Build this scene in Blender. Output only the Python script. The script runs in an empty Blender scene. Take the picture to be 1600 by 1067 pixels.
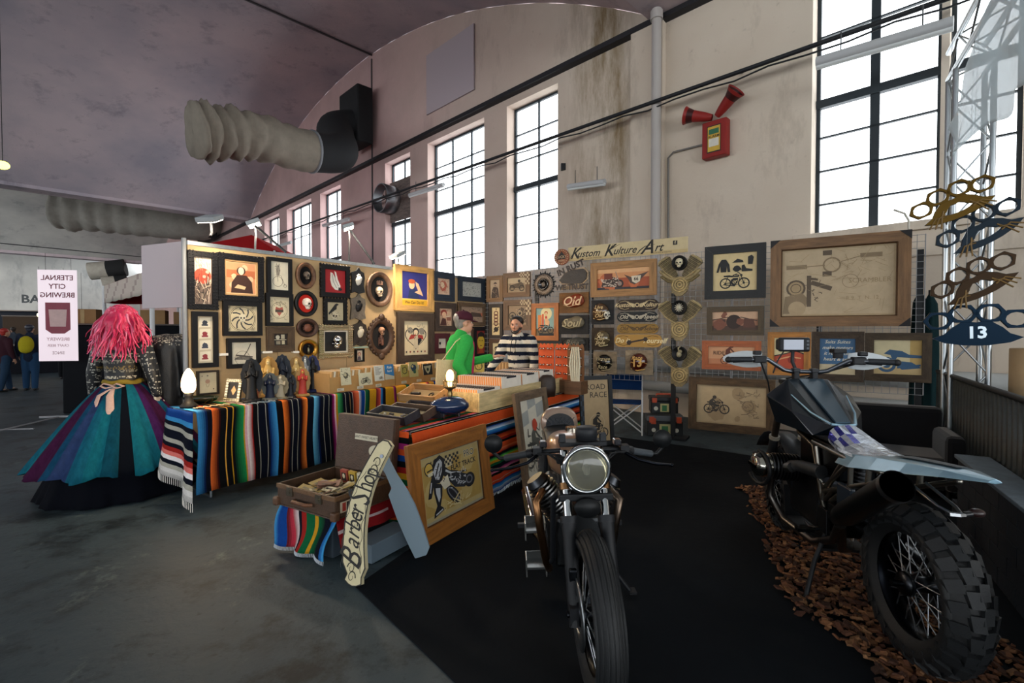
import bpy, math, random
from mathutils import Vector, Matrix
from mathutils.geometry import tessellate_polygon
PI = math.pi
random.seed(7)
scene = bpy.context.scene
COL = scene.collection
# ---------------------------------------------------------------- camera
F = 760.0                       # focal length in pixels of the 1600 px wide frame
EYE = Vector((0, 0, 1.52))
TILT = math.atan(15.5 / F)
cam_data = bpy.data.cameras.new('camera')
cam_data.sensor_width = 36.0
cam_data.lens = F / 1600 * 36.0
cam_data.clip_end = 300
cam = bpy.data.objects.new('camera', cam_data)
cam.location = EYE
cam.rotation_euler = (PI / 2 - TILT, 0, 0)
COL.objects.link(cam)
scene.camera = cam
# ---------------------------------------------------------------- view, world
scene.view_settings.view_transform = 'Standard'
scene.view_settings.look = 'None'
scene.view_settings.exposure = 0.45
scene.view_settings.gamma = 1.0
scene.view_settings.use_curve_mapping = False
scene.cycles.use_denoising = True
scene.cycles.max_bounces = 7
scene.cycles.diffuse_bounces = 4
scene.cycles.glossy_bounces = 3
scene.cycles.transparent_max_bounces = 10
scene.cycles.sample_clamp_indirect = 4.0
world = bpy.data.worlds.new('overcast sky')
scene.world = world
world.use_nodes = True
wn = world.node_tree.nodes
wn['Background'].inputs[0].default_value = (0.93, 0.97, 1.0, 1)
wn['Background'].inputs[1].default_value = 3.6

# hall frame: the long window wall runs along HT, HN points from the camera into it
HN = Vector((0.7071, 0.7071, 0)); HT = Vector((-0.7071, 0.7071, 0)); HD = 8.3
def hall(s, q, z): return HN * q + HT * s + Vector((0, 0, z))
# stall frame: UU along the mesh grid wall to the right, VV into the stall
UU = Vector((0.8604, -0.5096, 0)); VV = Vector((0.5096, 0.8604, 0)); UP = Vector((0, 0, 1))
WA = Vector((-3.28, 4.93, 0)); WB = Vector((-0.506, 8.54, 0)); WL = (WB - WA).normalized()
WLN = Vector((WL.y, -WL.x, 0))     # out of the picture wall, into the stall
GN = -VV                           # out of the grid wall, into the stall

def light(kind, name, loc, energy, color=(1, 1, 1), aim=None, size=None, size_y=None, spot=None, radius=None):
    d = bpy.data.lights.new(name, kind); d.energy = energy; d.color = color
    if kind == 'AREA':
        d.shape = 'RECTANGLE'; d.size = size; d.size_y = size_y or size
    if spot: d.spot_size = math.radians(spot); d.spot_blend = 0.7
    if radius is not None and kind != 'AREA': d.shadow_soft_size = radius
    o = bpy.data.objects.new(name, d); o.location = loc; COL.objects.link(o)
    if aim is not None: o.rotation_euler = (Vector(aim) - Vector(loc)).to_track_quat('-Z', 'Y').to_euler()
    return o

# ---------------------------------------------------------------- colours, materials
def C(h):
    if not isinstance(h, str): return h
    return tuple((lambda v: v / 12.92 if v <= .04045 else ((v + .055) / 1.055) ** 2.4)(int(h[i:i + 2], 16) / 255) for i in (0, 2, 4))
MATS = {}
def mat(name, rough=.6, metal=0.0, noise=0.0, nscale=(8, 8, 8), bump=0.0, bscale=60, coat=0.0, spec=.5, emit=0.0, alpha=1.0, wave=None, trans=0.0, sheen=0.0, rnoise=0.0):
    m = bpy.data.materials.new(name); m.use_nodes = True; MATS[name] = m
    nt = m.node_tree; N = nt.nodes; L = nt.links; b = N['Principled BSDF']
    at = N.new('ShaderNodeAttribute'); at.attribute_name = 'Col'
    src = at.outputs['Color']
    tc = N.new('ShaderNodeTexCoord')
    if noise:
        mp = N.new('ShaderNodeMapping'); mp.inputs['Scale'].default_value = nscale
        L.new(tc.outputs['Object'], mp.inputs[0])
        nz = N.new('ShaderNodeTexNoise'); nz.inputs['Scale'].default_value = 1; nz.inputs['Detail'].default_value = 6; nz.inputs['Roughness'].default_value = .65
        L.new(mp.outputs[0], nz.inputs['Vector'])
        rp = N.new('ShaderNodeMapRange'); rp.inputs[1].default_value = .3; rp.inputs[2].default_value = .7
        rp.inputs[3].default_value = 1 - noise; rp.inputs[4].default_value = 1 + noise * .6
        L.new(nz.outputs[0], rp.inputs[0])
        mx = N.new('ShaderNodeVectorMath'); mx.operation = 'SCALE'
        L.new(src, mx.inputs[0]); L.new(rp.outputs[0], mx.inputs['Scale']); src = mx.outputs[0]
        if rnoise:
            r2 = N.new('ShaderNodeMapRange'); r2.inputs[3].default_value = rough - rnoise; r2.inputs[4].default_value = rough + rnoise
            L.new(nz.outputs[0], r2.inputs[0]); L.new(r2.outputs[0], b.inputs['Roughness'])
    L.new(src, b.inputs['Base Color'])
    b.inputs['Roughness'].default_value = rough; b.inputs['Metallic'].default_value = metal
    b.inputs['Specular IOR Level'].default_value = spec; b.inputs['Coat Weight'].default_value = coat
    b.inputs['Coat Roughness'].default_value = .12
    b.inputs['Sheen Weight'].default_value = sheen
    b.inputs['Alpha'].default_value = alpha
    b.inputs['Transmission Weight'].default_value = trans
    if emit:
        L.new(src, b.inputs['Emission Color']); b.inputs['Emission Strength'].default_value = emit
    if bump:
        n2 = N.new('ShaderNodeTexNoise'); n2.inputs['Scale'].default_value = bscale; n2.inputs['Detail'].default_value = 5
        L.new(tc.outputs['Object'], n2.inputs['Vector'])
        bp = N.new('ShaderNodeBump'); bp.inputs['Strength'].default_value = bump; bp.inputs['Distance'].default_value = .01
        L.new(n2.outputs[0], bp.inputs['Height']); L.new(bp.outputs[0], b.inputs['Normal'])
    return m
mat('paint', .75); mat('print', .6, noise=.10, nscale=(9, 9, 9)); mat('satin', .5, spec=.3); mat('gloss', .18, coat=.6); mat('plastic', .35)
mat('wood', .55, noise=.42, nscale=(3, 28, 28), bump=.25, bscale=40)
mat('woodv', .55, noise=.42, nscale=(28, 3, 28), bump=.25, bscale=40)
mat('rough_wood', .8, noise=.55, nscale=(5, 22, 22), bump=.6, bscale=35)
mat('rough_woodv', .8, noise=.55, nscale=(22, 5, 22), bump=.6, bscale=35)
mat('carved', .5, noise=.5, nscale=(14, 14, 14), bump=.6, bscale=45)
mat('metal', .32, metal=1.0); mat('chrome', .08, metal=1.0); mat('brushed', .4, metal=1, noise=.2, nscale=(40, 6, 40))
mat('rubber', .62, noise=.15, nscale=(20, 20, 20), bump=.15, bscale=120); mat('leather', .5, noise=.3, nscale=(20, 20, 20), bump=.3, bscale=90)
mat('cloth', .95, noise=.12, nscale=(60, 60, 60), bump=.3, bscale=250, spec=.15); mat('velvet', .95, sheen=.3, spec=.1)
mat('card', .85, noise=.12, nscale=(5, 5, 5)); mat('tulle', .9, noise=.3, nscale=(25, 25, 2), alpha=.93, spec=.05, bump=.3, bscale=30)
mat('hair', .38, noise=.35, nscale=(40, 40, 8)); mat('skin', .5, noise=.06); mat('ceramic', .2, coat=.5)
mat('bulb', .3, emit=5.0); mat('flood', .3, emit=25.0); mat('lens', .03, trans=.9, spec=.6); mat('foil', .16, metal=.6, noise=.3, nscale=(20, 20, 20), bump=1.0, bscale=30)
mat('fabric_duct', .85, noise=.18, nscale=(3, 3, 3), bump=.3, bscale=6); mat('bark', .9, noise=.4, nscale=(30, 30, 30), bump=.5)
mat('flake', .3, metal=.35, coat=.6, noise=.08); mat('brick', .7, noise=.2, nscale=(12, 12, 12), bump=.2)
mat('screen', .25, emit=.25); mat('glow_panel', .4, emit=1.2); mat('gauze', .8, alpha=.72)

# ---------------------------------------------------------------- mesh builder
class MB:
    def __init__(s, m='paint', c='808080', M=None):
        s.v = []; s.f = []; s.fc = []; s.fm = []; s.fs = []; s.m = m; s.c = c; s.M = M or Matrix(); s.sm = False
    def use(s, m=None, c=None, sm=None):
        if m: s.m = m
        if c: s.c = c
        if sm is not None: s.sm = sm
        return s
    def add(s, vs, fs, c=None, m=None, sm=None):
        o = len(s.v); s.v += [s.M @ Vector(p) for p in vs]
        c = C(c or s.c)
        for f in fs:
            s.f.append([i + o for i in f]); s.fc.append(c); s.fm.append(m or s.m); s.fs.append(s.sm if sm is None else sm)
        return s
    def box(s, x0, x1, y0, y1, z0, z1, c=None, m=None):
        return s.add([(x, y, z) for z in (z0, z1) for y in (y0, y1) for x in (x0, x1)],
                     [(0, 2, 3, 1), (4, 5, 7, 6), (0, 1, 5, 4), (2, 6, 7, 3), (0, 4, 6, 2), (1, 3, 7, 5)], c, m)
    def cbox(s, cx, cy, cz, sx, sy, sz, c=None, m=None):
        return s.box(cx - sx / 2, cx + sx / 2, cy - sy / 2, cy + sy / 2, cz - sz / 2, cz + sz / 2, c, m)
    def tube(s, pts, r, c=None, m=None, n=8, caps=True, closed=False, flat=1.0):
        pts = [Vector(p) for p in pts]; k = len(pts)
        rs = list(r) if isinstance(r, (list, tuple)) else [r] * k
        vs = []; nrm = None
        for i, p in enumerate(pts):
            if closed: t = pts[(i + 1) % k] - pts[i - 1]
            else: t = pts[min(i + 1, k - 1)] - pts[max(i - 1, 0)]
            if t.length < 1e-9: t = Vector((0, 0, 1))
            t.normalize()
            if nrm is None: nrm = t.orthogonal().normalized() if abs(t.z) > .95 else t.cross(UP).normalized()
            nrm = (nrm - t * nrm.dot(t)); nrm = nrm.normalized() if nrm.length > 1e-6 else t.orthogonal().normalized()
            b = t.cross(nrm)
            for j in range(n):
                a = 2 * PI * j / n
                vs.append(p + nrm * (math.cos(a) * rs[i]) + b * (math.sin(a) * rs[i] * flat))
        fs = [(i * n + j, i * n + (j + 1) % n, (i + 1) * n + (j + 1) % n, (i + 1) * n + j) for i in range(k - 1) for j in range(n)]
        if closed: fs += [((k - 1) * n + j, (k - 1) * n + (j + 1) % n, (j + 1) % n, j) for j in range(n)]
        s.add(vs, fs, c, m, n > 4)
        if caps and not closed:
            s.add(vs[:n], [tuple(range(n))[::-1]], c, m, False); s.add(vs[-n:], [tuple(range(n))], c, m, False)
        return s
    def cyl(s, a, b, r, r2=None, c=None, m=None, n=16, caps=True):
        return s.tube([a, b], [r, r if r2 is None else r2], c, m, n, caps)
    def lathe(s, prof, n=24, c=None, m=None, o=(0, 0, 0), ax='z', sx=1, sy=1, a0=0, a1=2 * PI, sm=True):
        vs = []; full = abs(a1 - a0 - 2 * PI) < 1e-6; k = n if full else n + 1
        for r, z in prof:
            for j in range(k):
                a = a0 + (a1 - a0) * j / n
                x, y = r * math.cos(a) * sx, r * math.sin(a) * sy
                p = (x, y, z) if ax == 'z' else ((z, x, y) if ax == 'x' else (x, z, y))
                vs.append((p[0] + o[0], p[1] + o[1], p[2] + o[2]))
        fs = [(i * k + j, i * k + (j + 1) % k, (i + 1) * k + (j + 1) % k, (i + 1) * k + j) for i in range(len(prof) - 1) for j in range(n)]
        return s.add(vs, fs, c, m, sm)
    def ell(s, c0, rx, ry=None, rz=None, c=None, m=None, n=14, k=9, R=None):
        if isinstance(ry, str): c, ry = ry, None
        ry = rx if ry is None else ry; rz = rx if rz is None else rz
        R = R or Matrix.Identity(3); c0 = Vector(c0); vs = []
        for i in range(k + 1):
            t = PI * i / k
            for j in range(n):
                a = 2 * PI * j / n
                vs.append(c0 + R @ Vector((rx * math.sin(t) * math.cos(a), ry * math.sin(t) * math.sin(a), rz * math.cos(t))))
        return s.add(vs, [(i * n + j, (i + 1) * n + j, (i + 1) * n + (j + 1) % n, i * n + (j + 1) % n) for i in range(k) for j in range(n)], c, m, True)
    def prism(s, poly, z0, z1, c=None, m=None, side=True):
        # outline in local XY pushed from z0 to z1
        p = [Vector((x, y, 0)) for x, y in poly]; k = len(p)
        ar = sum(p[i].x * p[(i + 1) % k].y - p[(i + 1) % k].x * p[i].y for i in range(k))
        if ar < 0: p.reverse()
        tri = tessellate_polygon([p])
        top = [(q.x, q.y, z1) for q in p]; bot = [(q.x, q.y, z0) for q in p]
        tt = []
        for t in tri:
            a, b2, c3 = (p[i] for i in t)
            tt.append(t if (b2 - a).cross(c3 - a).z > 0 else t[::-1])
        s.add(top, tt, c, m, False)
        if side:
            s.add(bot, [t[::-1] for t in tt], c, m, False)
            s.add(bot + top, [(i, (i + 1) % k, k + (i + 1) % k, k + i) for i in range(k)], c, m, False)
        return s
    def ring(s, outer, inner, z0, z1, c=None, m=None):
        k = len(outer); vs = [(x, y, z) for z in (z0, z1) for P in (outer, inner) for x, y in P]; fs = []
        for i in range(k):
            j = (i + 1) % k
            fs += [(2 * k + i, 2 * k + j, 3 * k + j, 3 * k + i), (i, k + i, k + j, j), (i, j, 2 * k + j, 2 * k + i), (k + i, 3 * k + i, 3 * k + j, k + j)]
        return s.add(vs, fs, c, m, False)
    def grid(s, fn, nu, nv, colf=None, c=None, m=None, sm=True, back=0.0):
        vs = [fn(i / nu, j / nv) for j in range(nv + 1) for i in range(nu + 1)]
        for j in range(nv):
            if colf:
                for i in range(nu):
                    pass
        o = len(s.v); s.v += [s.M @ Vector(p) for p in vs]
        for j in range(nv):
            for i in range(nu):
                a = o + j * (nu + 1) + i
                s.f.append([a, a + 1, a + nu + 2, a + nu + 1]); s.fc.append(C(colf((i + .5) / nu, (j + .5) / nv) if colf else (c or s.c)))
                s.fm.append(m or s.m); s.fs.append(sm)
        return s
    def text(s, body, size, x, y, z, c=None, m=None, shear=0, bold=0.0, depth=.001, rot=0, sx=1, align='CENTER', mirror=False):
        key = (body, shear, bold, align)
        if key not in TXT:
            cu = bpy.data.curves.new('t', 'FONT'); cu.body = body; cu.size = 1; cu.shear = shear; cu.offset = bold; cu.align_x = align; cu.align_y = 'CENTER'; cu.resolution_u = 2
            o = bpy.data.objects.new('t', cu); COL.objects.link(o)
            me = o.to_mesh()
            TXT[key] = ([(v.co.x, v.co.y) for v in me.vertices], [tuple(p.vertices) for p in me.polygons])
            o.to_mesh_clear(); bpy.data.objects.remove(o)
        vs, fs = TXT[key]; ca, sa = math.cos(rot), math.sin(rot)
        k = size * (-1 if mirror else 1)
        P = [(x + (a * k * sx) * ca - b * size * sa, y + (a * k * sx) * sa + b * size * ca, z) for a, b in vs]
        return s.add(P, fs, c, m, False)
    def build(s, name, parent=None, bevel=0.0, M=None, solid=0.0, mods=None):
        me = bpy.data.meshes.new(name)
        me.from_pydata([tuple(v) for v in s.v], [], s.f)
        names = []
        for n in s.fm:
            if n not in names: names.append(n)
        for n in names: me.materials.append(MATS[n])
        ix = {n: i for i, n in enumerate(names)}
        me.polygons.foreach_set('material_index', [ix[n] for n in s.fm])
        me.polygons.foreach_set('use_smooth', s.fs)
        ca = me.color_attributes.new('Col', 'FLOAT_COLOR', 'CORNER'); buf = []
        for f, c in zip(s.f, s.fc): buf += [c[0], c[1], c[2], 1.0] * len(f)
        ca.data.foreach_set('color', buf)
        me.update()
        o = bpy.data.objects.new(name, me); COL.objects.link(o)
        if parent is not None: o.parent = parent
        if M is not None: o.matrix_world = M
        if solid:
            md = o.modifiers.new('s', 'SOLIDIFY'); md.thickness = solid; md.offset = 0
        if bevel:
            md = o.modifiers.new('b', 'BEVEL'); md.width = bevel; md.segments = 2; md.limit_method = 'ANGLE'; md.angle_limit = .7
        for f in (mods or []): f(o)
        return o
TXT = {}

def tag(o, label, cat, group=None):
    n = len(label.split())
    o['label'] = label; o['category'] = cat
    if group: o['group'] = group
    return o
def thing(name, label, cat, M=None, group=None):
    o = bpy.data.objects.new(name, None); o.empty_display_size = .1; COL.objects.link(o)
    if M is not None: o.matrix_world = M if isinstance(M, Matrix) else Matrix.Translation(M)
    return tag(o, label, cat, group)
def solo(name, label, cat, mb, M=None, group=None, bevel=0, solid=0, mods=None):
    return tag(mb.build(name, None, bevel, M if (M is None or isinstance(M, Matrix)) else Matrix.Translation(M), solid, mods), label, cat, group)
def struct(name, mb, parent=None, bevel=0):
    o = mb.build(name, parent, bevel)
    if parent is None: o['kind'] = 'structure'
    return o
def dup(root, M=None, label=None, group=None):
    r = root.copy(); COL.objects.link(r)
    if M is not None: r.matrix_world = M if isinstance(M, Matrix) else Matrix.Translation(M)
    if label: r['label'] = label
    if group: r['group'] = group
    for ch in KIDS(root):
        c = ch.copy(); COL.objects.link(c); c.parent = r
        for g in KIDS(ch):
            d = g.copy(); COL.objects.link(d); d.parent = c
    return r
def KIDS(o): return list(o.children)
def basis(x, y, z, o):
    m = Matrix.Identity(4)
    for i, a in enumerate((x, y, z)):
        for j in range(3): m[j][i] = a[j]
    for j in range(3): m[j][3] = o[j]
    return m
def T(x, y, z=0): return Matrix.Translation((x, y, z))
def RZ(a): return Matrix.Rotation(a, 4, 'Z')
def RX(a): return Matrix.Rotation(a, 4, 'X')
def RY(a): return Matrix.Rotation(a, 4, 'Y')
# the sight line through a point of the photograph, and where it meets a real plane
def ray(px, py):
    a = (px - 800) / F; b = -(py - 533.5) / F; ct, st = math.cos(TILT), math.sin(TILT)
    return Vector((a, ct + b * st, -st + b * ct))
def hit(px, py, o, n):
    d = ray(px, py); return EYE + d * ((Vector(o) - EYE).dot(n) / d.dot(n))
def at_depth(px, py, Y): d = ray(px, py); return EYE + d * (Y / d.y)
def on_floor(px, py, z=0): return hit(px, py, (0, 0, z), UP)
class Wall:
    # an upright plane: origin, direction to the right, normal towards the room
    def __init__(s, o, x, n): s.o, s.x, s.n = Vector(o), x, n
    def span(s, xl, xr, yt, yb, off=.02):
        xc, yc = (xl + xr) / 2, (yt + yb) / 2; o = s.o + s.n * off
        a = hit(xl, yc, o, s.n); b = hit(xr, yc, o, s.n)
        w = (b - a).dot(s.x); mid = (a + b) / 2
        d = (mid.y); zt = hit(xc, yt, o, s.n).z; zb = hit(xc, yb, o, s.n).z
        # height read at the middle column
        mid.z = (zt + zb) / 2
        return basis(s.x, UP, s.n, mid), abs(w), zt - zb
WALL_L = Wall(WA, WL, WLN); WALL_G = Wall(WB, UU, GN)
VIEW = {2: (280, 370, 3.95), 3: (450, 390, 4.639), 4: (600, 400, 4.639), 5: (860, 370, 4.268), 6: (1080, 350, 3.0475)}
def vspan(wall, v, xl, xr, yt, yb, off=.02):
    a, b, k = VIEW[v]; return wall.span(a + xl / k, a + xr / k, b + yt / k, b + yb / k, off)
# ================================================================ the hall
def plaster(name, base, stain, dirt, pink=False):
    m = bpy.data.materials.new(name); m.use_nodes = True; MATS[name] = m
    nt = m.node_tree; N = nt.nodes; L = nt.links; b = N['Principled BSDF']; b.inputs['Roughness'].default_value = .9; b.inputs['Specular IOR Level'].default_value = .15
    tc = N.new('ShaderNodeTexCoord')
    def noise(sc, det=6, sx=(1, 1, 1), rough=.6):
        mp = N.new('ShaderNodeMapping'); mp.inputs['Scale'].default_value = sx; L.new(tc.outputs['Object'], mp.inputs[0])
        n = N.new('ShaderNodeTexNoise'); n.inputs['Scale'].default_value = sc; n.inputs['Detail'].default_value = det; n.inputs['Roughness'].default_value = rough
        L.new(mp.outputs[0], n.inputs['Vector']); return n.outputs[0]
    def ramp(v, a, bb):
        r = N.new('ShaderNodeMapRange'); r.inputs[1].default_value = a; r.inputs[2].default_value = bb; L.new(v, r.inputs[0]); return r.outputs[0]
    def mix(f, c1, c2):
        x = N.new('ShaderNodeMix'); x.data_type = 'RGBA'; L.new(f, x.inputs[0])
        for i, c in ((6, c1), (7, c2)):
            if isinstance(c, str): x.inputs[i].default_value = (*C(c), 1)
            else: L.new(c, x.inputs[i])
        return x.outputs[2]
    c1 = mix(ramp(noise(.28, 4), .35, .68), base, stain)
    c2 = mix(ramp(noise(1.1, 8, (1, 1, .35), .7), .55, .82), c1, dirt)
    c3 = mix(ramp(noise(6, 8), .64, .9), c2, dirt)
    if name == 'concrete_floor':                # worn pale patches and dark oil stains in the old slab
        c3 = mix(ramp(noise(1.7, 10, (1, 1, 1), .72), .50, .62), c3, '1b2428')
        c3 = mix(ramp(noise(2.6, 10, (1.3, .8, 1), .75), .58, .70), c3, '64716f')
        c3 = mix(ramp(noise(14, 8), .60, .72), c3, '20292d')
    if pink:                                    # pink stage-light tint painted into the far stretch of the wall
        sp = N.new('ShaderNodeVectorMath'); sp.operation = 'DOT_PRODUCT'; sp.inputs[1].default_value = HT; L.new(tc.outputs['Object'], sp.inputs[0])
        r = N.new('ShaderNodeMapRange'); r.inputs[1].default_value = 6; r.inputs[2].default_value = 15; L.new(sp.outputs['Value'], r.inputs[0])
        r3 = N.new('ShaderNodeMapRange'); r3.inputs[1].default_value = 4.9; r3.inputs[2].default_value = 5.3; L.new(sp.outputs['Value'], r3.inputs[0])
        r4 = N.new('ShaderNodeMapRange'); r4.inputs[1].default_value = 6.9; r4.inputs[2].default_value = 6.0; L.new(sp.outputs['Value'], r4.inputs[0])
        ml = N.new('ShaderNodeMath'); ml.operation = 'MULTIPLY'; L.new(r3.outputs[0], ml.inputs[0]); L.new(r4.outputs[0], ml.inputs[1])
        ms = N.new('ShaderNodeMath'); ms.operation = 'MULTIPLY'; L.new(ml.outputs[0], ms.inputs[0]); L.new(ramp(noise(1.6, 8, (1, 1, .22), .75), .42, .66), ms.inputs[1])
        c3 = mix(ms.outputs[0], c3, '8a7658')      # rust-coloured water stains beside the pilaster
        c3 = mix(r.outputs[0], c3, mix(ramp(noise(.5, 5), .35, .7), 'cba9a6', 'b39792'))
    L.new(c3, b.inputs['Base Color'])
    bp = N.new('ShaderNodeBump'); bp.inputs['Strength'].default_value = .3; bp.inputs['Distance'].default_value = .02
    L.new(noise(9, 8), bp.inputs['Height']); L.new(bp.outputs[0], b.inputs['Normal'])
    return m
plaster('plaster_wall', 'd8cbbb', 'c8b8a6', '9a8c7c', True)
plaster('plaster_ceiling', 'c9b9bd', 'a49ea8', '7a757e'); plaster('plaster_grey', 'ccccc8', 'a8aaaa', '84868a')
plaster('concrete_floor', '46545a', '28343b', '141b20'); plaster('carpet', '0c1218', '0a0f14', '10171e')
fb = MATS['concrete_floor'].node_tree.nodes['Principled BSDF']; fb.inputs['Roughness'].default_value = .55; fb.inputs['Specular IOR Level'].default_value = .28

fl = MB('concrete_floor'); a, b_, c_, d_ = hall(-22, 12, 0), hall(70, 12, 0), hall(70, -25, 0), hall(-22, -25, 0)
fl.add([a, b_, c_, d_], [(0, 3, 2, 1)]); struct('floor', fl)

# window openings in the long wall, read from the photograph: s = distance along the wall
def s_of(px): r = (px - 800) / F; return HD * (1 - r) / (1 + r)
wins = [(415, 438, 2, 6), (450, 488, 3, 6), (502, 534, 2, 6), (603, 642, 2, 6), (669, 757, 3, 7), (792, 871, 2, 7), (1264, 1463, 2, 6), (1476, 1592, 1, 6)]
W0, W1 = 2.94, 6.95
SP = 7.35                                     # springing of the vaults
ops = sorted([(s_of(b), s_of(a)) for a, b, _, _ in wins])
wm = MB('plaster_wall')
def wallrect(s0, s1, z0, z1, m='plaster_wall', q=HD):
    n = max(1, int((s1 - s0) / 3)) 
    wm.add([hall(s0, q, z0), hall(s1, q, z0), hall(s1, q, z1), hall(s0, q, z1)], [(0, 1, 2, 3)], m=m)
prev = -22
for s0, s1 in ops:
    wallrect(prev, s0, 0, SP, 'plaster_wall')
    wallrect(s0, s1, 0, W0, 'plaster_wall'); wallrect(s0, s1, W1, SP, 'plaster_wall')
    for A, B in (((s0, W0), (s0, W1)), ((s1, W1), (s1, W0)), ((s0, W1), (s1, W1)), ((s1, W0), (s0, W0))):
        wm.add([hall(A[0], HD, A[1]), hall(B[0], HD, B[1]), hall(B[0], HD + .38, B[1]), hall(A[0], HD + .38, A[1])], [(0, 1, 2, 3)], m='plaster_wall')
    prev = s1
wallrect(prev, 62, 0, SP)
def vault(s, c=16.0, h=11.4, rise=3.45):
    x = abs(s - c)
    R = (h * h + rise * rise) / (2 * rise); return SP + math.sqrt(max(R * R - x * x, 0)) - (R - rise)
bays = [(16.0, 11.4), (39.6, 11.4), (-7.6, 11.4), (63.0, 11.4)]
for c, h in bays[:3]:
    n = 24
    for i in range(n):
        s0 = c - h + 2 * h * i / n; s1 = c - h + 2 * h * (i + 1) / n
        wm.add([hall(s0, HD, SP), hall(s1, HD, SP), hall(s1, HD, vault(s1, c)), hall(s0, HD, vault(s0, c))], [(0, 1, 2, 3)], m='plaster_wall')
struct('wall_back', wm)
cm = MB('plaster_ceiling'); Q1 = -22
for bi, (c, h) in enumerate(bays):
    n = 30; m = 'plaster_ceiling' if bi == 0 else 'plaster_grey'
    for i in range(n):
        s0 = c - h + 2 * h * i / n; s1 = c - h + 2 * h * (i + 1) / n
        cm.add([hall(s0, HD + .1, vault(s0, c)), hall(s1, HD + .1, vault(s1, c)), hall(s1, Q1, vault(s1, c)), hall(s0, Q1, vault(s0, c))], [(3, 2, 1, 0)], m=m, sm=True)
struct('ceiling', cm)
for k, sc in enumerate((27.8, 4.2, 51.3)):      # ribs between the vaults
    rb = MB('plaster_ceiling')
    rb.add([hall(sc + ds, q, z) for q in (HD + .05, Q1) for ds, z in ((-.42, SP + .15), (-.42, SP - .12), (.42, SP - .12), (.42, SP + .15))],
           [(0, 1, 5, 4), (1, 2, 6, 5), (2, 3, 7, 6), (0, 4, 7, 3)])
    struct('trim_%d' % (k + 1), rb)
# dark moulding under the lunettes
tm = MB('satin', '26262a')
tm.add([hall(s, q, z) for s in (-20, 60) for q, z in ((HD, 7.12), (HD - .14, 7.14), (HD - .14, 7.24), (HD, 7.26))], [(0, 1, 5, 4), (1, 2, 6, 5), (2, 3, 7, 6)])
struct('trim_4', tm)
# pilaster with its dark joint
pm = MB('plaster_wall')
def hbox(mb, s0, s1, q0, q1, z0, z1, c=None, m=None):
    P = [hall(s, q, z) for z in (z0, z1) for q in (q0, q1) for s in (s0, s1)]
    mb.add(P, [(0, 1, 3, 2), (4, 6, 7, 5), (0, 4, 5, 1), (2, 3, 7, 6), (0, 2, 6, 4), (1, 5, 7, 3)], c, m)
hbox(pm, 4.35, 5.0, HD - .12, HD + .05, 0, 7.2)
struct('trim_5', pm)
cr = MB('satin', '1c1a1c'); hbox(cr, 5.02, 5.06, HD - .02, HD + .01, .2, 7.15); struct('trim_6', cr)
cr = MB('satin', '4a4548'); hbox(cr, 14.88, 14.93, HD - .03, HD + .01, 3.2, 10.6)
for i in range(10):                            # the cable goes on over the vault
    q0, q1 = HD - i * 1.6, HD - (i + 1) * 1.6
    hbox(cr, 14.88, 14.93, q1, q0, vault(14.9) - .06, vault(14.9) - .02)
struct('trim_7', cr)
# end wall of the hall
ew = MB('plaster_grey'); ew.add([hall(62, HD, 0), hall(62, -25, 0), hall(62, -25, 10.8), hall(62, HD, 10.8)], [(0, 1, 2, 3)])
struct('wall_left', ew)
ow = MB('plaster_grey')                     # unseen facing long wall, added with window openings to shape the hall light
for z0, z1 in ((0, 2.6), (7.3, 11)): ow.add([hall(62, Q1, z0), hall(-22, Q1, z0), hall(-22, Q1, z1), hall(62, Q1, z1)], [(0, 1, 2, 3)])
for i in range(12): s0 = -22 + i * 7.6; ow.add([hall(s0 + 1.3, Q1, 2.6), hall(s0, Q1, 2.6), hall(s0, Q1, 7.3), hall(s0 + 1.3, Q1, 7.3)], [(0, 1, 2, 3)])
struct('wall_front', ow)
po = light('AREA', 'sky_portal', hall(20, Q1 - .1, 4.95), 1, aim=hall(20, 0, 4.95), size=84, size_y=4.7); po.data.cycles.is_portal = True
# sill under the big windows
sl = MB('plaster_wall'); hbox(sl, -7, s_of(1240), HD - .12, HD + .02, 2.84, 2.96); hbox(sl, -7, s_of(1240), HD - .05, HD + .02, 2.5, 2.84); struct('trim_8', sl, bevel=.01)
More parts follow.
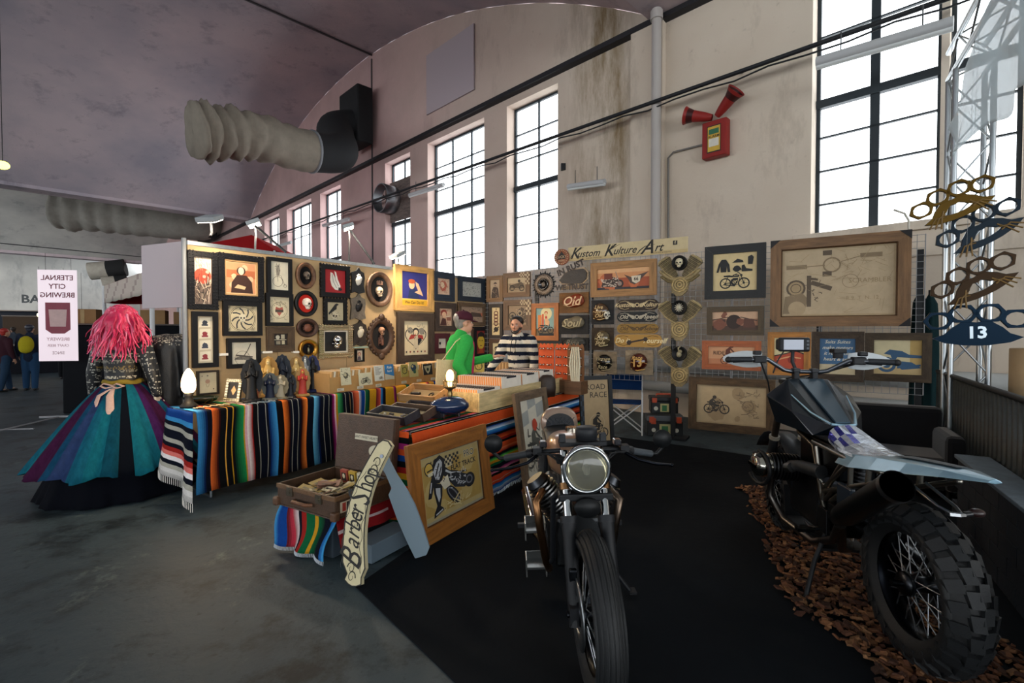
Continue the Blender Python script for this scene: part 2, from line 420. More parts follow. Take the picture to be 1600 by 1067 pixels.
# windows: frame with its bars, and the pane
gm = bpy.data.materials.new('window_glass'); gm.use_nodes = True; MATS['window_glass'] = gm
N = gm.node_tree.nodes; L = gm.node_tree.links; N.remove(N['Principled BSDF'])
tr = N.new('ShaderNodeBsdfTransparent'); tr.inputs[0].default_value = (.97, .99, 1, 1); gl = N.new('ShaderNodeBsdfGlossy'); gl.inputs['Roughness'].default_value = .05
mx = N.new('ShaderNodeMixShader'); mx.inputs[0].default_value = .06
L.new(tr.outputs[0], mx.inputs[1]); L.new(gl.outputs[0], mx.inputs[2]); L.new(mx.outputs[0], N['Material Output'].inputs[0])
for k, (pa, pb, nx, nz) in enumerate(wins):
    s1, s0 = s_of(pa), s_of(pb); q = HD + .26
    wr = bpy.data.objects.new('window_%d' % (k + 1), None); COL.objects.link(wr); wr['kind'] = 'structure'; wr.location = hall((s0 + s1) / 2, q, W0)
    fr = MB('satin', '2c343a'); fr.M = Matrix.Translation(-wr.location)
    e = .05
    hbox(fr, s0, s0 + e, q, q + .06, W0, W1); hbox(fr, s1 - e, s1, q, q + .06, W0, W1)
    hbox(fr, s0, s1, q, q + .06, W0, W0 + e); hbox(fr, s0, s1, q, q + .06, W1 - e, W1)
    for i in range(1, nx):
        s = s0 + (s1 - s0) * i / nx; th = .018 if k < 6 else .055
        hbox(fr, s - th, s + th, q, q + .05, W0, W1)
    zt = [4.35, 4.35, 4.35, 5.0, 4.95, 5.0, 4.95, 4.95][k]
    hbox(fr, s0, s1, q - .03, q + .07, zt - .06, zt + .06)
    nlow = 3 if k < 4 else 3; nup = 2 if k < 4 else 2
    if k >= 4:
        nlow, nup = 3, 3
    if k >= 6: nlow, nup = 4, 2
    for i in range(1, nlow): z = W0 + (zt - W0) * i / nlow; hbox(fr, s0, s1, q, q + .05, z - .012, z + .012)
    for i in range(1, nup): z = zt + (W1 - zt) * i / nup; hbox(fr, s0, s1, q, q + .05, z - .012, z + .012)
    fr.build('window_frame', wr)
    gp = MB('window_glass'); gp.M = Matrix.Translation(-wr.location); gp.add([hall(s0, q + .03, W0), hall(s1, q + .03, W0), hall(s1, q + .03, W1), hall(s0, q + .03, W1)], [(0, 1, 2, 3)]); gp.build('pane', wr)
    p = light('AREA', 'sky_portal', hall((s0 + s1) / 2, q + .25, (W0 + W1) / 2), 1, aim=hall((s0 + s1) / 2, q - 3, (W0 + W1) / 2), size=s1 - s0, size_y=W1 - W0)
    p.data.cycles.is_portal = True
# grey panel and boarded fan window
gp = MB('paint', 'b3a6ab'); w = Wall(hall(0, HD, 0), -HT, -HN)
M, ww, hh = w.span(667, 741, 62, 160, .03); gp.box(-ww / 2, ww / 2, -hh / 2, hh / 2, -.02, .02)
solo('wall_panel', 'plain grey rectangular panel high on the wall above the tall windows', 'panel', gp, M)
# ================================================================ pictures: painted shapes on a real panel
class Art:
    # draws into a builder in unit coordinates (0..1) of a panel w x h lying at height z
    def __init__(s, mb, w, h, z, ox=0, oy=0): s.mb, s.w, s.h, s.z, s.k, s.ox, s.oy = mb, w, h, z, 0, ox, oy
    def P(s, x, y): return (s.ox + (x - .5) * s.w, s.oy + (y - .5) * s.h)
    def _z(s): s.k += 1; return s.z + .0004 + s.k * .00022
    def poly(s, pts, c):
        s.mb.prism([s.P(*p) for p in pts], 0, s._z(), c, 'print', side=False); return s
    def rect(s, x0, y0, x1, y1, c): return s.poly([(x0, y0), (x1, y0), (x1, y1), (x0, y1)], c)
    def disc(s, x, y, r, c, ry=None, n=20):            # r in units of the panel width
        ry = r * s.w / s.h if ry is None else ry
        return s.poly([(x + r * math.cos(2 * PI * i / n), y + ry * math.sin(2 * PI * i / n)) for i in range(n)], c)
    def ring(s, x, y, r, t, c, n=22):
        k = s.w / s.h; z = s._z()
        o = [s.P(x + r * math.cos(2 * PI * i / n), y + k * r * math.sin(2 * PI * i / n)) for i in range(n)]
        q = [s.P(x + (r - t) * math.cos(2 * PI * i / n), y + k * (r - t) * math.sin(2 * PI * i / n)) for i in range(n)]
        s.mb.add([(a, b, z) for a, b in o + q], [(i, (i + 1) % n, n + (i + 1) % n, n + i) for i in range(n)], c, 'print', False); return s
    def line(s, pts, t, c, close=False):
        P = [Vector((*s.P(*p), 0)) for p in pts]; z = s._z(); k = len(P); t = t * s.w / 2
        if close: P.append(P[0]); k += 1
        vs = []
        for i in range(k):
            d = (P[min(i + 1, k - 1)] - P[max(i - 1, 0)]); d = d.normalized() if d.length > 1e-9 else Vector((1, 0, 0)); n = Vector((-d.y, d.x, 0)) * t
            vs += [(P[i].x + n.x, P[i].y + n.y, z), (P[i].x - n.x, P[i].y - n.y, z)]
        s.mb.add(vs, [(2 * i + 1, 2 * i + 3, 2 * i + 2, 2 * i) for i in range(k - 1)], c, 'print', False); return s
    def text(s, body, x, y, size, c, **k):
        X, Y = s.P(x, y); s.mb.text(body, size * s.h, X, Y, s._z() + .0003, c, 'print', **k); return s
    def blob(s, x, y, r, c, seed=0, n=14, j=.3):
        R = random.Random(seed); k = s.w / s.h
        return s.poly([(x + r * (1 - j * R.random()) * math.cos(2 * PI * i / n), y + k * r * (1 - j * R.random()) * math.sin(2 * PI * i / n)) for i in range(n)], c)
    def hatch(s, x0, y0, x1, y1, c, n=30, seed=1, ln=.1, t=.01):
        R = random.Random(seed)
        for _ in range(n):
            x, y, a = R.uniform(x0, x1), R.uniform(y0, y1), R.uniform(0, PI); l = ln * R.uniform(.3, 1)
            s.line([(x, y), (x + l * math.cos(a), y + l * math.sin(a))], t * R.uniform(.5, 1.5), c); s.k -= 1
        s.k += 1; return s
    def grain(s, c, n=6, seed=1):
        R = random.Random(seed)
        for _ in range(n): s.blob(R.uniform(.1, .9), R.uniform(.1, .9), R.uniform(.05, .16), c, R.random())
        return s

def a_skull(a, x, y, r, c='e8e2d2', dk='1c1a18'):
    k = a.w / a.h
    a.disc(x, y + r * .25 * k, r, c); a.poly([(x - r * .62, y - r * .3 * k), (x + r * .62, y - r * .3 * k), (x + r * .45, y - r * 1.2 * k), (x - r * .45, y - r * 1.2 * k)], c)
    for sx in (-1, 1): a.disc(x + sx * r * .42, y + .05 * r * k, r * .27, dk, n=10)
    a.poly([(x, y - r * .2 * k), (x - r * .13, y - r * .5 * k), (x + r * .13, y - r * .5 * k)], dk)
    for i in range(-2, 3): a.line([(x + i * r * .16, y - r * .72 * k), (x + i * r * .16, y - r * 1.1 * k)], r * .06, dk)
def a_bike(a, x, y, r, c, t=.18, frame=True, hl=None):
    # side view motorcycle, r = wheel radius, wheels 3 r apart
    k = a.w / a.h; R = lambda dx, dy: (x + dx * r, y + dy * r * k)
    for sx in (-1.55, 1.55):
        X, Y = R(sx, 0); a.ring(X, Y, r, r * t * 1.3, c); a.disc(X, Y, r * .2, c, n=10)
        for q in range(5): a.line([(X, Y), (X + r * .85 * math.cos(q * 1.256), Y + k * r * .85 * math.sin(q * 1.256))], r * .05, c)
    a.line([R(1.55, 0), R(1.0, 1.6), R(.7, 1.9), R(.45, 1.95)], r * .16, c)
    a.poly([R(.85, 1.45), R(.3, 1.75), R(-.35, 1.5), R(-.3, 1.15), R(.7, 1.1)], c)
    a.poly([R(-.3, 1.35), R(-.9, 1.5), R(-1.9, 1.45), R(-1.8, 1.2), R(-.3, 1.1)], c)
    a.poly([R(.6, .95), R(.5, .1), R(.1, -.35), R(-.5, -.3), R(-.65, .6), R(-.2, .95)], c)
    a.line([R(-1.55, 0), R(-.5, .1)], r * .16, c); a.line([R(-1.55, 0), R(-1.1, 1.25)], r * .12, c)
    a.line([R(.4, .2), R(.0, -.5), R(-1.9, -.2)], r * .2, c); a.disc(*R(1.12, 1.42), r * .22, c, n=10)
    a.line([R(.9, 1.1), R(.65, -.2), R(-.3, -.4)], r * .1, c)
    if hl: a.line([R(-.2, .1), R(.4, .5)], r * .12, hl); a.ring(*R(-.05, .2), r * .28, r * .07, hl); a.line([R(-.1, 1.4), R(.6, 1.5)], r * .08, hl)
def a_rider(a, x, y, r, c, skin='c9a77c'):
    k = a.w / a.h; R = lambda dx, dy: (x + dx * r, y + dy * r * k)
    a.poly([R(-1.0, 1.5), R(-.9, 2.5), R(-.1, 3.2), R(.35, 2.8), R(.0, 2.4), R(.1, 1.9), R(.8, 1.7), R(.5, .6), R(.15, .6), R(.1, 1.2)], c)
    a.line([R(.1, 2.8), R(.6, 2.2), R(.9, 1.9)], r * .3, c); a.disc(*R(.35, 3.45), r * .48, c, n=14)
def bg(c, dk=None): return lambda a: a.rect(0, 0, 1, 1, c)
def checker(a, x0, y0, x1, y1, nx, ny, c1, c2=None, skew=0):
    for i in range(nx):
        for j in range(ny):
            if (i + j) % 2 == 0 or c2:
                X0 = x0 + (x1 - x0) * i / nx; X1 = x0 + (x1 - x0) * (i + 1) / nx; Y0 = y0 + (y1 - y0) * j / ny; Y1 = y0 + (y1 - y0) * (j + 1) / ny
                a.poly([(X0, Y0 + skew * (i)), (X1, Y0 + skew * (i + 1)), (X1, Y1 + skew * (i + 1)), (X0, Y1 + skew * i)], c1 if (i + j) % 2 == 0 else c2); a.k -= 1
    a.k += 1

def rect_pts(w, h): return [(-w / 2, -h / 2), (w / 2, -h / 2), (w / 2, h / 2), (-w / 2, h / 2)]
def oval_pts(w, h, n=40): return [(w / 2 * math.cos(2 * PI * i / n), h / 2 * math.sin(2 * PI * i / n)) for i in range(n)]

def frame_boards(w, h, b, d, c, m, lip=None, lipc='1a1612', bt=None):
    # four mitred boards
    mb = MB(m, c); bt = bt or b; x, y = w / 2, h / 2; X, Y = x - b, y - bt
    hm, vm = m, m + 'v' if m + 'v' in MATS else m
    for pts, mm in (([(-x, y), (x, y), (X, Y), (-X, Y)], hm), ([(-x, -y), (x, -y), (X, -Y), (-X, -Y)], hm), ([(-x, -y), (-x, y), (-X, Y), (-X, -Y)], vm), ([(x, -y), (x, y), (X, Y), (X, -Y)], vm)):
        k = .0006; cx = sum(p[0] for p in pts) / 4; cy = sum(p[1] for p in pts) / 4
        mb.prism([(cx + (a - cx) * (1 - k), cy + (b_ - cy) * (1 - k)) for a, b_ in pts], -.005, d, c, mm)
    if lip: mb.ring(rect_pts(w - 2 * b, h - 2 * bt), rect_pts(w - 2 * b - 2 * lip, h - 2 * bt - 2 * lip), -.002, d * .6, lipc, 'satin')
    return mb
def framed(name, M, w, h, label, b, c, m, art, d=.035, group=None, panel='d8c9a4', ornate=None, lip=None, lipc='1a1612', bt=None, cat='framed picture', key=True):
    t = thing(name, label, cat, M, group)
    mb = frame_boards(w, h, b, d, c, m, lip, lipc, bt)
    if ornate: ornate(mb, w, h, b, d, c)
    mb.build('frame', t, bevel=min(.006, b * .15))
    bt = bt or b
    p = MB('print', panel); pw, ph = w - 2 * b + .004, h - 2 * bt + .004
    p.box(-pw / 2, pw / 2, -ph / 2, ph / 2, -.004, .008, panel)
    if art: a = Art(p, pw, ph, .008); art(a)
    p.build('picture', t)
    return t
def beads(mb, w, h, b, d, c, step=.03, r=.009, kind='m'):
    for sx, L in ((0, w), (1, h)):
        n = max(3, int(L / step))
        for i in range(n + 1):
            q = -L / 2 + L * i / n
            for s in (-1, 1):
                for e in (.25, .8):
                    x, y = (q, s * (h / 2 - b * e)) if sx == 0 else (s * (w / 2 - b * e), q)
                    mb.ell((x, y, d), r, r * .8, r * .7, c, mb.m, 6, 4)
def scallops(mb, w, h, b, d, c):
    for sx, L in ((0, w), (1, h)):
        n = max(3, int(L / .045))
        for i in range(n + 1):
            q = -L / 2 + L * i / n
            for s in (-1, 1):
                x, y = (q, s * h / 2) if sx == 0 else (s * w / 2, q)
                mb.ell((x, y, d * .6), .018, .018, d * .5, c, mb.m, 7, 4)

# ---------------------------------------------------------------- carved relief
def skull3(mb, x, y, z, r, c='cfc0a0', dk='14100e', turn=0.0):
    R = Matrix.Rotation(turn, 3, 'Y'); O = Vector((x, y, z))
    def e(px, py, pz, a, b, d, col): mb.ell(O + R @ Vector((px * r, py * r, pz * r)), a * r, b * r, d * r, col, mb.m, 12, 8, R)
    e(0, .22, 0, .82, .82, .8, c); e(0, -.35, .15, .55, .5, .55, c); e(0, -.78, .2, .42, .3, .42, c)
    for s in (-1, 1): e(s * .33, -.02, .62, .24, .22, .2, dk); e(s * .6, -.28, .3, .2, .14, .3, c)
    e(0, -.38, .68, .1, .16, .1, dk)
    for i in range(-2, 3): e(i * .13, -.68, .6 - abs(i) * .05, .055, .12, .06, 'e2d8c0' if c != dk else c)
    e(0, -.6, .56, .36, .03, .08, dk)
def oval_ring(mb, w, h, b, d, c, m, n=44, rims=3):
    prof = [(0, 0), (.0, d * .6), (.18, d), (.38, d * .75), (.6, d * .95), (.82, d * .55), (1, d * .35), (1, 0)]
    vs = []; k = len(prof)
    for i in range(n):
        a = 2 * PI * i / n
        for t, z in prof: vs.append(((w / 2 - t * b) * math.cos(a), (h / 2 - t * b) * math.sin(a), z))
    fs = [(i * k + j, ((i + 1) % n) * k + j, ((i + 1) % n) * k + j + 1, i * k + j + 1) for i in range(n) for j in range(k - 1)]
    mb.add(vs, fs, c, m, True)
def oval(M, w, h, label, b, c, field, art, m='carved', extra=None, name='oval_frame', sub='carving', field_m='velvet', group=None, d=.045):
    t = thing(name, label, 'oval frame', M, group)
    mb = MB(m, c); oval_ring(mb, w, h, b, d, c, m)
    if extra: extra(mb, w, h)
    mb.build('frame', t)
    f = MB(field_m, field); f.prism(oval_pts(w - 1.7 * b, h - 1.7 * b), 0, .012, field, field_m); f.build('backing', t)
    if art:
        k = MB('carved', 'cfc0a0'); art(k, w - 2 * b, h - 2 * b); k.build(sub, t)
    return t
# ================================================================ the stall: walls
t = thing('exhibition_wall', 'tan panel wall with an aluminium top rail, full of framed pictures', 'panel wall', WA)
Lw = (WB - WA).length; npan = 5
for i in range(npan):
    mb = MB('card', 'b99c72'); a = WL * (Lw * i / npan + .003); b = WL * (Lw * (i + 1) / npan - .003); n = -WLN * .04
    P = [a, b, b + n, a + n]; mb.add([p + UP * z for z in (.04, 2.40) for p in P], [(0, 1, 5, 4), (1, 2, 6, 5), (2, 3, 7, 6), (3, 0, 4, 7), (4, 5, 6, 7)]); mb.build('panel', t)
mb = MB('brushed', 'aab0b4')
for z0, z1 in ((2.40, 2.44), (0, .04)):
    P = [-WLN * -.01, WL * Lw + WLN * .01, WL * Lw - WLN * .05, -WLN * .05]; mb.add([p + UP * z for z in (z0, z1) for p in P], [(0, 1, 5, 4), (2, 3, 7, 6), (3, 0, 4, 7), (4, 5, 6, 7), (3, 2, 1, 0)])
mb.build('rail', t)
mb = MB('brushed', 'b8bcc0'); mb.cyl((-.02, -.02, 0), (-.02, -.02, 2.46), .022, c='8a8e92', m='satin'); mb.build('post', t)
# wire mesh grid wall
t = thing('mesh_grid_wall', 'white wire mesh grid wall carrying the carved signs and pictures', 'grid wall', WB)
Lg = 6.0; gz0, gz1 = .80, 2.62
for pi in range(6):
    mb = MB('satin', '8e8f92'); x0, x1 = pi * 1.0 + .01, pi * 1.0 + .99
    ztop = gz1 if pi > 0 else 2.5
    for i in range(int((x1 - x0) / .0755) + 1):
        x = x0 + i * .0755; mb.tube([UU * x + UP * gz0, UU * x + UP * ztop], .0028, n=4)
    z = gz0
    while z < ztop + .01: mb.tube([UU * x0 + UP * z, UU * x1 + UP * z], .0028, n=4); z += .0755
    for x in (x0, x1): mb.tube([UU * x + UP * gz0, UU * x + UP * ztop], .006, n=6)
    mb.build('grid_panel', t)
for x in (.05, 1.05, 2.0, 3.24, 4.99, 5.95):
    mb = MB('satin', '15171a'); mb.M = basis(UU, UP, GN, UU * x - GN * .03); mb.box(-.03, .03, .75 if x < 2.5 else 0.03, 2.45, -.02, .02)
    if x > 2.5: mb.box(-.2, .2, 0, .03, -.15, .15)
    mb.build('post', t)

# ================================================================ framed pictures, left wall
BK = '090a0f'
def seated(a):                                  # plain stand-in: dark seated shape before a pale land
    a.rect(0, 0, 1, 1, 'd9b58a').rect(.08, .08, .92, .92, 'c99068').rect(.08, .5, .92, .72, 'b3653f'); a.grain('dcb893', 5, 3)
    a.poly([(.2, .08), (.85, .08), (.82, .4), (.66, .58), (.38, .58), (.22, .36)], '3a2018').disc(.5, .7, .13, '3a2018').disc(.5, .7, .085, 'e9d3b4', .11); a.poly([(.3, .22), (.6, .18), (.64, .26), (.4, .32)], 'd8b48c')
def redsun(a):
    a.rect(0, 0, 1, 1, 'd6c4b0').rect(0, 0, 1, .45, '6a5a50').disc(.5, .6, .48, 'c2452c').grain('b0a090', 3, 2); a.hatch(0, 0, .9, .48, '2a2220', 40, 2, .3, .03); a.hatch(0, 0, .9, .45, 'c8b8a4', 30, 5, .25, .03); a.hatch(.1, .7, .9, .95, '8c7a6a', 20, 7, .2, .03)
def pennyf(a): a.rect(0, 0, 1, 1, 'd9d2bd').ring(.42, .3, .28, .02, '3c342c').ring(.82, .16, .09, .02, '3c342c').line([(.42, .3), (.4, .55), (.6, .5), (.82, .16)], .02, '3c342c').poly([(.35, .5), (.5, .5), (.56, .7), (.5, .85), (.36, .84), (.32, .66)], '8f887c').hatch(.32, .5, .55, .85, '3c342c', 14, 3, .1, .015).line([(.4, .82), (.36, .93)], .02, '3c342c').line([(.46, .82), (.5, .93)], .02, '3c342c')
def octo(a):
    a.rect(0, 0, 1, 1, 'cdbf9c').ring(.5, .5, .42, .02, '4a4236').ring(.5, .5, .46, .01, '4a4236')
    for i in range(8):
        t = i * PI / 4 + .3; a.line([(.5 + (.1 + .09 * j) * math.cos(t + .25 * j), .5 + (.1 + .09 * j) * math.sin(t + .25 * j) * 1.15) for j in range(4)], .045, '2a2e38')
    a_skull(a, .5, .52, .12, 'd8cfb4', '2a2e38')
    for x in (0, 1):
        for y in (0, 1): a.hatch(.02 + x * .8, .02 + y * .84, .1 + x * .8, .1 + y * .84, '4a4236', 8, 3, .1, .01)
def heart_eng(a): a.rect(0, 0, 1, 1, 'cbc0a2').ring(.5, .48, .4, .015, '3a3530').hatch(.05, .05, .9, .9, '6a6254', 50, 4, .12, .012).disc(.5, .48, .3, 'd5caae').poly([(.5, .25), (.3, .48), (.34, .62), (.5, .56), (.66, .62), (.7, .48)], 'a4574a').rect(.3, .4, .7, .5, '4a4038').hatch(.3, .6, .7, .78, '3a3530', 14, 6, .12, .015)
def cards4(a):
    a.rect(0, 0, 1, 1, 'c9bda2')
    for i, c in enumerate(('8e3038', '3c4250', '8e3038', '2c3240')):
        y = .04 + i * .24; a.poly([(.16 - .01 * i, y), (.88 - .01 * i, y + .01), (.86, y + .21), (.18, y + .2)], 'e4dcc6').blob(.5, y + .1, .2, c, i).rect(.3, y + .035, .7, y + .07, c)
def pinup(a): a.rect(0, 0, 1, 1, 'cfc8b4').poly([(.12, .2), (.88, .18), (.75, .32), (.5, .4), (.2, .3)], '6d6860').line([(.5, .35), (.66, .62), (.78, .92)], .035, '332e2a').line([(.2, .4), (.5, .36), (.86, .3)], .06, '4a4440').ring(.45, .26, .3, .012, '332e2a').hatch(.2, .12, .8, .3, '332e2a', 14, 3, .2, .01)
def bottles(a): a.rect(0, 0, 1, 1, '241c18').rect(.08, .44, .92, .5, 'c9bfa6').disc(.32, .68, .14, 'd4ccb4').rect(.55, .54, .8, .9, 'bfb79e').rect(.2, .08, .5, .36, '8f8672').rect(.6, .08, .8, .4, 'b5ab90')
def balloon(a): a.rect(0, 0, 1, 1, 'cdbf9d').disc(.5, .55, .13, 'b08a72').line([(.4, .45), (.47, .28), (.53, .28), (.6, .45)], .015, '4a3c30').disc(.5, .83, .05, '7a7064', n=8).disc(.2, .82, .03, '4a3c30', n=8).disc(.82, .18, .04, '3a3028', n=8)
def orn_black(mb, w, h, b, d, c): beads(mb, w, h, b, d, '14151a', .035, .010)
F_ = lambda v, xl, xr, yt, yb: vspan(WALL_L, v, xl, xr, yt, yb, .012)
def pic(wall, v, box, label, b, c, m, art, **k):
    M, w, h = vspan(wall, v, *box, .012); return framed('framed_picture', M, w, h, label, b * min(w, h), c, m, art, **k)
pic(WALL_L, 2, (50, 232, 92, 448), 'tall narrow black ornate frame with a red sun over a rocky landscape', .2, BK, 'satin', redsun, ornate=orn_black)
pic(WALL_L, 2, (235, 515, 112, 398), 'large black ornate frame with a seated dark-robed figure in brown tones', .13, BK, 'satin', seated, ornate=orn_black, lip=.018, lipc='b89466')
pic(WALL_L, 2, (537, 690, 132, 350), 'small black frame with a sketch of a high-wheel bicycle', .14, BK, 'satin', pennyf)
pic(WALL_L, 2, (265, 505, 400, 610), 'black frame with a skull and tentacles in a circle', .13, BK, 'satin', octo)
pic(WALL_L, 2, (530, 697, 350, 550), 'black frame with an engraved red heart in a round garland', .13, BK, 'satin', heart_eng)
pic(WALL_L, 2, (75, 235, 462, 806), 'tall dark frame holding a column of four playing cards', .2, BK, 'satin', cards4)
pic(WALL_L, 2, (290, 497, 625, 808), 'black frame with a sketch of a raised leg over a boat', .14, BK, 'satin', pinup)
pic(WALL_L, 2, (535, 705, 555, 710), 'small weathered brown frame with a shelf of skull and bottles', .27, '4a3a2a', 'rough_wood', bottles)
pic(WALL_L, 2, (105, 240, 825, 973), 'small dark frame with a balloon sketch just above the table', .09, '2a221c', 'satin', balloon)
def sk(r, c='cfc0a0', turn=0, dy=0): return lambda mb, w, h: skull3(mb, 0, dy * h, .03, r * min(w, h), c, '120e0c', turn)
def ov(v, box, label, b, c, field, art, wall=WALL_L, **k):
    M, w, h = vspan(wall, v, *box, .012); return oval(M, w, h, label, b * min(w, h), c, field, art, **k)
ov(3, (52, 195, 92, 285), 'oval brown carved frame with a dim skull on black', .2, '6b4a34', '0c0b0d', sk(.32, '5e5248', .5))
ov(3, (42, 208, 297, 485), 'oval black frame with a white skull on a bright red field', .17, '141518', 'c02a1e', sk(.34, 'e6ddd0', .6), m='satin')
def burst(mb, w, h):
    mb.ell((0, 0, .02), .05, .05, .02, '7a4630')
    for i in range(12): a = i * PI / 6; mb.tube([(0, 0, .02), (.36 * w * math.cos(a), .36 * h * math.sin(a), .02)], [.02, .004], '6b3d2a', n=6)
ov(3, (58, 212, 498, 635), 'round dark brown frame with a carved starburst', .2, '42291f', '1c1210', burst)
def virgin(mb, w, h): mb.use('metal', '6d6a58'); mb.ell((0, -.02, .02), .13 * w, .36 * h, .02); mb.ell((0, .3 * h, .025), .1 * w, .08 * h, .02)
ov(3, (72, 210, 650, 790), 'round golden frame with a small robed figure on black', .22, 'b0813a', '0d0d12', virgin, m='metal')
M, w, h = vspan(WALL_L, 3, 563, 750, 160, 416, .012)
def crown_skull(mb, w, h):
    skull3(mb, -.02, -.1 * h, .03, .24 * w, 'd8bfa0', '120e0c', .45)
    for i in range(5): a = .5 + i * .53; mb.tube([(.2 * w * math.cos(a) * .8, .2 * h, .02), (.2 * w * math.cos(a), .3 * h + .02 * math.sin(a), .02)], .006, '8a6a5a', n=5)
    mb.tube([(-.17 * w, .2 * h, .02), (.17 * w, .2 * h, .02)], .006, '8a6a5a', n=5)
oval(M, w, h, 'large oval brown frame with a crowned skull on black', .17 * w, '5a4130', '0b0c10', crown_skull)
def crest(mb, w, h):
    for s in (-1, 1):
        mb.prism([(-.22 * w, s * .47 * h), (.22 * w, s * .47 * h), (.12 * w, s * .53 * h), (0, s * .6 * h), (-.12 * w, s * .53 * h)], 0, .035)
        mb.ell((0, s * .54 * h, .035), .05, .05, .025)
    n = 26
    for i in range(n):
        a = 2 * PI * i / n; mb.ell((.5 * w * math.cos(a), .5 * h * math.sin(a), .02), .03, .03, .02, n=8, k=5)
def bust(mb, w, h):
    skull3(mb, 0, .22 * h, .03, .2 * w, 'a77b5e', '120e0c', .7); mb.use(c='6e4636')
    mb.tube([(0, .08 * h, .015), (.02 * w, -.05 * h, .02), (.02, -.32 * h, .02)], [.02, .03, .02])
    for i in range(5):
        for s in (-1, 1): mb.tube([(0, -.02 * h - i * .055 * h, .03), (s * .14 * w, -.05 * h - i * .055 * h, .02), (s * .12 * w, -.12 * h - i * .055 * h, .01)], .008, n=5)
M, w, h = vspan(WALL_L, 3, 575, 758, 500, 762, .012)
oval(M, w, h, 'large ornate scalloped oval frame with a skeleton bust', .17 * w, '4c3526', '0a0b10', bust, extra=crest)
def hands(a):
    a.rect(0, 0, 1, 1, 'a81c22')
    a.poly([(.3, .88), (.4, .85), (.55, .6), (.72, .3), (.8, .2), (.7, .12), (.5, .15), (.35, .3), (.28, .55)], 'e4ded2').poly([(.48, .95), (.56, .9), (.64, .6), (.78, .3), (.7, .25), (.56, .5)], 'f0eadf')
    a.line([(.38, .8), (.42, .5), (.58, .22)], .02, '5a4a48').line([(.5, .8), (.54, .55), (.68, .3)], .02, '5a4a48').poly([(.68, .26), (.86, .2), (.8, .1), (.66, .12)], '2a2020')
pic(WALL_L, 3, (230, 438, 115, 345), 'black rippled frame with pale praying hands on red', .14, BK, 'satin', hands, ornate=scallops)
def crow(a): a.rect(0, 0, 1, 1, 'b9ad90').poly([(.12, .4), (.3, .62), (.5, .88), (.62, .94), (.74, .88), (.62, .8), (.6, .62), (.4, .5), (.14, .3)], '16181c').line([(.42, .5), (.4, .38)], .02, '16181c'); a_skull(a, .5, .24, .2, 'cdc2a6', '24221e'); a.hatch(.3, .1, .8, .4, '24221e', 16, 3, .12, .015)
pic(WALL_L, 3, (253, 418, 357, 538), 'black rippled frame with a crow perched on a skull', .14, BK, 'satin', crow, ornate=scallops)
M, w, h = vspan(WALL_L, 3, 215, 460, 547, 785, .012)
t = framed('framed_picture', M, w, h, 'ornate silver frame with a chrome skull on dark velvet', .16 * h, 'b7aa90', 'metal', bg('0b0c10'), ornate=lambda *a: beads(*a, step=.028, r=.014), panel='0b0c10', lip=.02, lipc='cfc6b4')
mb = MB('chrome', 'd8d8dc'); skull3(mb, 0, 0, .05, .19 * h, 'd0d0d4', '101014', -.9); mb.build('skull', t)
# shaped plaques
PL = [(-.5, -.5), (-.2, -.42), (.1, -.5), (.5, -.44), (.42, -.2), (.5, .1), (.44, .3), (.2, .36), (.05, .5), (-.1, .36), (-.5, .28), (-.42, 0)]
def plaque(box, label, c, art):
    M, w, h = vspan(WALL_L, 3, *box, .012); t = thing('shaped_plaque', label, 'plaque', M)
    mb = MB('carved', c); mb.prism([(x * w, y * h) for x, y in PL], 0, .03); mb.build('board', t, bevel=.006)
    k = MB('satin', 'd8d2c4'); art(k, w, h); k.build('carving', t)
def heart3(c):
    def f(k, w, h):
        k.use(c=c); k.ell((.0, -.02 * h, .035), .2 * w, .16 * h, .03); k.ell((.1 * w, .06 * h, .04), .14 * w, .1 * h, .025); k.ell((-.04 * w, -.1 * h, .035), .12 * w, .1 * h, .025); k.tube([(0, .08 * h, .04), (-.05 * w, .18 * h, .035), (.05 * w, .22 * h, .03)], .012); k.tube([(.08 * w, .1 * h, .04), (.12 * w, .22 * h, .03)], .01)
    return f
plaque((450, 548, 127, 320), 'black shaped plaque with a pale anatomical heart, topmost of three', '17181c', heart3('d8d2c6'))
plaque((445, 555, 317, 510), 'weathered grey shaped plaque with a black heart', '6b6257', heart3('101014'))
plaque((462, 563, 505, 700), 'dark brown shaped plaque with a pale heart above the glass shelf', '2c2420', heart3('c9bfa9'))
mb = MB('satin', '9fc4bc'); M, w, h = vspan(WALL_L, 3, 460, 560, 698, 716, .0); mb.box(-w / 2, w / 2, -.006, .006, 0, .07); solo('glass_shelf', 'small pale green shelf under the lowest shaped plaque', 'shelf', mb, M)
for k, (v, bx) in enumerate(((2, (235, 288, 715, 735)), (2, (505, 560, 705, 718)), (2, (690, 725, 703, 718)))):
    mb = MB('satin', 'e8e4da'); M, w, h = vspan(WALL_L, v, *bx, .0); mb.box(-w / 2, w / 2, -.012, .012, 0, .06)
    solo('wall_bracket', ['small white bracket between the tall card frame and the leg sketch', 'small white bracket left of the brown bottle frame', 'small white bracket right of the brown bottle frame'][k], 'bracket', mb, M)
def tiny(a): a.rect(0, 0, 1, 1, 'd4cab6').disc(.5, .62, .26, '9a4a40').disc(.5, .6, .18, 'd8b898').poly([(.2, .05), (.8, .05), (.7, .4), (.3, .4)], '5a4a50')
pic(WALL_L, 3, (482, 545, 720, 812), 'tiny black frame with a portrait, below the shelf', .14, BK, 'satin', tiny)
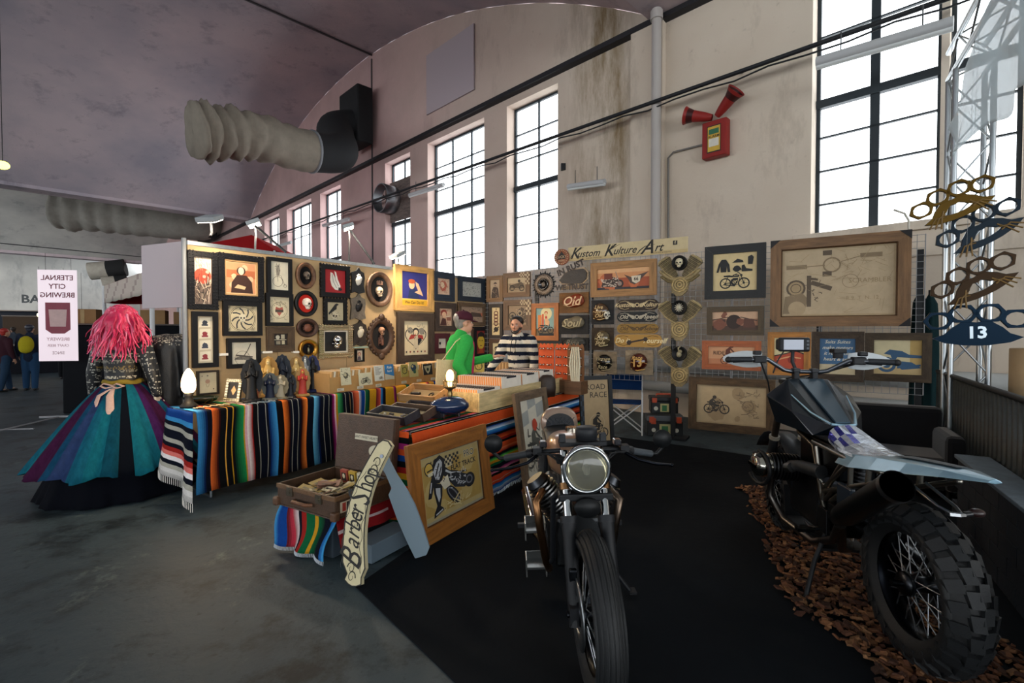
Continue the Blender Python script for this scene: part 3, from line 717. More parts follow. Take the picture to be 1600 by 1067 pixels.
def poster(a):                                   # plain stand-in with the lettering of the poster
    a.rect(0, 0, 1, 1, '2c2f78').rect(0, 0, 1, .2, 'd8a830').rect(0, .17, 1, .2, 'e4c060')
    a.poly([(.25, .2), (.7, .2), (.62, .42), (.5, .52), (.3, .46)], '22305a').poly([(.5, .4), (.72, .34), (.84, .3), (.8, .38), (.66, .66), (.54, .72), (.56, .6), (.64, .46)], 'dfb58e').disc(.4, .62, .11, 'dfb58e', .13).disc(.4, .72, .13, 'b5532e', .07)
    a.text('We Can Do It!', .5, .09, .12, '1a1a20', shear=.1, bold=.01)
M, w, h = F_(3, 765, 1050, 122, 447); framed('framed_picture', M, w, h, 'light wooden frame with a blue and yellow slogan poster', .17 * w, 'c59a5c', 'wood', poster, bt=.13 * h)
def tattoo(a):
    a.rect(0, 0, 1, 1, 'd9cba8'); pts = [(.5 + .44 * math.sin(t) ** 3 * 1.0, .52 + .33 * (13 * math.cos(t) - 5 * math.cos(2 * t) - 2 * math.cos(3 * t) - math.cos(4 * t)) / 15) for t in [2 * PI * i / 30 for i in range(30)]]
    a.poly(pts, '24272a'); a.poly([(.5 + (x - .5) * .92, .52 + (y - .52) * .92) for x, y in pts], 'd2c6a8')
    a.disc(.5, .68, .13, '1c1e24').disc(.5, .66, .09, 'e3cfae').disc(.28, .72, .1, '8a8478').disc(.74, .7, .11, '8a8478').poly([(.2, .45), (.48, .5), (.5, .6), (.3, .6)], '9e3a34').poly([(.55, .5), (.82, .45), (.78, .58), (.6, .6)], '9e3a34').poly([(.4, .2), (.62, .2), (.58, .55), (.44, .55)], 'c8bca0').poly([(.58, .28), (.74, .42), (.72, .5), (.58, .48)], '1c1e24')
    a.hatch(.15, .4, .85, .85, '24272a', 30, 3, .1, .012)
    for i in range(6): a.disc(.12 + .15 * i, .1, .03, '8a3430' if i % 2 else '24272a', n=8)
M, w, h = F_(3, 785, 1052, 458, 822); framed('framed_picture', M, w, h, 'dark weathered wooden frame with a tattoo-style lady in a heart', .17 * w, '43362c', 'rough_wood', tattoo, bt=.17 * w)
def redabs(a): a.rect(0, 0, 1, 1, 'c7a890').blob(.5, .55, .34, 'a85a48', 3).blob(.45, .6, .2, 'cfb79a', 5).hatch(.1, .1, .9, .9, '7a3a30', 30, 3, .2, .015).hatch(.1, .1, .9, .9, '5a4a44', 20, 9, .2, .01)
def words(a):
    a.rect(0, 0, 1, 1, 'a8a8a0')
    for j in range(9): a.hatch(.03, .06 + j * .1, .9, .12 + j * .1, '4c5458', 14, j, .06, .012)
def smoke(a): a.rect(0, 0, 1, 1, 'c9a88c').disc(.4, .72, .24, '8f3a30', .2).disc(.42, .62, .17, 'd9b090').poly([(.1, .02), (.62, .02), (.55, .4), (.3, .45)], '4a2a28').hatch(.1, .05, .9, .9, '6a3a34', 30, 3, .16, .016).rect(.62, .3, .95, .5, '8c5a4a').line([(.55, .5), (.85, .56)], .03, 'e0d4c0')
def longland(a): a.rect(0, 0, 1, 1, '98806c').rect(0, .4, 1, .62, 'b4684a').poly([(.3, .35), (.5, .65), (.9, .6), (.98, .35)], '4a3c34').hatch(0, 0, .9, .9, '3a302a', 40, 3, .12, .01)
def pop(a):
    a.rect(0, 0, 1, 1, '8c2c24').disc(.5, .52, .34, 'd8b23a', .34).poly([(.16, .6), (.2, .86), (.5, .97), (.8, .88), (.84, .6), (.7, .74), (.3, .74)], '1e1a18').line([(.34, .58), (.44, .56)], .04, '1e1a18').line([(.56, .56), (.68, .58)], .04, '1e1a18').line([(.4, .36), (.6, .35)], .05, '7a2420').poly([(.2, .02), (.8, .02), (.62, .22), (.4, .22)], 'b84a2c')
def ace(a): a.rect(0, 0, 1, 1, 'ddd6c4').blob(.3, .5, .15, '1a1a1c').hatch(.1, .1, .9, .9, '8a3a38', 8)
pic(WALL_L, 4, (345, 503, 117, 326), 'navy frame with a mottled red print, beside the slogan poster', .22, '1c2a3a', 'wood', redabs)
pic(WALL_L, 4, (535, 722, 155, 330), 'navy frame with rows of tiny pale lettering near the corner', .2, '152433', 'wood', words)
pic(WALL_L, 4, (362, 515, 338, 546), 'dark wooden frame with a red-toned portrait of a smoker', .2, '3c302a', 'rough_wood', smoke)
pic(WALL_L, 4, (530, 728, 340, 506), 'brown plank frame with a car in a landscape, behind the cap', .17, '5a4632', 'rough_wood', longland)
pic(WALL_L, 4, (358, 470, 560, 705), 'burgundy frame with a playing card, behind the green jacket', .26, '4a1c26', 'wood', ace)
pic(WALL_L, 4, (520, 640, 520, 700), 'pale cream picture in a brown frame behind the green jacket', .12, '4a382a', 'wood', bg('d8cba8'))
pic(WALL_L, 4, (643, 755, 513, 735), 'black frame with a yellow-faced portrait on red near the corner', .17, '17151a', 'satin', pop)

# ================================================================ pictures on the grid wall
def rider(a): a.rect(0, 0, 1, 1, 'b09a80').poly([(.1, 0), (.9, 0), (.8, .5), (.66, .62), (.3, .6), (.15, .4)], '3c2e28').disc(.5, .76, .17, '4a3830').rect(.34, .68, .68, .76, 'b39a84').hatch(.1, 0, .9, .6, 'a08a74', 30, 3, .16, .02).ring(.3, .14, .2, .05, '1c1614')
def oldcar(a):
    a.rect(0, 0, 1, 1, '9a8468').rect(0, .62, 1, 1, 'b5a080').poly([(.1, .3), (.14, .5), (.55, .62), (.72, .7), (.82, .6), (.9, .4), (.86, .28)], '5a4a38').ring(.24, .3, .14, .05, '2a211a').ring(.76, .28, .15, .05, '2a211a').disc(.62, .76, .07, '3a2e24').hatch(.1, .25, .85, .55, '2a211a', 30, 3, .14, .012).rect(.05, .18, .95, .22, '7a684e')
def wheelcar(a):
    a.rect(0, 0, 1, 1, '8a745c').disc(.22, .45, .2, '2a211c').ring(.22, .45, .15, .02, 'b09a7c').ring(.22, .45, .1, .02, 'b09a7c').poly([(.4, .1), (.95, .1), (.98, .75), (.7, .9), (.5, .75)], '4a3c30').disc(.62, .6, .13, '9a866a').disc(.62, .6, .08, '2a211c').hatch(.4, .1, .95, .8, 'a8927a', 30, 2, .16, .014)
def knucks(a):
    a.rect(0, 0, 1, 1, 'cdb78a').disc(.5, .93, .07, '241c18', n=8)
    for i in range(4): a.ring(.48, .78 - i * .12, .26, .1, '5a2a24')
    a.blob(.5, .2, .3, '241c18', 4).line([(.2, .1), (.8, .3)], .12, '241c18').text('custom', .5, .4, .1, '3a2420', shear=.3)
def devil(a): a.rect(0, 0, 1, 1, 'cdbd96'); a_skull(a, .5, .55, .26, '3c3028', 'cdbd96'); a.hatch(.1, .1, .9, .5, '3c3028', 16, 3, .2, .02)
def girlbike(a):
    a.rect(0, 0, 1, 1, '7fa09c').rect(0, .0, 1, .25, '6a5a40').disc(.55, .8, .3, 'd8cc9a').rect(.1, .2, .3, .75, 'd07a3a').rect(.32, .3, .42, .78, 'c8572e'); a_bike(a, .52, .2, .17, '1e1c20', hl='c8c4b4')
    a.poly([(.5, .4), (.7, .36), (.74, .5), (.62, .62), (.6, .74), (.5, .74), (.48, .56)], 'd9a678').disc(.55, .82, .09, 'b5542c').disc(.55, .8, .06, 'e0b48c').poly([(.5, .62), (.62, .62), (.6, .7), (.5, .7)], 'c03c2c')
pic(WALL_G, 4, (750, 868, 145, 332), 'brown wooden frame with a helmeted rider, at the corner', .2, '7a5a3a', 'wood', rider)
M, w, h = vspan(WALL_G, 4, 870, 1063, 122, 298, .012)
def corner_check(mb, w, h, b, d, c):
    for i in range(3):
        for j in range(6):
            if (i + j) % 2: mb.cbox(w / 2 - b + b * (i + .5) / 3, h / 2 - h * .5 * (j + .5) / 6, d, b / 3, h * .5 / 6, .003, 'b8a484', 'print')
            if (i + j) % 2 and j < 5: mb.cbox(w / 2 - b - w * .22 * (j + .5) / 5, h / 2 - b * (i + .5) / 3, d, w * .22 / 5, b / 3, .003, 'b8a484', 'print')
framed('framed_picture', M, w, h, 'brown frame with chequered corner and an old racing car', .2 * h, '6a4c30', 'wood', oldcar, ornate=corner_check)
M, w, h = vspan(WALL_G, 4, 872, 1072, 318, 538, .012)
framed('framed_picture', M, w, h, 'brown frame with chequered corner and a close-up wheel', .18 * h, '624a36', 'wood', wheelcar, ornate=corner_check)
pic(WALL_G, 4, (765, 866, 348, 596), 'tall dark frame with stacked rings and lettering on cream', .2, '2c2420', 'wood', knucks)
pic(WALL_G, 4, (768, 866, 600, 758), 'small brown frame with a dark skull sketch, lowest at the corner', .24, '4c3626', 'wood', devil)
pic(WALL_G, 4, (1075, 1270, 342, 612), 'bright orange-brown frame with a woman on a motorcycle', .16, 'a8622a', 'wood', girlbike)
M, w, h = vspan(WALL_G, 4, 1118, 1285, 634, 668, .012); mb = MB('rough_wood', '8a6238'); mb.box(-w / 2, w / 2, -h / 2, h / 2, 0, .03)
solo('wooden_board', 'plain brown board behind the orange display cards', 'board', mb, M, bevel=.004)
M, w, h = vspan(WALL_G, 4, 1128, 1285, 560, 640, .006); mb = MB('satin', '1c2026'); mb.box(-w / 2, w / 2, -h / 2, h / 2, .006, .02)
solo('dark_panel', 'dark panel on the grid just under the orange-framed picture', 'panel', mb, M)
# sunburst mirror
M, w, h = vspan(WALL_G, 4, 1075, 1253, 100, 315, .03); r = w / 2
t = thing('sunburst_ornament', 'round sunburst ornament with pointed rays and a dark centre', 'sunburst', M)
mb = MB('carved', '1f1c1c')
for i in range(30):
    a = 2 * PI * i / 30; rr = r if i % 2 else r * .88; mb.tube([(r * .5 * math.cos(a), r * .5 * math.sin(a), .01), (r * .8 * math.cos(a), r * .8 * math.sin(a), .015), (rr * math.cos(a), rr * math.sin(a), .01)], [.012, .02, .004], n=5)
mb.build('rays', t)
mb = MB('carved', '9a8672'); mb.lathe([(r * .74, 0), (r * .74, .03), (r * .55, .045), (r * .42, .03), (r * .42, 0)], 40); 
for i in range(36): a = 2 * PI * i / 36; mb.tube([(r * .45 * math.cos(a), r * .45 * math.sin(a), .04), (r * .72 * math.cos(a), r * .72 * math.sin(a), .035)], .007, '6e5c4c', n=5)
mb.build('ring', t)
mb = MB('gloss', '0c0c0e'); mb.lathe([(r * .42, 0), (r * .40, .05), (r * .34, .06), (r * .3, .03), (0, .028)], 32); mb.use('carved', '8a7a6a'); mb.ell((0, 0, .03), r * .14, r * .18, .03); mb.build('centre', t)
# banner: board and round badge
M, w, h = vspan(WALL_G, 5, 120, 918, 46, 122, .03)
t = thing('banner_board', 'long cream signboard reading Kustom Kulture Art above the grid', 'sign', M)
M2, w2, h2 = vspan(WALL_G, 5, 118, 320, 92, 165, .03); hb = .215
mb = MB('print', 'c9b78e'); mb.box(-w / 2, w / 2, -hb / 2, hb / 2, 0, .012)
a = Art(mb, w, hb, .012); a.rect(0, 0, 1, .22, 'bfa878'); mb.build('board', t)
mb = MB('print', '17130f'); 
for bdy, x, sz in (('K', -.44, .2), ('ustom', -.315, .125), ('K', -.135, .2), ('ulture', .0, .125), ('A', .185, .23), ('rt', .275, .135)):
    mb.text(bdy, sz * 1.22, x * w, -.0 if len(bdy) == 1 else -.012, .0145, shear=.45, bold=.012, sx=.95)
for x in (-.455, -.135): mb.tube([(x * w - .05, -.07, .0145), (x * w + .02, .02, .0145), (x * w + .08, .1, .0145)], [.002, .007, .002], n=4, flat=.1); mb.tube([(x * w, 0, .0145), (x * w + .09, .05, .0145), (x * w + .19, .09, .0145)], [.002, .005, .001], n=4, flat=.1)
mb.tube([(.1 * w, -.09, .0145), (.13 * w, -.03, .0145), (.17 * w, .02, .0145), (.25 * w, .04, .0145)], [.003, .008, .005, .002], n=4, flat=.1)
mb.text('HAND PAINTED', .032, -.26 * w, -.085, .0145, sx=1.1, c='4a3c2c'); mb.text('OLD PAINTING', .032, .03 * w, -.085, .0145, sx=1.1, c='4a3c2c'); mb.text('CARVED & PAINTED', .028, .31 * w, -.085, .0145, c='4a3c2c')
mb.cbox(.405 * w, .035, .0135, .06, .06, .003, '2a2420'); mb.text('f', .06, .405 * w, .035, .0165, c='d8c9a4', bold=.02)
mb.build('lettering', t)
M, w, h = vspan(WALL_G, 5, 30, 128, 82, 190, .05); r = w * .5
t = thing('round_badge', 'round rust-red badge with a dark diamond emblem beside the signboard', 'badge', M)
mb = MB('carved', '8a5238'); mb.lathe([(0, .02), (r * .8, .02), (r * .86, .03), (r, .03), (r, 0)], 32); mb.build('disc', t)
mb = MB('print', '1c1814'); mb.prism([(0, r * .68), (r * .55, 0), (r * .4, -.3 * r), (0, -.2 * r), (-r * .4, -.3 * r), (-r * .55, 0)], .02, .026); mb.text('LUCKY', .055, 0, -.0, .028, c='d8b890'); mb.text('MARKS', .035, 0, -.06, .028, c='d8b890')
for i in range(20): a = 2 * PI * i / 20; mb.cbox(r * .82 * math.cos(a), r * .82 * math.sin(a), .031, .012, .012, .002, 'd8b890')
mb.build('emblem', t)
# 'in rust we trust' tank carving
M, w, h = vspan(WALL_G, 5, 58, 262, 193, 350, .02)
t = thing('tank_carving', 'dark fuel tank silhouette carving with the words in rust we trust', 'carving', M)
TK = [(-.5, -.12), (-.3, .22), (-.05, .36), (.35, .4), (.47, .2), (.45, -.1), (.3, -.3), (-.1, -.32), (-.4, -.26)]
mb = MB('carved', 'b59a78'); mb.prism([(x * w * 1.0, y * h * 1.02) for x, y in TK], 0, .02); mb.prism([(x * w * .92, y * h * .86) for x, y in TK], .02, .045, '2e2620'); mb.build('tank', t, bevel=.006)
mb = MB('carved', '2c1c14'); mb.text('IN RUST', .13, -.04, .40 * h, .05, bold=.05, rot=.35, depth=.02); mb.text('WE TRUST', .115, -.02, -.42 * h, .05, bold=.05); mb.prism([(-.42 * w, -.5 * h), (.4 * w, -.5 * h), (.4 * w, -.34 * h), (-.42 * w, -.34 * h)], 0, .01, 'a58a68'); mb.build('lettering', t)
# trike picture
def trike(a):
    a.rect(0, 0, 1, 1, '9c4a2a').rect(0, .55, 1, 1, 'c98c5c').rect(0, .8, 1, 1, 'd8a878').rect(0, 0, 1, .12, '2a2a34').grain('b8643c', 4, 4)
    a.ring(.44, .28, .075, .03, '1c1a1c').disc(.44, .28, .04, '8a8078'); a.poly([(.08, .15), (.38, .12), (.42, .5), (.3, .62), (.12, .5)], '3a2c28')
    a.line([(.44, .3), (.36, .85)], .015, '8a7a70'); a.hatch(.08, .14, .4, .55, 'c8b8a8', 50, 3, .07, .012); a.rect(.14, .5, .3, .78, '6a2c1c')
    a.poly([(.52, .7), (.66, .55), (.98, .78), (.84, .45), (.8, .3), (.72, .2), (.64, .3), (.6, .48)], '4a3a34').poly([(.66, .6), (.84, .62), (.82, .35), (.75, .25), (.68, .34)], 'cfc4ae').text('66', .75, .46, .22, '2a211c', bold=.03).rect(.52, .0, .98, .08, '1c1c24')
pic(WALL_G, 5, (272, 712, 162, 396), 'wide light brown wooden frame with a painted trike and road shield', .2, '9a7040', 'wood', trike)
def panel_helm(box, label, c, draw, name='carved_plaque'):
    M, w, h = vspan(WALL_G, 5, *box, .015); t = thing(name, label, 'carved plaque', M)
    mb = MB('rough_wood', c); mb.box(-w / 2, w / 2, -h / 2, h / 2, 0, .02); mb.build('board', t, bevel=.004)
    k = MB('gloss', '3a2a1c'); draw(k, w, h)
    for v in k.v: v.z = max(v.z, .004)
    k.build('carving', t)
def tank(c, letter, cc='d8b890', s=1):
    def f(k, w, h):
        k.use('satin', c); k.ell((0, .02, .03), .38 * w * s, .3 * h * s, .05); k.ell((.12 * w, .05, .03), .24 * w * s, .28 * h * s, .055)
        k.text(letter, .6 * h, -.04 * w, .02, .083, cc, 'print', shear=.35, bold=.015)
        k.tube([(-.3 * w, -.1 * h, .075), (-.1 * w, -.2 * h, .08), (.1 * w, -.12 * h, .084), (.28 * w, -.08 * h, .08)], .005, cc, 'print', n=4)
    return f
panel_helm((62, 258, 372, 508), 'wooden plaque with a reddish fuel tank lettered Old', '6e4a24', tank('7a3218', 'Old'))
panel_helm((58, 258, 522, 648), 'dark plaque with a silvery scrollwork fuel tank', '1e1c1c', tank('6a604c', 'Soul', 'a89a78'))
panel_helm((75, 258, 672, 758), 'dark plaque with a dull grey fuel tank, lowest of three', '1a1918', tank('3c3a34', 'Ride', '6e6a5c', 1.1))
def helmet(c, lines, cc, skull=False, num=None):
    def f(k, w, h):
        r = min(w, h) * .36; x0 = -.06 * w if skull else 0
        k.use('gloss', c); k.ell((x0, .03 * h, .03), r, r, .09); k.ell((x0 - .02, -.1 * h, .03), r * .86, r * .8, .08)
        if skull: k.use('carved'); skull3(k, x0 + r * .75, -.12 * h, .05, r * .5, 'd8d2c0', '120e0c', .7)
        for i, l in enumerate(lines): k.text(l, r * .62, x0 - .0, .03 * h + r * (.45 - i * .5), .1305, cc, 'print', shear=.3, bold=.015)
        if num: k.text(num, r * 1.2, 0, -.02 * h, .1305, cc, 'print', bold=.03)
        for s in (-1, 1): k.tube([(x0 + s * r * .95, -.05 * h, .04), (x0 + s * r * .7, .02 * h, .1), (x0 + s * r * .4, -.02 * h, .115)], .006, cc, 'print', n=4)
        k.tube([(x0 - r * .8, -.1 * h - r * .45, .06), (x0, -.1 * h - r * .62, .085), (x0 + r * .8, -.1 * h - r * .45, .06)], .008, cc, 'satin', n=5)
    return f
panel_helm((275, 426, 422, 582), 'dark plaque with a helmet and a skull in profile', '1c1c1e', helmet('4a3420', ['Live', 'for', 'Old'], 'c9ab78', True))
panel_helm((278, 424, 605, 755), 'brown plaque with a golden helmet covered in script', '35281a', helmet('5a4c34', ['Go', 'Old', 'Style'], 'cbb88c'))
panel_helm((288, 445, 765, 915), 'weathered board with a black helmet reading Vintage Race', '8c7a62', helmet('14120f', ['Vintage', '', 'Race'], 'b8a880'))
panel_helm((502, 686, 755, 918), 'pale weathered board with a red-brown helmet numbered 13', '94826a', helmet('4a160c', ['Race'], 'e0b060', num='13'))
# skateboard decks
def deck(box, label, c, c2, script, wrench=False):
    M, w, h = vspan(WALL_G, 5, *box, .02); t = thing('skateboard_deck', label, 'skateboard deck', M); r = h / 2
    P = [(-w / 2 + r - r * math.sin(PI * i / 10), r * math.cos(PI * i / 10)) for i in range(11)] + [(w / 2 - r + r * math.sin(PI * i / 10), -r * math.cos(PI * i / 10)) for i in range(11)]
    mb = MB('satin', c); mb.prism(P, 0, .014); mb.build('deck', t, bevel=.004)
    k = MB('print', c2)
    k.text(script[0], h * .55, -w * .33, 0, .016, shear=.35, bold=.015); k.text(script[1], h * .55, w * .33, 0, .016, shear=.35, bold=.015)
    if wrench: k.use(c='2e2018'); k.prism([(-.18 * w, -.04), (.16 * w, .01), (.16 * w, .035), (-.18 * w, -.015)], 0, .017); k.prism([(-.18 * w + .04 * math.cos(i), -.028 + .04 * math.sin(i)) for i in range(6)], 0, .018); k.prism([(.16 * w + .035 * math.cos(i), .022 + .035 * math.sin(i)) for i in range(6)], 0, .018)
    else:
        k.ring([(h * .2 * math.cos(i * .5236), h * .2 * math.sin(i * .5236)) for i in range(12)], [(h * .13 * math.cos(i * .5236), h * .13 * math.sin(i * .5236)) for i in range(12)], .014, .017)
        for s in (-1, 1):
            for j in range(4): k.prism([(s * h * .22, h * (.1 - .08 * j)), (s * h * (1 - .15 * j), h * (.3 - .13 * j)), (s * h * (.9 - .15 * j), h * (.2 - .13 * j)), (s * h * .22, h * (.04 - .08 * j))], .014, .0165)
    for s in (-1, 1):
        k.tube([(s * w * .2, -h * .3, .015), (s * w * .3, -h * .4, .015), (s * w * .42, -h * .25, .015), (s * w * .46, 0, .015)], .003, n=4); k.tube([(s * w * .2, h * .3, .015), (s * w * .3, h * .4, .015), (s * w * .42, h * .3, .015)], .003, n=4)
    k.build('graphics', t)
deck((445, 722, 418, 490), 'brown skateboard deck with pale wings, topmost of the four', '2c2018', 'cdb98e', ('Kustom', 'Kulture'))
deck((445, 718, 500, 568), 'black skateboard deck with pale winged script, second from top', '14181c', 'bcb4a0', ('Old', 'Speed'))
deck((445, 722, 580, 645), 'mustard brown skateboard deck with dark wings and script, third from top', '8a6a30', '3a2814', ('Old', 'School'))
deck((428, 748, 650, 735), 'long light wood skateboard deck with a painted wrench, lowest of four', 'a9813f', 'e4d4a4', ('Do it', 'Yourself'), True)
# V-twin engine sculptures
def engine(box, label, cen, low):
    M, w, h = vspan(WALL_G, 5, *box, .015); t = thing('engine_sculpture', label, 'engine sculpture', M, None)
    mb = MB('carved', '8a7850')
    for s in (-1, 1):
        Q = Vector((s * .09 * w, -.06 * h, 0)); P = Vector((s * .40 * w, .37 * h, 0)); d = (P - Q).normalized(); n = Vector((-d.y, d.x, 0)); L = (P - Q).length
        X = lambda f, g: tuple((Q + d * L * f + n * w * g).xy)
        mb.prism([X(0, .06), X(0, -.06), X(.95, -.17), X(.95, .17)], 0, .03, '4a3e28')
        for i in range(13): f = .06 + .86 * i / 13; g = .07 + .115 * f; mb.prism([X(f, g), X(f, -g), X(f + .038, -g - .003), X(f + .038, g + .003)], .03, .052, '8a7850' if i % 2 else '75653f')
        mb.prism([X(.93, .17), X(.93, -.17), X(1.03, -.12), X(1.06, 0), X(1.03, .12)], 0, .058, '94825a'); mb.tube([(*X(.98, -.12), .058), (*X(1.0, .12), .058)], .012, 'a8966a')
        mb.tube([(s * .47 * w, .24 * h, .03), (s * .34 * w, .06 * h, .05), (s * .1 * w, -.1 * h, .05)], .011, 'a08c60')
        if low == 0: mb.tube([(s * .1 * w, -.14 * h, .04), (s * .3 * w, -.05 * h, .05), (s * .42 * w, .06 * h, .04), (s * .47 * w, .10 * h, .03)], .024, '94825a'); mb.tube([(s * .05 * w, -.2 * h, .04), (s * .28 * w, -.15 * h, .05), (s * .45 * w, -.02 * h, .04)], .018, '75653f')
    mb.build('cylinders', t)
    mb = MB('carved', '8a7850'); mb.prism([(-.2 * w, -.05 * h), (.2 * w, -.05 * h), (.22 * w, -.2 * h), (.16 * w, -.4 * h), (.05 * w, -.5 * h), (-.08 * w, -.5 * h), (-.2 * w, -.38 * h)], 0, .05)
    for r in (.17, .11, .05): mb.tube([(r * w * math.cos(i * .524), -.24 * h + r * w * math.sin(i * .524), .055) for i in range(12)], .010, 'b8a06c', closed=True, n=6)
    for i in range(5): mb.ell(((.18 if i % 2 else -.17) * w, (-.1 - .08 * i) * h, .055), .012, c='c0aa78', n=6, k=4)
    mb.build('crankcase', t)
    mb = MB('satin', '0c0c0d'); r = .18 * w; mb.lathe([(r, .02), (r, .085), (r * .9, .09), (r * .85, .08), (0, .08)], 28, o=(0, .27 * h, 0)); mb.build('air_cleaner', t)
    mb = MB('carved', 'd0c4a4'); cen(mb, 0, .27 * h, .085, r); mb.build('emblem', t)
def cskull(mb, x, y, z, r): skull3(mb, x, y, z, r * .6, 'd9cfae')
def csun(mb, x, y, z, r):
    for i in range(12): a = i * .524; mb.tube([(x, y, z), (x + r * .6 * math.cos(a), y + r * .6 * math.sin(a), z)], [.016, .004], 'b8b09c', n=5)
    mb.ell((x, y, z), r * .25, c='c8c0a8')
def cheart(mb, x, y, z, r): mb.ell((x, y - .01, z), r * .34, r * .42, .03, '9a9072'); mb.ell((x + .02, y + .03, z), r * .22, r * .25, .03, '9a9072'); mb.tube([(x, y + .03, z + .01), (x - .01, y + .08, z), (x + .02, y + .1, z)], .01, '9a9072')
engine((728, 1012, 112, 395), 'bronze V-twin engine sculpture with a skull medallion, topmost of three', cskull, 0)
engine((728, 1008, 408, 693), 'bronze V-twin engine sculpture with a sunburst medallion, middle of three', csun, 1)
engine((728, 1008, 712, 998), 'bronze V-twin engine sculpture with a heart medallion, lowest of three', cheart, 1)
# right part of the grid wall
def gear(a):
    a.rect(0, 0, 1, 1, 'd3bd8c'); K = '17181a'; a_bike(a, .5, .2, .135, K, hl='d3bd8c')
    a.poly([(.08, .5), (.13, .72), (.2, .84), (.3, .84), (.38, .7), (.4, .5), (.34, .5), (.32, .66), (.31, .5), (.18, .5), (.17, .66), (.13, .5)], K).poly([(.44, .74), (.56, .84), (.68, .8), (.7, .74)], K).disc(.55, .58, .08, K).poly([(.46, .6), (.64, .6), (.66, .54), (.46, .54)], K).poly([(.66, .5), (.66, .66), (.72, .68), (.76, .58), (.9, .55), (.9, .5)], K).poly([(.8, .68), (.8, .88), (.88, .92), (.93, .86), (.9, .68)], K)
pic(WALL_G, 6, (66, 357, 100, 355), 'black-framed picture of riding gear above a motorcycle silhouette', .15, '0f1114', 'wood', gear, d=.04)
def barrel(a): a.rect(0, 0, 1, 1, '9c6e54').rect(0, .6, 1, 1, 'c9a486').rect(0, 0, 1, .25, '4a342a').disc(.48, .45, .17, '30201a').line([(.0, .55), (.35, .7)], .02, '3a2a24').line([(.62, .7), (.98, .5)], .02, '3a2a24').poly([(.05, .15), (.3, .2), (.3, .6), (.12, .62)], '4a3028').poly([(.68, .15), (.95, .15), (.9, .6), (.7, .62)], '5a382c').grain('7a4a38', 4, 8)
pic(WALL_G, 6, (76, 347, 392, 530), 'brown wooden frame with a round barrel-like engine in sepia', .18, '4a3a22', 'wood', barrel)
def ride(a):
    a.rect(0, 0, 1, 1, 'c8946c').rect(0, 0, 1, .3, 'b87a54'); a_bike(a, .5, .2, .09, '5a2c20'); a_rider(a, .48, .2, .1, '5a2c20'); a.text('RIDE', .24, .62, .3, '2c1a14', bold=.0).text('OR DIE', .8, .62, .3, '2c1a14')
pic(WALL_G, 6, (53, 334, 556, 694), 'orange-stained frame reading Ride or Die', .2, 'a4562a', 'wood', ride)
def blueprint(a):
    a.rect(0, 0, 1, 1, 'b39c7a').rect(.03, .04, .97, .96, 'bda888'); K = '8a765a'; D = '5c4d3c'
    a.rect(.05, .7, .24, .76, K).rect(.7, .82, .88, .88, K).line([(.24, .73), (.4, .74)], .01, K).ring(.46, .74, .08, .015, K).rect(.38, .88, .46, .95, D).rect(.38, .58, .46, .65, D).line([(.54, .78), (.7, .84)], .008, K)
    a.disc(.14, .42, .09, D).disc(.14, .42, .07, 'a8906c').ring(.14, .42, .05, .008, D).poly([(.02, .05), (.04, .3), (.2, .35), (.26, .25), (.2, .05)], K).disc(.15, .12, .08, 'b39c7a').rect(.24, .15, .28, .6, D).line([(.28, .5), (.46, .4)], .045, D).line([(.24, .56), (.34, .54)], .025, D).hatch(.26, .2, .38, .5, D, 16, 3, .06, .006)
    a.hatch(.45, .5, .95, .8, 'a08a68', 30, 4, .12, .004).hatch(.05, .05, .95, .95, 'a8926f', 50, 5, .2, .003).text('SCRAMBLER', .78, .5, .09, 'a08a68').text('R 9  T  N. 12', .72, .26, .07, 'a08a68').ring(.62, .5, .07, .004, K)
M, w, h = vspan(WALL_G, 6, 378, 1043, 58, 487, .02)
t = framed('framed_picture', M, w, h, 'very large brown wooden frame with a faded motorcycle blueprint', .085 * w, '7c5a38', 'wood', blueprint, d=.06, lip=.012, lipc='5a4026')
mb = MB('satin', '1c1a1c')
for sx in (-1, 1):
    for sy in (-1, 1): mb.prism([(sx * w / 2 * 1.002, sy * h / 2 * 1.003), (sx * (w / 2 - .11), sy * h / 2 * 1.003), (sx * w / 2 * 1.002, sy * (h / 2 - .1))], .0, .064)
mb.build('corner_plates', t)
def road(a): a.rect(0, 0, 1, 1, 'd8cc9c').poly([(0, 0), (1, 0), (1, .5), (.7, .62), (.4, .5), (0, .4)], 'b4482c').line([(0, .42), (.4, .5), (.7, .6), (1, .5)], .04, '2c2420').line([(.1, .3), (.5, .4), (.9, .36)], .05, 'd8a070').disc(.6, .3, .14, '8c2c20')
pic(WALL_G, 6, (364, 570, 514, 720), 'amber wooden frame with a cream and red picture behind the handlebar', .16, 'b0742c', 'wood', road)
def script_blue(a):
    a.rect(0, 0, 1, 1, '3a6288').rect(0, 0, 1, .28, 'c8b894')
    for j, l in enumerate(('Suits Suites', 'make motors', 'it rolls from', 'heart & soul')): a.text(l, .5, .9 - j * .16, .13, 'd8d4c0', shear=.3, bold=.01)
    a_bike(a, .28, .12, .1, 'c9bfa4')
pic(WALL_G, 6, (573, 822, 512, 748), 'dark weathered frame with pale script on blue', .16, '43362a', 'rough_wood', script_blue)
def bluebike(a):
    a.rect(0, 0, 1, 1, 'cbbf98').rect(.76, 0, 1, 1, 'b4975a').rect(0, 0, 1, .2, 'c0a878'); B = '2c5274'; a.ring(.28, .28, .2, .07, B).disc(.28, .28, .09, B).poly([(.22, .6), (.34, .72), (.6, .68), (.74, .58), (1, .56), (1, .48), (.5, .5), (.46, .4), (.8, .36), (1, .2), (.6, .14), (.44, .3), (.36, .56)], B).line([(.5, .2), (.98, .28)], .05, B)
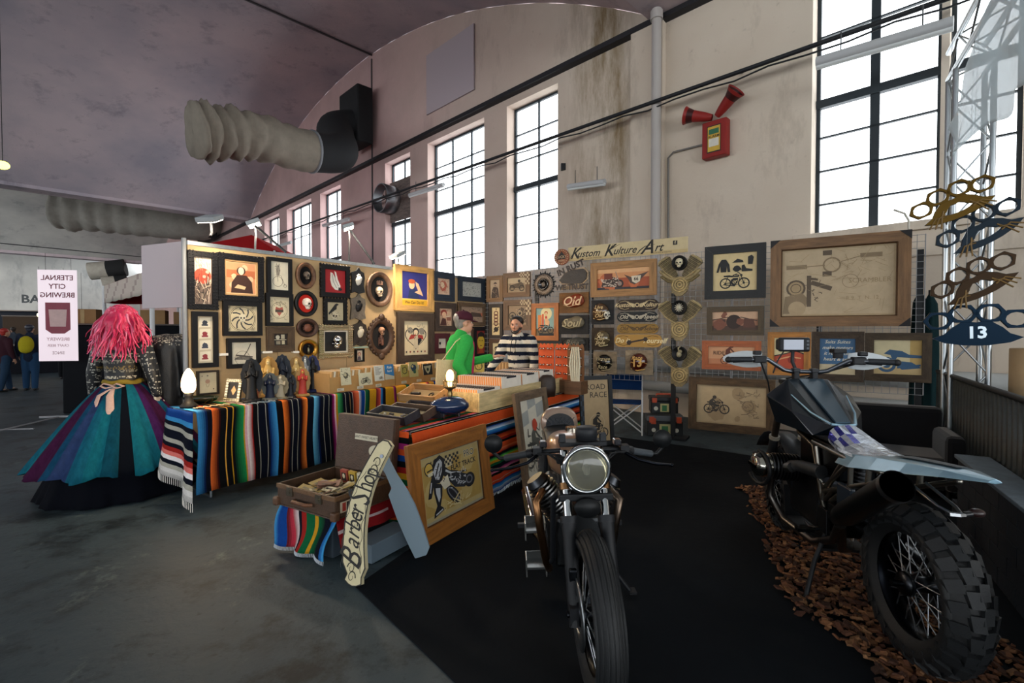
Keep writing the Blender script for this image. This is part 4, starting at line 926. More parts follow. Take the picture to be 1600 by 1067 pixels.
pic(WALL_G, 6, (826, 1143, 518, 750), 'dark weathered frame with a blue motorcycle silhouette, at the right end', .15, '453829', 'rough_wood', bluebike)
def sepia(a):
    a.rect(0, 0, 1, 1, 'a8906c').rect(.02, .04, .98, .96, 'b59d78'); a.grain('a08764', 5, 3); a_bike(a, .3, .38, .075, '2c2620', hl='a8906c'); a_rider(a, .25, .34, .06, '3a322a'); a.hatch(.62, .2, .9, .85, '7a6850', 50, 3, .1, .008).ring(.75, .5, .08, .01, '7a6850')
# the low frame standing on the floor under the grid
M, w, h = vspan(WALL_G, 6, -10, 400, 735, 990, .25)
M = M @ RX(-.06)
w2 = 1.45; M2 = M.copy()
t = framed('standing_picture', M, w, h, 'large brown frame with a sepia rider, standing on the floor', .14 * h, '54402a', 'rough_wood', sepia, d=.05)
# ================================================================ carpet, tables, blankets
cp = MB('carpet'); A_ = Vector((-.93, 2.86, 0)); B_ = Vector((.6, 1.1, 0)); P_ = [A_, B_, Vector((4.2, -.6, 0)), Vector((4.9, 4.2, 0)), Vector((2.48, 6.28, 0)), Vector((1.46, 7.0, 0)), Vector((1.0, 7.3, 0))]
cp.prism([(p.x, p.y) for p in P_], .001, .008, m='carpet'); tag(cp.build('carpet'), 'black carpet laid on the concrete under the motorcycles', 'carpet')

def folding_table(label, P0, along, out, L, D, h):
    M = basis(along, -out, UP, Vector((P0.x, P0.y, 0))) if along.cross(-out).z > 0 else basis(along, out, UP, Vector((P0.x, P0.y, 0)))
    s = 1 if along.cross(-out).z > 0 else -1
    t = thing('folding_table', label, 'table', M)
    mb = MB('plastic', 'c8ccd0'); mb.box(0, L, min(0, s * D), max(0, s * D), h - .035, h - .005); mb.build('tabletop', t, bevel=.006)
    for x in (.12, L / 2 - .05, L / 2 + .05, L - .12):
        mb = MB('metal', '9aa0a6'); 
        for y in (.05, D - .05): mb.tube([(x, s * y, h - .035), (x, s * y, .012)], .014)
        mb.tube([(x, s * .05, .25), (x, s * (D - .05), .25)], .01); mb.tube([(x, s * .05, .013), (x, s * (D - .05), .013)], .012)
        mb.build('leg_frame', t)
    return t
T1D = (VV * .62 + WL * .38).normalized(); T1O = Vector((T1D.y, -T1D.x, 0))
C1 = Vector((-2.77, 4.24, 0)); H1 = .82; L1 = 3.45
folding_table('folding table under the dark striped blanket beside the picture wall', C1 + T1D * .04 - T1O * .03, T1D, T1O, L1 - .1, .5, H1)
C2 = Vector((-.754, 3.58, 0)); H2 = .78; L2 = 3.15
folding_table('folding table under the orange striped blanket in front of the grid', C2 + VV * .04 - UU * .03, VV, UU, L2 - .1, .62, H2)

def mixc(a, b, t): a, b = C(a), C(b); return tuple(a[i] * (1 - t) + b[i] * t for i in range(3))
def strip(spec):
    # list of (width, colour) or (width, colour, colour) fades -> fine bands
    out = []
    for it in spec:
        if len(it) == 2: out.append((it[0], C(it[1])))
        else:
            n = 5
            for i in range(n): out.append((it[0] / n, mixc(it[1], it[2], i / (n - 1))))
    return out
NV, BL_, WH = '070b1a', '08080b', 'a8a498'
OR, RD, GR, YL, MG, BU, LB = 'cc4f20', '96201a', '0c5a34', 'c08c1e', '98246c', '0b3c84', '3a8cc4'
def cloth(name, label, P0, along, out, L, z0, back, drop, spec, mode='v', amp=.02, freq=9, ph=0, fringe=None, cat='blanket', foot=0.0, skew=0.0):
    bands = strip(spec); tot = sum(b[0] for b in bands)
    cross = [(-back + back * i / 4, z0) for i in range(4)] + [(-.012, z0), (.006, z0 - .004), (.014, z0 - .02)] + [(.018, z0 - .02 - (drop - .02) * j / 10) for j in range(1, 11)]
    clen = [0]
    for a, b in zip(cross, cross[1:]): clen.append(clen[-1] + math.hypot(b[0] - a[0], b[1] - a[1]))
    def pt(u, o, z):
        k = max(0, (z0 - z) / drop); r = (math.sin(u * freq + ph) * .6 + math.sin(u * freq * 2.3 + ph * 2 + k) * .4) * amp * k
        return P0 + along * (u + skew * k * u + .012 * math.sin(k * 5 + u * 7)) + out * (o + abs(r) + foot * k) + UP * (z + (.012 * math.sin(u * 5 + ph) * k if k > .3 else 0))
    mb = MB('cloth')
    if mode == 'v':
        us = [0]
        for w, _ in bands: us.append(us[-1] + w * L / tot)
        cols = [c for _, c in bands]; fine = [0]; fc = []
        for i, c in enumerate(cols):
            n = max(1, int((us[i + 1] - us[i]) / .03))
            for j in range(n): fine.append(us[i] + (us[i + 1] - us[i]) * (j + 1) / n); fc.append(c)
        vs = [pt(u, o, z) for (o, z) in cross for u in fine]; n = len(fine)
        for j in range(len(cross) - 1):
            for i in range(n - 1): mb.f.append([j * n + i, (j + 1) * n + i, (j + 1) * n + i + 1, j * n + i + 1]); mb.fc.append(fc[i]); mb.fm.append('cloth'); mb.fs.append(True)
        mb.v = [Vector(v) for v in vs]
    else:
        # bands run along the length: resample the cross path at the band borders
        rows = []; rc = []; acc = 0; total = clen[-1]
        def at(s):
            for i in range(len(clen) - 1):
                if s <= clen[i + 1] + 1e-9: f = (s - clen[i]) / max(1e-9, clen[i + 1] - clen[i]); return (cross[i][0] + (cross[i + 1][0] - cross[i][0]) * f, cross[i][1] + (cross[i + 1][1] - cross[i][1]) * f)
            return cross[-1]
        ss = sorted(set([round(x, 5) for x in clen])); acc = 0; marks = [0]
        for w, c in bands: acc += w * total / tot; marks.append(acc)
        for x in marks: ss.append(round(x, 5))
        ss = sorted(set(ss)); n = int(L / .035)
        for s in ss:
            o, z = at(min(s, total)); rows.append([pt(L * i / n, o, z) for i in range(n + 1)])
        def colat(s):
            for i in range(len(marks) - 1):
                if s < marks[i + 1]: return bands[i][1]
            return bands[-1][1]
        for r in rows: mb.v += [Vector(p) for p in r]
        for j in range(len(rows) - 1):
            c = colat((ss[j] + ss[j + 1]) / 2)
            for i in range(n): mb.f.append([j * (n + 1) + i, (j + 1) * (n + 1) + i, (j + 1) * (n + 1) + i + 1, j * (n + 1) + i + 1]); mb.fc.append(c); mb.fm.append('cloth'); mb.fs.append(True)
    o = mb.build(name, None, solid=.004); tag(o, label, cat)
    if fringe:
        fb2 = MB('cloth', fringe); R = random.Random(3); u = 0; z = z0 - drop
        while u < L: p = pt(u, .02, z); fb2.tube([p, p + Vector((R.uniform(-.01, .01), R.uniform(-.01, .01), -.035)), p + Vector((R.uniform(-.015, .015), R.uniform(-.015, .015), -.07 if z > .08 else -.0))], .0025, n=3); u += .014
        fb2.build('fringe', o)
    return o
S1 = [(.10, LB, '08204c'), (.05, NV), (.09, 'd86428', '3a0c08'), (.07, BL_), (.012, 'e0a040'), (.06, BL_), (.012, YL), (.03, BL_), (.10, '07301c', '1c8448'), (.015, YL), (.03, 'd8a8b0'), (.07, 'e8dcd8', RD), (.06, BL_), (.008, WH), (.09, NV), (.008, WH), (.03, NV), (.10, '0a2a60', LB), (.08, BL_), (.09, 'e07028', '2a0804'), (.03, NV), (.008, WH), (.07, NV), (.008, WH), (.04, NV), (.09, '300804', 'e67a30'), (.10, NV), (.10, '68b8e0', '08204c'), (.06, NV), (.008, WH), (.08, NV), (.008, WH), (.04, NV), (.05, '30081c', MG), (.025, 'e8b8c8'), (.03, YL), (.09, '3ea060', '0c4428'), (.04, NV), (.008, WH), (.06, NV)]
cloth('serape_blanket', 'dark striped serape blanket draped over the table by the statuettes', C1, T1D, T1O, 1.62, H1, .5, .73, S1, amp=.018, freq=11, fringe=None)
S1b = [(.03, NV), (.008, WH), (.10, '7a2010', 'e07048'), (.05, 'c8c8d0', BU), (.05, BU), (.01, WH), (.08, GR, '0c3020'), (.13, YL), (.09, '6a1828', 'c85040'), (.05, LB, BU), (.05, NV), (.16, YL), (.05, MG, '301028'), (.20, 'd8982c'), (.08, GR, '0c2838'), (.14, 'd09030'), (.07, '2c8050', NV), (.16, 'd8982c'), (.07, 'c83848', '401020'), (.12, 'c88a2c'), (.08, BU, NV), (.08, 'b86828'), (.1, NV), (.1, 'b03028', 'd07040'), (.1, BL_)]
cloth('serape_blanket', 'yellow striped serape blanket draped under the cartons of prints', C1 + T1D * 1.625, T1D, T1O, L1 - 1.64, H1 + .001, .5, .7, S1b, amp=.014, freq=10, ph=2)
# the blanket end hanging at the near left corner, with its fringe
mb = MB('cloth'); rows = 16
bandc = [BU, BU, LB, NV, WH, NV, NV, WH, NV, RD, 'd87068', 'e8e0e0', NV, WH, 'd0ccc8', 'b8b4b0']
for half in range(1):
    def fn(u, v):
        top = C1 - T1O * (.5 * (1 - u)) - T1D * .012
        p = top - T1D * (.03 + .05 * math.sin(u * 9) * v + .06 * v) + T1O * (.05 + .16 * v * u) + UP * (H1 + .004 - (.52 + .22 * u) * v)
        return p
    mb.grid(fn, 10, rows, lambda u, v: bandc[min(15, int(v * 16))])
mb.sm = False
o = tag(mb.build('blanket_end', None, solid=.004), 'blue and white striped blanket end hanging at the near corner of the statuette table', 'blanket')
fb2 = MB('cloth', 'cfcbc4')
for i in range(44): p = fn(i / 43, 1); fb2.tube([p, p - UP * (.06 if p.z > .09 else p.z - .012)], .003, n=3)
fb2.build('fringe', o)
S2 = [(.40, GR, YL), (.08, OR), (.06, MG, 'e090c0'), (.05, OR), (.10, GR, '0c3020'), (.03, OR), (.035, '701848', 'd080b0'), (.05, BL_), (.006, WH), (.012, BL_), (.115, OR), (.006, WH), (.03, BL_), (.05, BU, 'c8e0f0'), (.05, LB, BU), (.03, BL_), (.05, '8a2410', OR), (.03, RD), (.03, BL_), (.06, OR), (.05, 'e07848', RD), (.03, BL_), (.035, GR, '6ac040'), (.03, YL), (.03, GR), (.05, NV), (.04, MG, 'e080a8'), (.03, BL_), (.06, 'd04828'), (.006, WH), (.03, OR, 'c03820'), (.05, BU, LB), (.05, 'a8b8c8', BU)]
cloth('serape_blanket', 'orange striped serape blanket draped over the table with the crate', C2, VV, UU, L2, H2, .62, .74, S2, mode='h', amp=.02, freq=12, fringe='c0ccd8', foot=.03)
# its near end falls down behind the suitcase lid
mb = MB('cloth'); cs = [OR, BL_, MG, OR, BU, BL_, RD, YL, GR, OR, NV, RD, BU, BL_, OR, GR]
mb.grid(lambda u, v: C2 - UU * .62 * (1 - u) - VV * (.014 + .02 * math.sin(u * 12) * v) + UP * (H2 - .002 - .72 * v), 16, 16, lambda u, v: cs[int(v * 15.99)])
tag(mb.build('blanket_end', None, solid=.004), 'near end of the orange striped blanket hanging behind the suitcase lid', 'blanket')

# ================================================================ things on the statuette table
def on1(px, py): return hit(px, py, (0, 0, H1 + .004), UP)
def statue(px, yb, ht, robe, halo, skin, label, m='satin', w=.30, scal=True, dark=None):
    back = yb < 612; p = hit(px, yb, C1 - T1O * (.36 if back else .13), T1O); top = hit(px, yb - ht, C1 - T1O * (.36 if back else .13), T1O).z
    h = top - H1 - .004; p.z = H1 + .004; M = T(p.x, p.y, p.z) @ RZ(.38); w = w * (.8 if back else 1)
    t = thing('statuette', label, 'statuette', M, 'statuettes on the striped table')
    r = h * w / 2
    mb = MB(m, halo); mb.lathe([(0, 0), (r * 1.05, 0), (r * 1.05, h * .03), (r * .9, h * .08), (0, h * .09)], 16); mb.build('base', t)
    mb = MB(m, robe)
    prof = [(r * .66, h * .08), (r * .56, h * .2), (r * .48, h * .4), (r * .52, h * .55), (r * .55, h * .66), (r * .34, h * .74), (r * .26, h * .79), (r * .28, h * .85), (r * .17, h * .92), (0, h * .935)]
    vs = []; n = 18
    for q, z in prof:
        for j in range(n): a = 2 * PI * j / n; k = 1 + .08 * math.sin(a * 7) * (1 - z / h); vs.append((q * k * math.cos(a), q * k * math.sin(a) * .7, z))
    mb.add(vs, [(i * n + j, i * n + (j + 1) % n, (i + 1) * n + (j + 1) % n, (i + 1) * n + j) for i in range(len(prof) - 1) for j in range(n)], sm=True)
    for s in (-1, 1): mb.tube([(s * r * .58, 0, h * .7), (s * r * .55, -r * .35, h * .56), (s * r * .12, -r * .62, h * .62)], [r * .16, r * .17, r * .1], n=7)
    mb.build('robe', t)
    mb = MB(m, skin); mb.ell((0, -r * .16, h * .835), r * .17, r * .17, h * .055, n=10, k=7)
    for s in (-1, 1): mb.ell((s * r * .06, -r * .31, h * .845), r * .035, r * .03, h * .01, dark or '181410', n=6, k=4)
    mb.build('face', t); mb = MB(m, skin); mb.ell((0, -r * .64, h * .645), r * .09, r * .08, h * .05, n=8, k=5); mb.build('hands', t)
    mb = MB(m, halo); n = 28; R = []
    for i in range(n):
        a = 2 * PI * i / n; k = 1.0 + (.07 if scal and i % 2 else 0); R.append((r * 1.08 * k * math.cos(a), h * .53 + h * .44 * k * math.sin(a)))
    mb.M = Matrix(((1, 0, 0, 0), (0, 0, 1, r * .30), (0, 1, 0, 0), (0, 0, 0, 1))); mb.prism(R, 0, r * .12); mb.build('aureole', t)
    return t
ST = [(393, 622, 63, '08090c', '0b0c10', '0e1014', 'tall all-black robed statuette, leftmost behind the silver frame', .40),
 (419, 603, 47, 'c09c58', '9c7434', 'd8c08c', 'golden robed statuette with a tan aureole in the back row', .52),
 (441, 597, 44, '101a2a', '0c1624', '1c2838', 'dark blue arched statuette in the middle of the back row', .46),
 (463, 603, 47, 'b89a60', '8c6c3c', 'e0cc9c', 'pale gold robed statuette in the back row beside the red one', .50),
 (477, 600, 46, '8c9094', '3c4248', 'd8dcdc', 'silver skeletal statuette half hidden behind the black one', .30),
 (489, 611, 57, '080a10', '0c1848', '12141a', 'tall black statuette edged with blue scallops, rightmost', .42),
 (422, 623, 41, '0c1830', '5c5e58', '70706a', 'blue-robed statuette with a grey rim in the front row', .52),
 (438, 619, 34, 'a89c84', '84785c', 'cfc4a8', 'small pale statuette of two figures in the front row', .56),
 (454, 618, 34, '0e141e', '1a2028', '24282c', 'small dark statuette between the pale and the red ones', .42),
 (473, 616, 42, 'b0382c', 'a07c44', 'd8a850', 'gold and red robed statuette in the front row', .46),
 (401, 626, 21, '8a4a2c', '8c6430', 'c89850', 'smallest gold and red statuette at the foot of the black one', .48)]
for px, yb, ht, robe, halo, skin, lab, w in ST: statue(px, yb, ht, robe, halo, skin, lab, 'satin', w)
p = on1(366, 628); t = thing('table_frame', 'small silver frame with a dark diamond, standing by the black statuette', 'picture frame', T(p.x, p.y, p.z) @ RZ(-.25) @ T(0, 0, .115) @ RX(PI / 2 - .2))
mb = frame_boards(.18, .22, .03, .018, 'c8b896', 'metal'); beads(mb, .18, .22, .03, .018, 'd8ccb0', .025, .008); mb.build('frame', t)
mb = MB('print', '15151a'); mb.box(-.062, .062, -.082, .082, 0, .006); Art(mb, .12, .16, .006).poly([(.5, .2), (.75, .5), (.5, .8), (.25, .5)], 'c8a070'); mb.build('picture', t)
mb = MB('satin', '222222'); mb.box(-.02, .02, -.1, .05, -.05, -.003); mb.build('easel_back', t)
# egg lamp and dark glass dish
p = on1(293, 633); p = C1 - T1O * .28 + T1D * .07; p.z = H1 + .004
t = thing('egg_lamp', 'glowing white egg-shaped lamp on a dark foot at the left table end', 'lamp', p)
k = .125; mb = MB('satin', '181614'); mb.lathe([(0, 0), (.07, 0), (.075, .02), (.04, .05), (.03, .1), (.045, .135), (0, .14)], 20); mb.build('foot', t)
mb = MB('bulb', 'ffdcae'); mb.lathe([(.03, .13), (.052, .16), (.06, .2), (.055, .26), (.035, .32), (.012, .355), (0, .36)], 20); mb.build('shade', t)
light('POINT', 'egg_lamp_light', p + Vector((.05, -.09, .26)), 9, (1, .72, .42), radius=.05)
p = on1(314, 630); t = thing('glass_dish', 'dark green glass dish in front of the egg lamp', 'dish', p)
mb = MB('ceramic', '1c2418'); mb.lathe([(0, .005), (.09, .005), (.15, .035), (.17, .06), (.165, .065), (.14, .045), (.08, .02), (0, .018)], 28, sy=.6); mb.build('bowl', t)
for k, (px, py, c, lab) in enumerate(((330, 636, 'a89878', 'loose beaded necklaces heaped at the front edge of the statuette table'), (352, 633, '8c7c64', 'pale beaded string curled below the silver frame'), (407, 630, '7c8890', 'grey beaded string curled in front of the black statuette'), (437, 624, '90887c', 'thin beaded string curled under the small pale statuette'))):
    p = on1(px, py); mb = MB('satin', c); R = random.Random(k)
    mb.tube([p + T1D * (.3 * (i / 30 - .5)) + T1O * (.03 * math.sin(i * 1.1 + k)) + UP * (.004 + .008 * R.random()) for i in range(31)], .006, n=5)
    tag(mb.build('bead_string'), lab, 'necklace')

# cartons of prints
def carton(P, along, out, L, D, h, label, c='b98f58'):
    M = basis(along, -out, UP, P); t = thing('carton', label, 'carton', M)
    mb = MB('card', c); e = .006
    mb.box(0, L, 0, D, 0, e); mb.box(0, L, 0, e, e, h * .8); mb.box(0, L, D - e, D, e, h); mb.box(0, e, e, D - e, e, h); mb.box(L - e, L, e, D - e, e, h)
    mb.build('box', t)
    n = 4
    for i in range(int(L / .28)):
        s = MB('print', 'e0dccc'); x = .1 + i * .28; s.box(x, x + .09, -.002, 0, .012, .045); 
        for j in range(2): s.box(x + .01, x + .075, -.003, -.002, .02 + j * .012, .024 + j * .012, '504840')
        s.build('price_label', t)
    return M
def flatcard(w, h, c, art=None):
    mb = MB('print', c); mb.box(-w / 2, w / 2, 0, .003, 0, h); return mb
Pc = C1 + T1D * 1.40 - T1O * .05; Pc.z = H1 + .006
MA = carton(Pc, T1D, T1O, .98, .34, .22, 'long cardboard carton of prints beside the blue-edged black statuette')
MBc = carton(Pc + T1D * .99, T1D, T1O, .98, .34, .22, 'long cardboard carton of prints nearest the slogan poster')
def cardset(M, x0, x1, n, w, h, y, tilt, cols, grp, label, name='print_card', cat='print'):
    base = None
    R = random.Random(int(x0 * 100) + n)
    for i in range(n):
        x = x0 + (x1 - x0) * i / max(1, n - 1)
        Mx = M @ T(x, y, .008) @ RY(tilt) @ RZ(0)
        key = cols[i % len(cols)]
        if key not in CARDS:
            mb = MB('card', key); mb.box(0, .82 * (x1 - x0) / max(1, n - 1), -w / 2, w / 2, 0, h); o = mb.build(name); CARDS[key] = o; tag(o, label, cat, grp); o.matrix_world = Mx
        else:
            src = CARDS[key]; o = src.copy(); COL.objects.link(o); o.matrix_world = Mx; o['label'] = label; o['group'] = grp
for M, lab, g in ((MA, 'thin kraft-backed print standing in the left carton', 'prints in the left carton'), (MBc, 'thin kraft-backed print standing in the right carton', 'prints in the right carton')):
    CARDS = {}; cardset(M, .02, .42, 15, .30, .235, .17, .12, ['c8a26c', 'e0d8c4', 'b58f5c'], g, lab); CARDS = {}; cardset(M, .46, .94, 18, .30, .25, .17, .12, ['b98a54', 'd8cdb4', 'c79e66'], g, lab)
# prints shown face-out along the cartons
def fish(a): a.rect(0, 0, 1, 1, 'd8ceae').blob(.5, .55, .3, '5a5444', 3).blob(.45, .6, .16, 'c8bd9a', 5).hatch(.1, .1, .9, .9, '3c382e', 16, 3, .2, .02)
def bikecard(a): a.rect(0, 0, 1, 1, 'dcd2b2'); a_bike(a, .5, .3, .14, '3a342c')
def textcard(a):
    a.rect(0, 0, 1, 1, 'dedace')
    for j in range(7): a.rect(.1, .86 - j * .075, .5 + .35 * ((j * 37) % 10) / 10, .885 - j * .075, '4a4a48')
    a_bike(a, .66, .16, .09, '6a6458')
def bluecard(a): a.rect(0, 0, 1, 1, '2c78b4').text('Ride', .5, .8, .24, 'e0e4e0', shear=.3, bold=.02).text('hard', .5, .56, .22, 'e0e4e0', shear=.3, bold=.02).poly([(0, 0), (1, 0), (1, .2), (0, .4)], 'c8c0a8')
def ycard(a): a.rect(0, 0, 1, 1, 'b0a050').ring(.5, .5, .36, .08, '3c3a24').hatch(.2, .2, .8, .8, '2a2a20', 14, 3, .2, .03)
def gcard(a): a.rect(0, 0, 1, 1, 'c0b478').blob(.5, .6, .36, '24405a', 4).blob(.6, .35, .2, '2c5c40', 6).blob(.4, .7, .12, 'd8c890', 8)
def bcard(a): a.rect(0, 0, 1, 1, '16181c').poly([(.1, .8), (.9, .86), (.7, .3), (.5, .1), (.3, .3)], 'b8b08c').blob(.5, .5, .15, '24301e', 3)
FC = [(540, 588, .14, .2, fish, 'print of a fish over the carton front, leftmost face-out'), (571, 592, .2, .15, bikecard, 'pale print of a motorcycle, face-out on the left carton'), (592, 583, .15, .19, textcard, 'white print with lines of text and a small motorcycle'), (608, 581, .15, .19, bluecard, 'blue print with white script between the white and yellow prints'), (632, 579, .13, .16, ycard, 'yellow print with a ring emblem on the right carton'), (646, 577, .16, .2, gcard, 'blue and green print next to the yellow print'), (668, 577, .18, .15, bcard, 'black print with a pale wedge, nearest the green jacket')]
for px, py, w, h, art, lab in FC:
    pl = C1 + T1D * 0 + T1O * -.02; p = hit(px, py, (pl.x, pl.y, 0), T1O)
    M = basis(T1D, UP, T1O, p) @ RX(-.12); mb = MB('print', 'd8ceae'); mb.box(-w / 2, w / 2, -h / 2, h / 2, 0, .003); a = Art(mb, w, h, .003); art(a)
    solo('display_print', lab, 'print', mb, M)
p = hit(667, 585, (C1 - T1O * .3), T1O); M = basis(T1D, -T1O, UP, p)
mb = MB('card', 'b88c58'); mb.box(-.26, .26, -.12, .1, -.2, .1)
solo('print_box', 'closed cardboard box of prints raised behind the right carton', 'box', mb, M, bevel=.004)
CARDS = {}; cardset(M @ T(0, 0, .092), -.24, .24, 18, .2, .085, -.01, .1, ['c89a5c', 'b5824a'], 'prints on the raised box', 'kraft-edged print standing on the raised cardboard box')

# ================================================================ things on the crate table
def on2(px, py, dz=.004): return hit(px, py, (0, 0, H2 + dz), UP)
M2 = basis(VV, -UU, UP, C2 + VV * .92 - UU * .012 + UP * (H2 + .006))
t = thing('wooden_crate', 'long pale plywood crate holding rows of white-faced cards', 'crate', M2)
CL, CD, CH = 2.16, .6, .175
for x0, x1 in ((0, CL * .5 - .002), (CL * .5 + .002, CL)):
    mb = MB('wood', 'd8bf8c'); mb.box(x0, x1, 0, .016, 0, CH); mb.build('front_board', t, bevel=.002)
mb = MB('wood', 'c8ac78'); mb.box(.0, .016, .017, CD - .017, 0, CH); mb.build('end_board', t, bevel=.002)
mb = MB('wood', 'c8ac78'); mb.box(CL - .016, CL, .017, CD - .017, 0, CH); mb.build('end_board', t, bevel=.002)
mb = MB('wood', 'c8ac78'); mb.box(0, CL, CD - .016, CD, 0, CH); mb.build('back_board', t, bevel=.002)
mb = MB('wood', 'b89c68'); mb.box(.017, CL - .017, .017, CD - .017, 0, .01); mb.build('bottom', t)
BL4 = [(.03, .42, .19, 'nearest block, lowest'), (.45, .84, .27, 'second block'), (.87, 1.24, .27, 'third block'), (1.27, 1.62, .275, 'farthest block')]
for bi, (x0, x1, hh, wn) in enumerate(BL4):
    n = 20; src = {}
    lab = ['white card with an orange edge in the crate block nearest the tank lamp', 'white card with an orange edge in the second crate block from the tank lamp', 'white card in the third crate block from the tank lamp', 'white card in the crate block nearest the seller'][bi]
    for i in range(n):
        y = .03 + i * .027; Mx = M2 @ T(0, y, .012) @ RX(-.06)
        col = 'e0d9cc' 
        if 'c' not in src:
            mb = MB('card', col); mb.box(x0, x1, 0, .004, 0, hh, col); mb.box(x0 + .001, x1 - .001, .004, .0255, 0, hh - .003, 'd08a4c'); 
            mb.box(x0 + .1, x1 - .1, -.001, .002, hh - .02, hh + .008 if i % 2 else hh, '24262c')
            src['c'] = solo('art_card', lab, 'card', mb, Mx, 'cards in crate block %s' % ('one', 'two', 'three', 'four')[bi])
        else: o = src['c'].copy(); COL.objects.link(o); o.matrix_world = Mx
# prints on the far side by the seller
Mf = basis(VV, -UU, UP, C2 + VV * 1.5 - UU * .62 + UP * (H2 + .006))
FB = [(640, 0, .3)]
mb = MB('card', 'a8824e'); Mb = basis(UU, VV, UP, hit(790, 585, (0, 0, .86), UP)); mb.box(-.2, .2, -.1, .1, -.08, .06); solo('print_box', 'small cardboard box of prints by the seller hand', 'box', mb, Mb @ T(0, 0, .002))
CARDS = {}; cardset(Mb @ T(0, 0, .05), -.18, .18, 14, .18, .13, 0, .05, ['b8966a', '8c6a44'], 'prints beside the seller', 'brown-edged print in the small box by the seller hand')
for px, py, art, lab, rz in ((748, 568, ycard, 'yellow-green print standing beside the customer arm', .2), (770, 566, bcard, 'black and pale print standing between customer and seller', -.1)):
    p = hit(px, py + 14, (0, 0, .84), UP); w, h = .2, .2; M = basis(UU, UP, -VV, p + UP * .11) @ RY(rz); mb = MB('print', 'c8bd8c'); mb.box(-w / 2, w / 2, -h / 2, h / 2, 0, .004); art(Art(mb, w, h, .004)); solo('display_print', lab, 'print', mb, M)
# drawer trays
TR = [(608, 650, 'dark empty-looking tray nearest the suitcase lid', '2c2c34'), (637, 645, 'dark wooden tray second from the suitcase lid', '4a3a30'), (662, 640, 'dark tray third from the suitcase lid, pale felt inside', '2c2a30'), (676, 632, 'dark tray farthest from the suitcase lid, beside the tank lamp', '242a38')]
for i, (px, py, lab, c) in enumerate(TR):
    p = C2 + VV * (.20 + .18 * i) - UU * (.36 - .012 * i) + UP * (H2 + .052); M = basis(UU, VV, UP, p) @ RZ(.06 * (i - 1)) @ RX(.28)
    t = thing('drawer_tray', lab, 'tray', M, 'drawer trays on the crate table')
    mb = MB('wood', c); L, W, h = .22, .088, .05
    for a in ((-L, L, -W, -W + .014), (-L, L, W - .014, W), (-L, -L + .014, -W, W), (L - .014, L, -W, W)): mb.box(*a, -.02, h)
    mb.build('sides', t, bevel=.002)
    mb = MB('velvet', 'c4a860' if i != 1 else 'd0c098'); mb.box(-L + .014, L - .014, -W + .014, W - .014, -.018, -.006); mb.build('lining', t)
    for j in range(4):
        R = random.Random(i * 7 + j); q = MB('satin', ['c8c0ac', '5a5048', '9a9088', '3a342c'][(i + j) % 4]); x = -.15 + .10 * j
        for k in range(4): q.ell((x + R.uniform(-.03, .03), R.uniform(-.05, .05), .002), .016, .012, .008, n=8, k=5)
        solo('trinket_pile', ['%s of small metal pieces in the %s tray' % (a, b) for a in ('leftmost cluster', 'second cluster', 'third cluster', 'rightmost cluster') for b in ('nearest', 'second', 'third', 'farthest')][j * 4 + i], 'trinkets', q, M, 'small pieces in the drawer trays')['kind'] = 'stuff'
p = C2 + VV * .95 - UU * .45 + UP * (H2 + .03); p = on2(690, 624); M = basis(UU, VV, UP, p + UP * .03) @ RX(.25)
p = C2 + VV * .98 - UU * .50; M = basis(UU, VV, UP, C2 + VV * .74 - UU * .50 + UP * (H2 + .16)) @ RX(.35)
t = thing('open_box', 'shallow tan wooden box with a looped cord, tilted beside the tank lamp', 'box', M)
mb = MB('wood', '9c7448'); L, W, h = .22, .12, .05
for a in ((-L, L, -W, -W + .014), (-L, L, W - .014, W), (-L, -L + .014, -W, W), (L - .014, L, -W, W)): mb.box(*a, -.02, h)
mb.box(-L, L, -W, W, -.025, -.018); mb.build('sides', t, bevel=.002)
mb = MB('velvet', '8a7040'); mb.box(-L + .014, L - .014, -W + .014, W - .014, -.018, -.01); mb.build('lining', t)
mb = MB('satin', '1c1814'); mb.tube([(.04 + .05 * math.cos(i * .5) + .01 * i, .04 * math.sin(i * .5), .0) for i in range(18)], .005, n=5); mb.tube([(-.16, 0, .0), (-.06, .01, .0)], .014, n=6); mb.build('cord', t)
# fuel tank lamp
p = C2 + VV * .62 - UU * .11; p.z = H2 + .006
t = thing('tank_lamp', 'lamp made of a dark blue fuel tank with a glowing filament bulb', 'lamp', T(*p) @ RZ(.5))
mb = MB('gloss', '13294e'); TKP = [(0, .03), (.06, .03), (.125, .05), (.155, .085), (.15, .115), (.11, .155), (.06, .175), (0, .18)]
mb.lathe(TKP, 28, sx=1.12, sy=.82); mb.ell((-.07, 0, .11), .11, .09, .055); mb.build('tank', t)
mb = MB('chrome', 'b8bcc0')
for s in (-1, 1): mb.cyl((s * .07, -.03, 0), (s * .07, -.03, .05), .012); mb.cyl((s * .07, .05, 0), (s * .07, .05, .05), .012)
mb.build('feet', t)
mb = MB('metal', '8a744c'); mb.lathe([(.02, .175), (.022, .2), (.016, .22), (.02, .235), (.05, .25), (.056, .26), (.056, .265), (.045, .262), (0, .262)], 20)
for i in range(16): a = i * PI / 8; mb.tube([(.052 * math.cos(a), .052 * math.sin(a), .26), (.058 * math.cos(a), .058 * math.sin(a), .31)], .003, n=4)
mb.tube([(.059 * math.cos(i * PI / 12), .059 * math.sin(i * PI / 12), .312) for i in range(24)], .0045, closed=True, n=5); mb.build('socket_crown', t)
mb = MB('bulb', 'ffcf8a'); mb.lathe([(.016, .265), (.022, .29), (.032, .33), (.034, .36), (.026, .39), (.01, .405), (0, .407)], 18); mb.build('bulb', t)
light('POINT', 'tank_lamp_light', p + UP * .47, 7, (1, .72, .40), radius=.04)
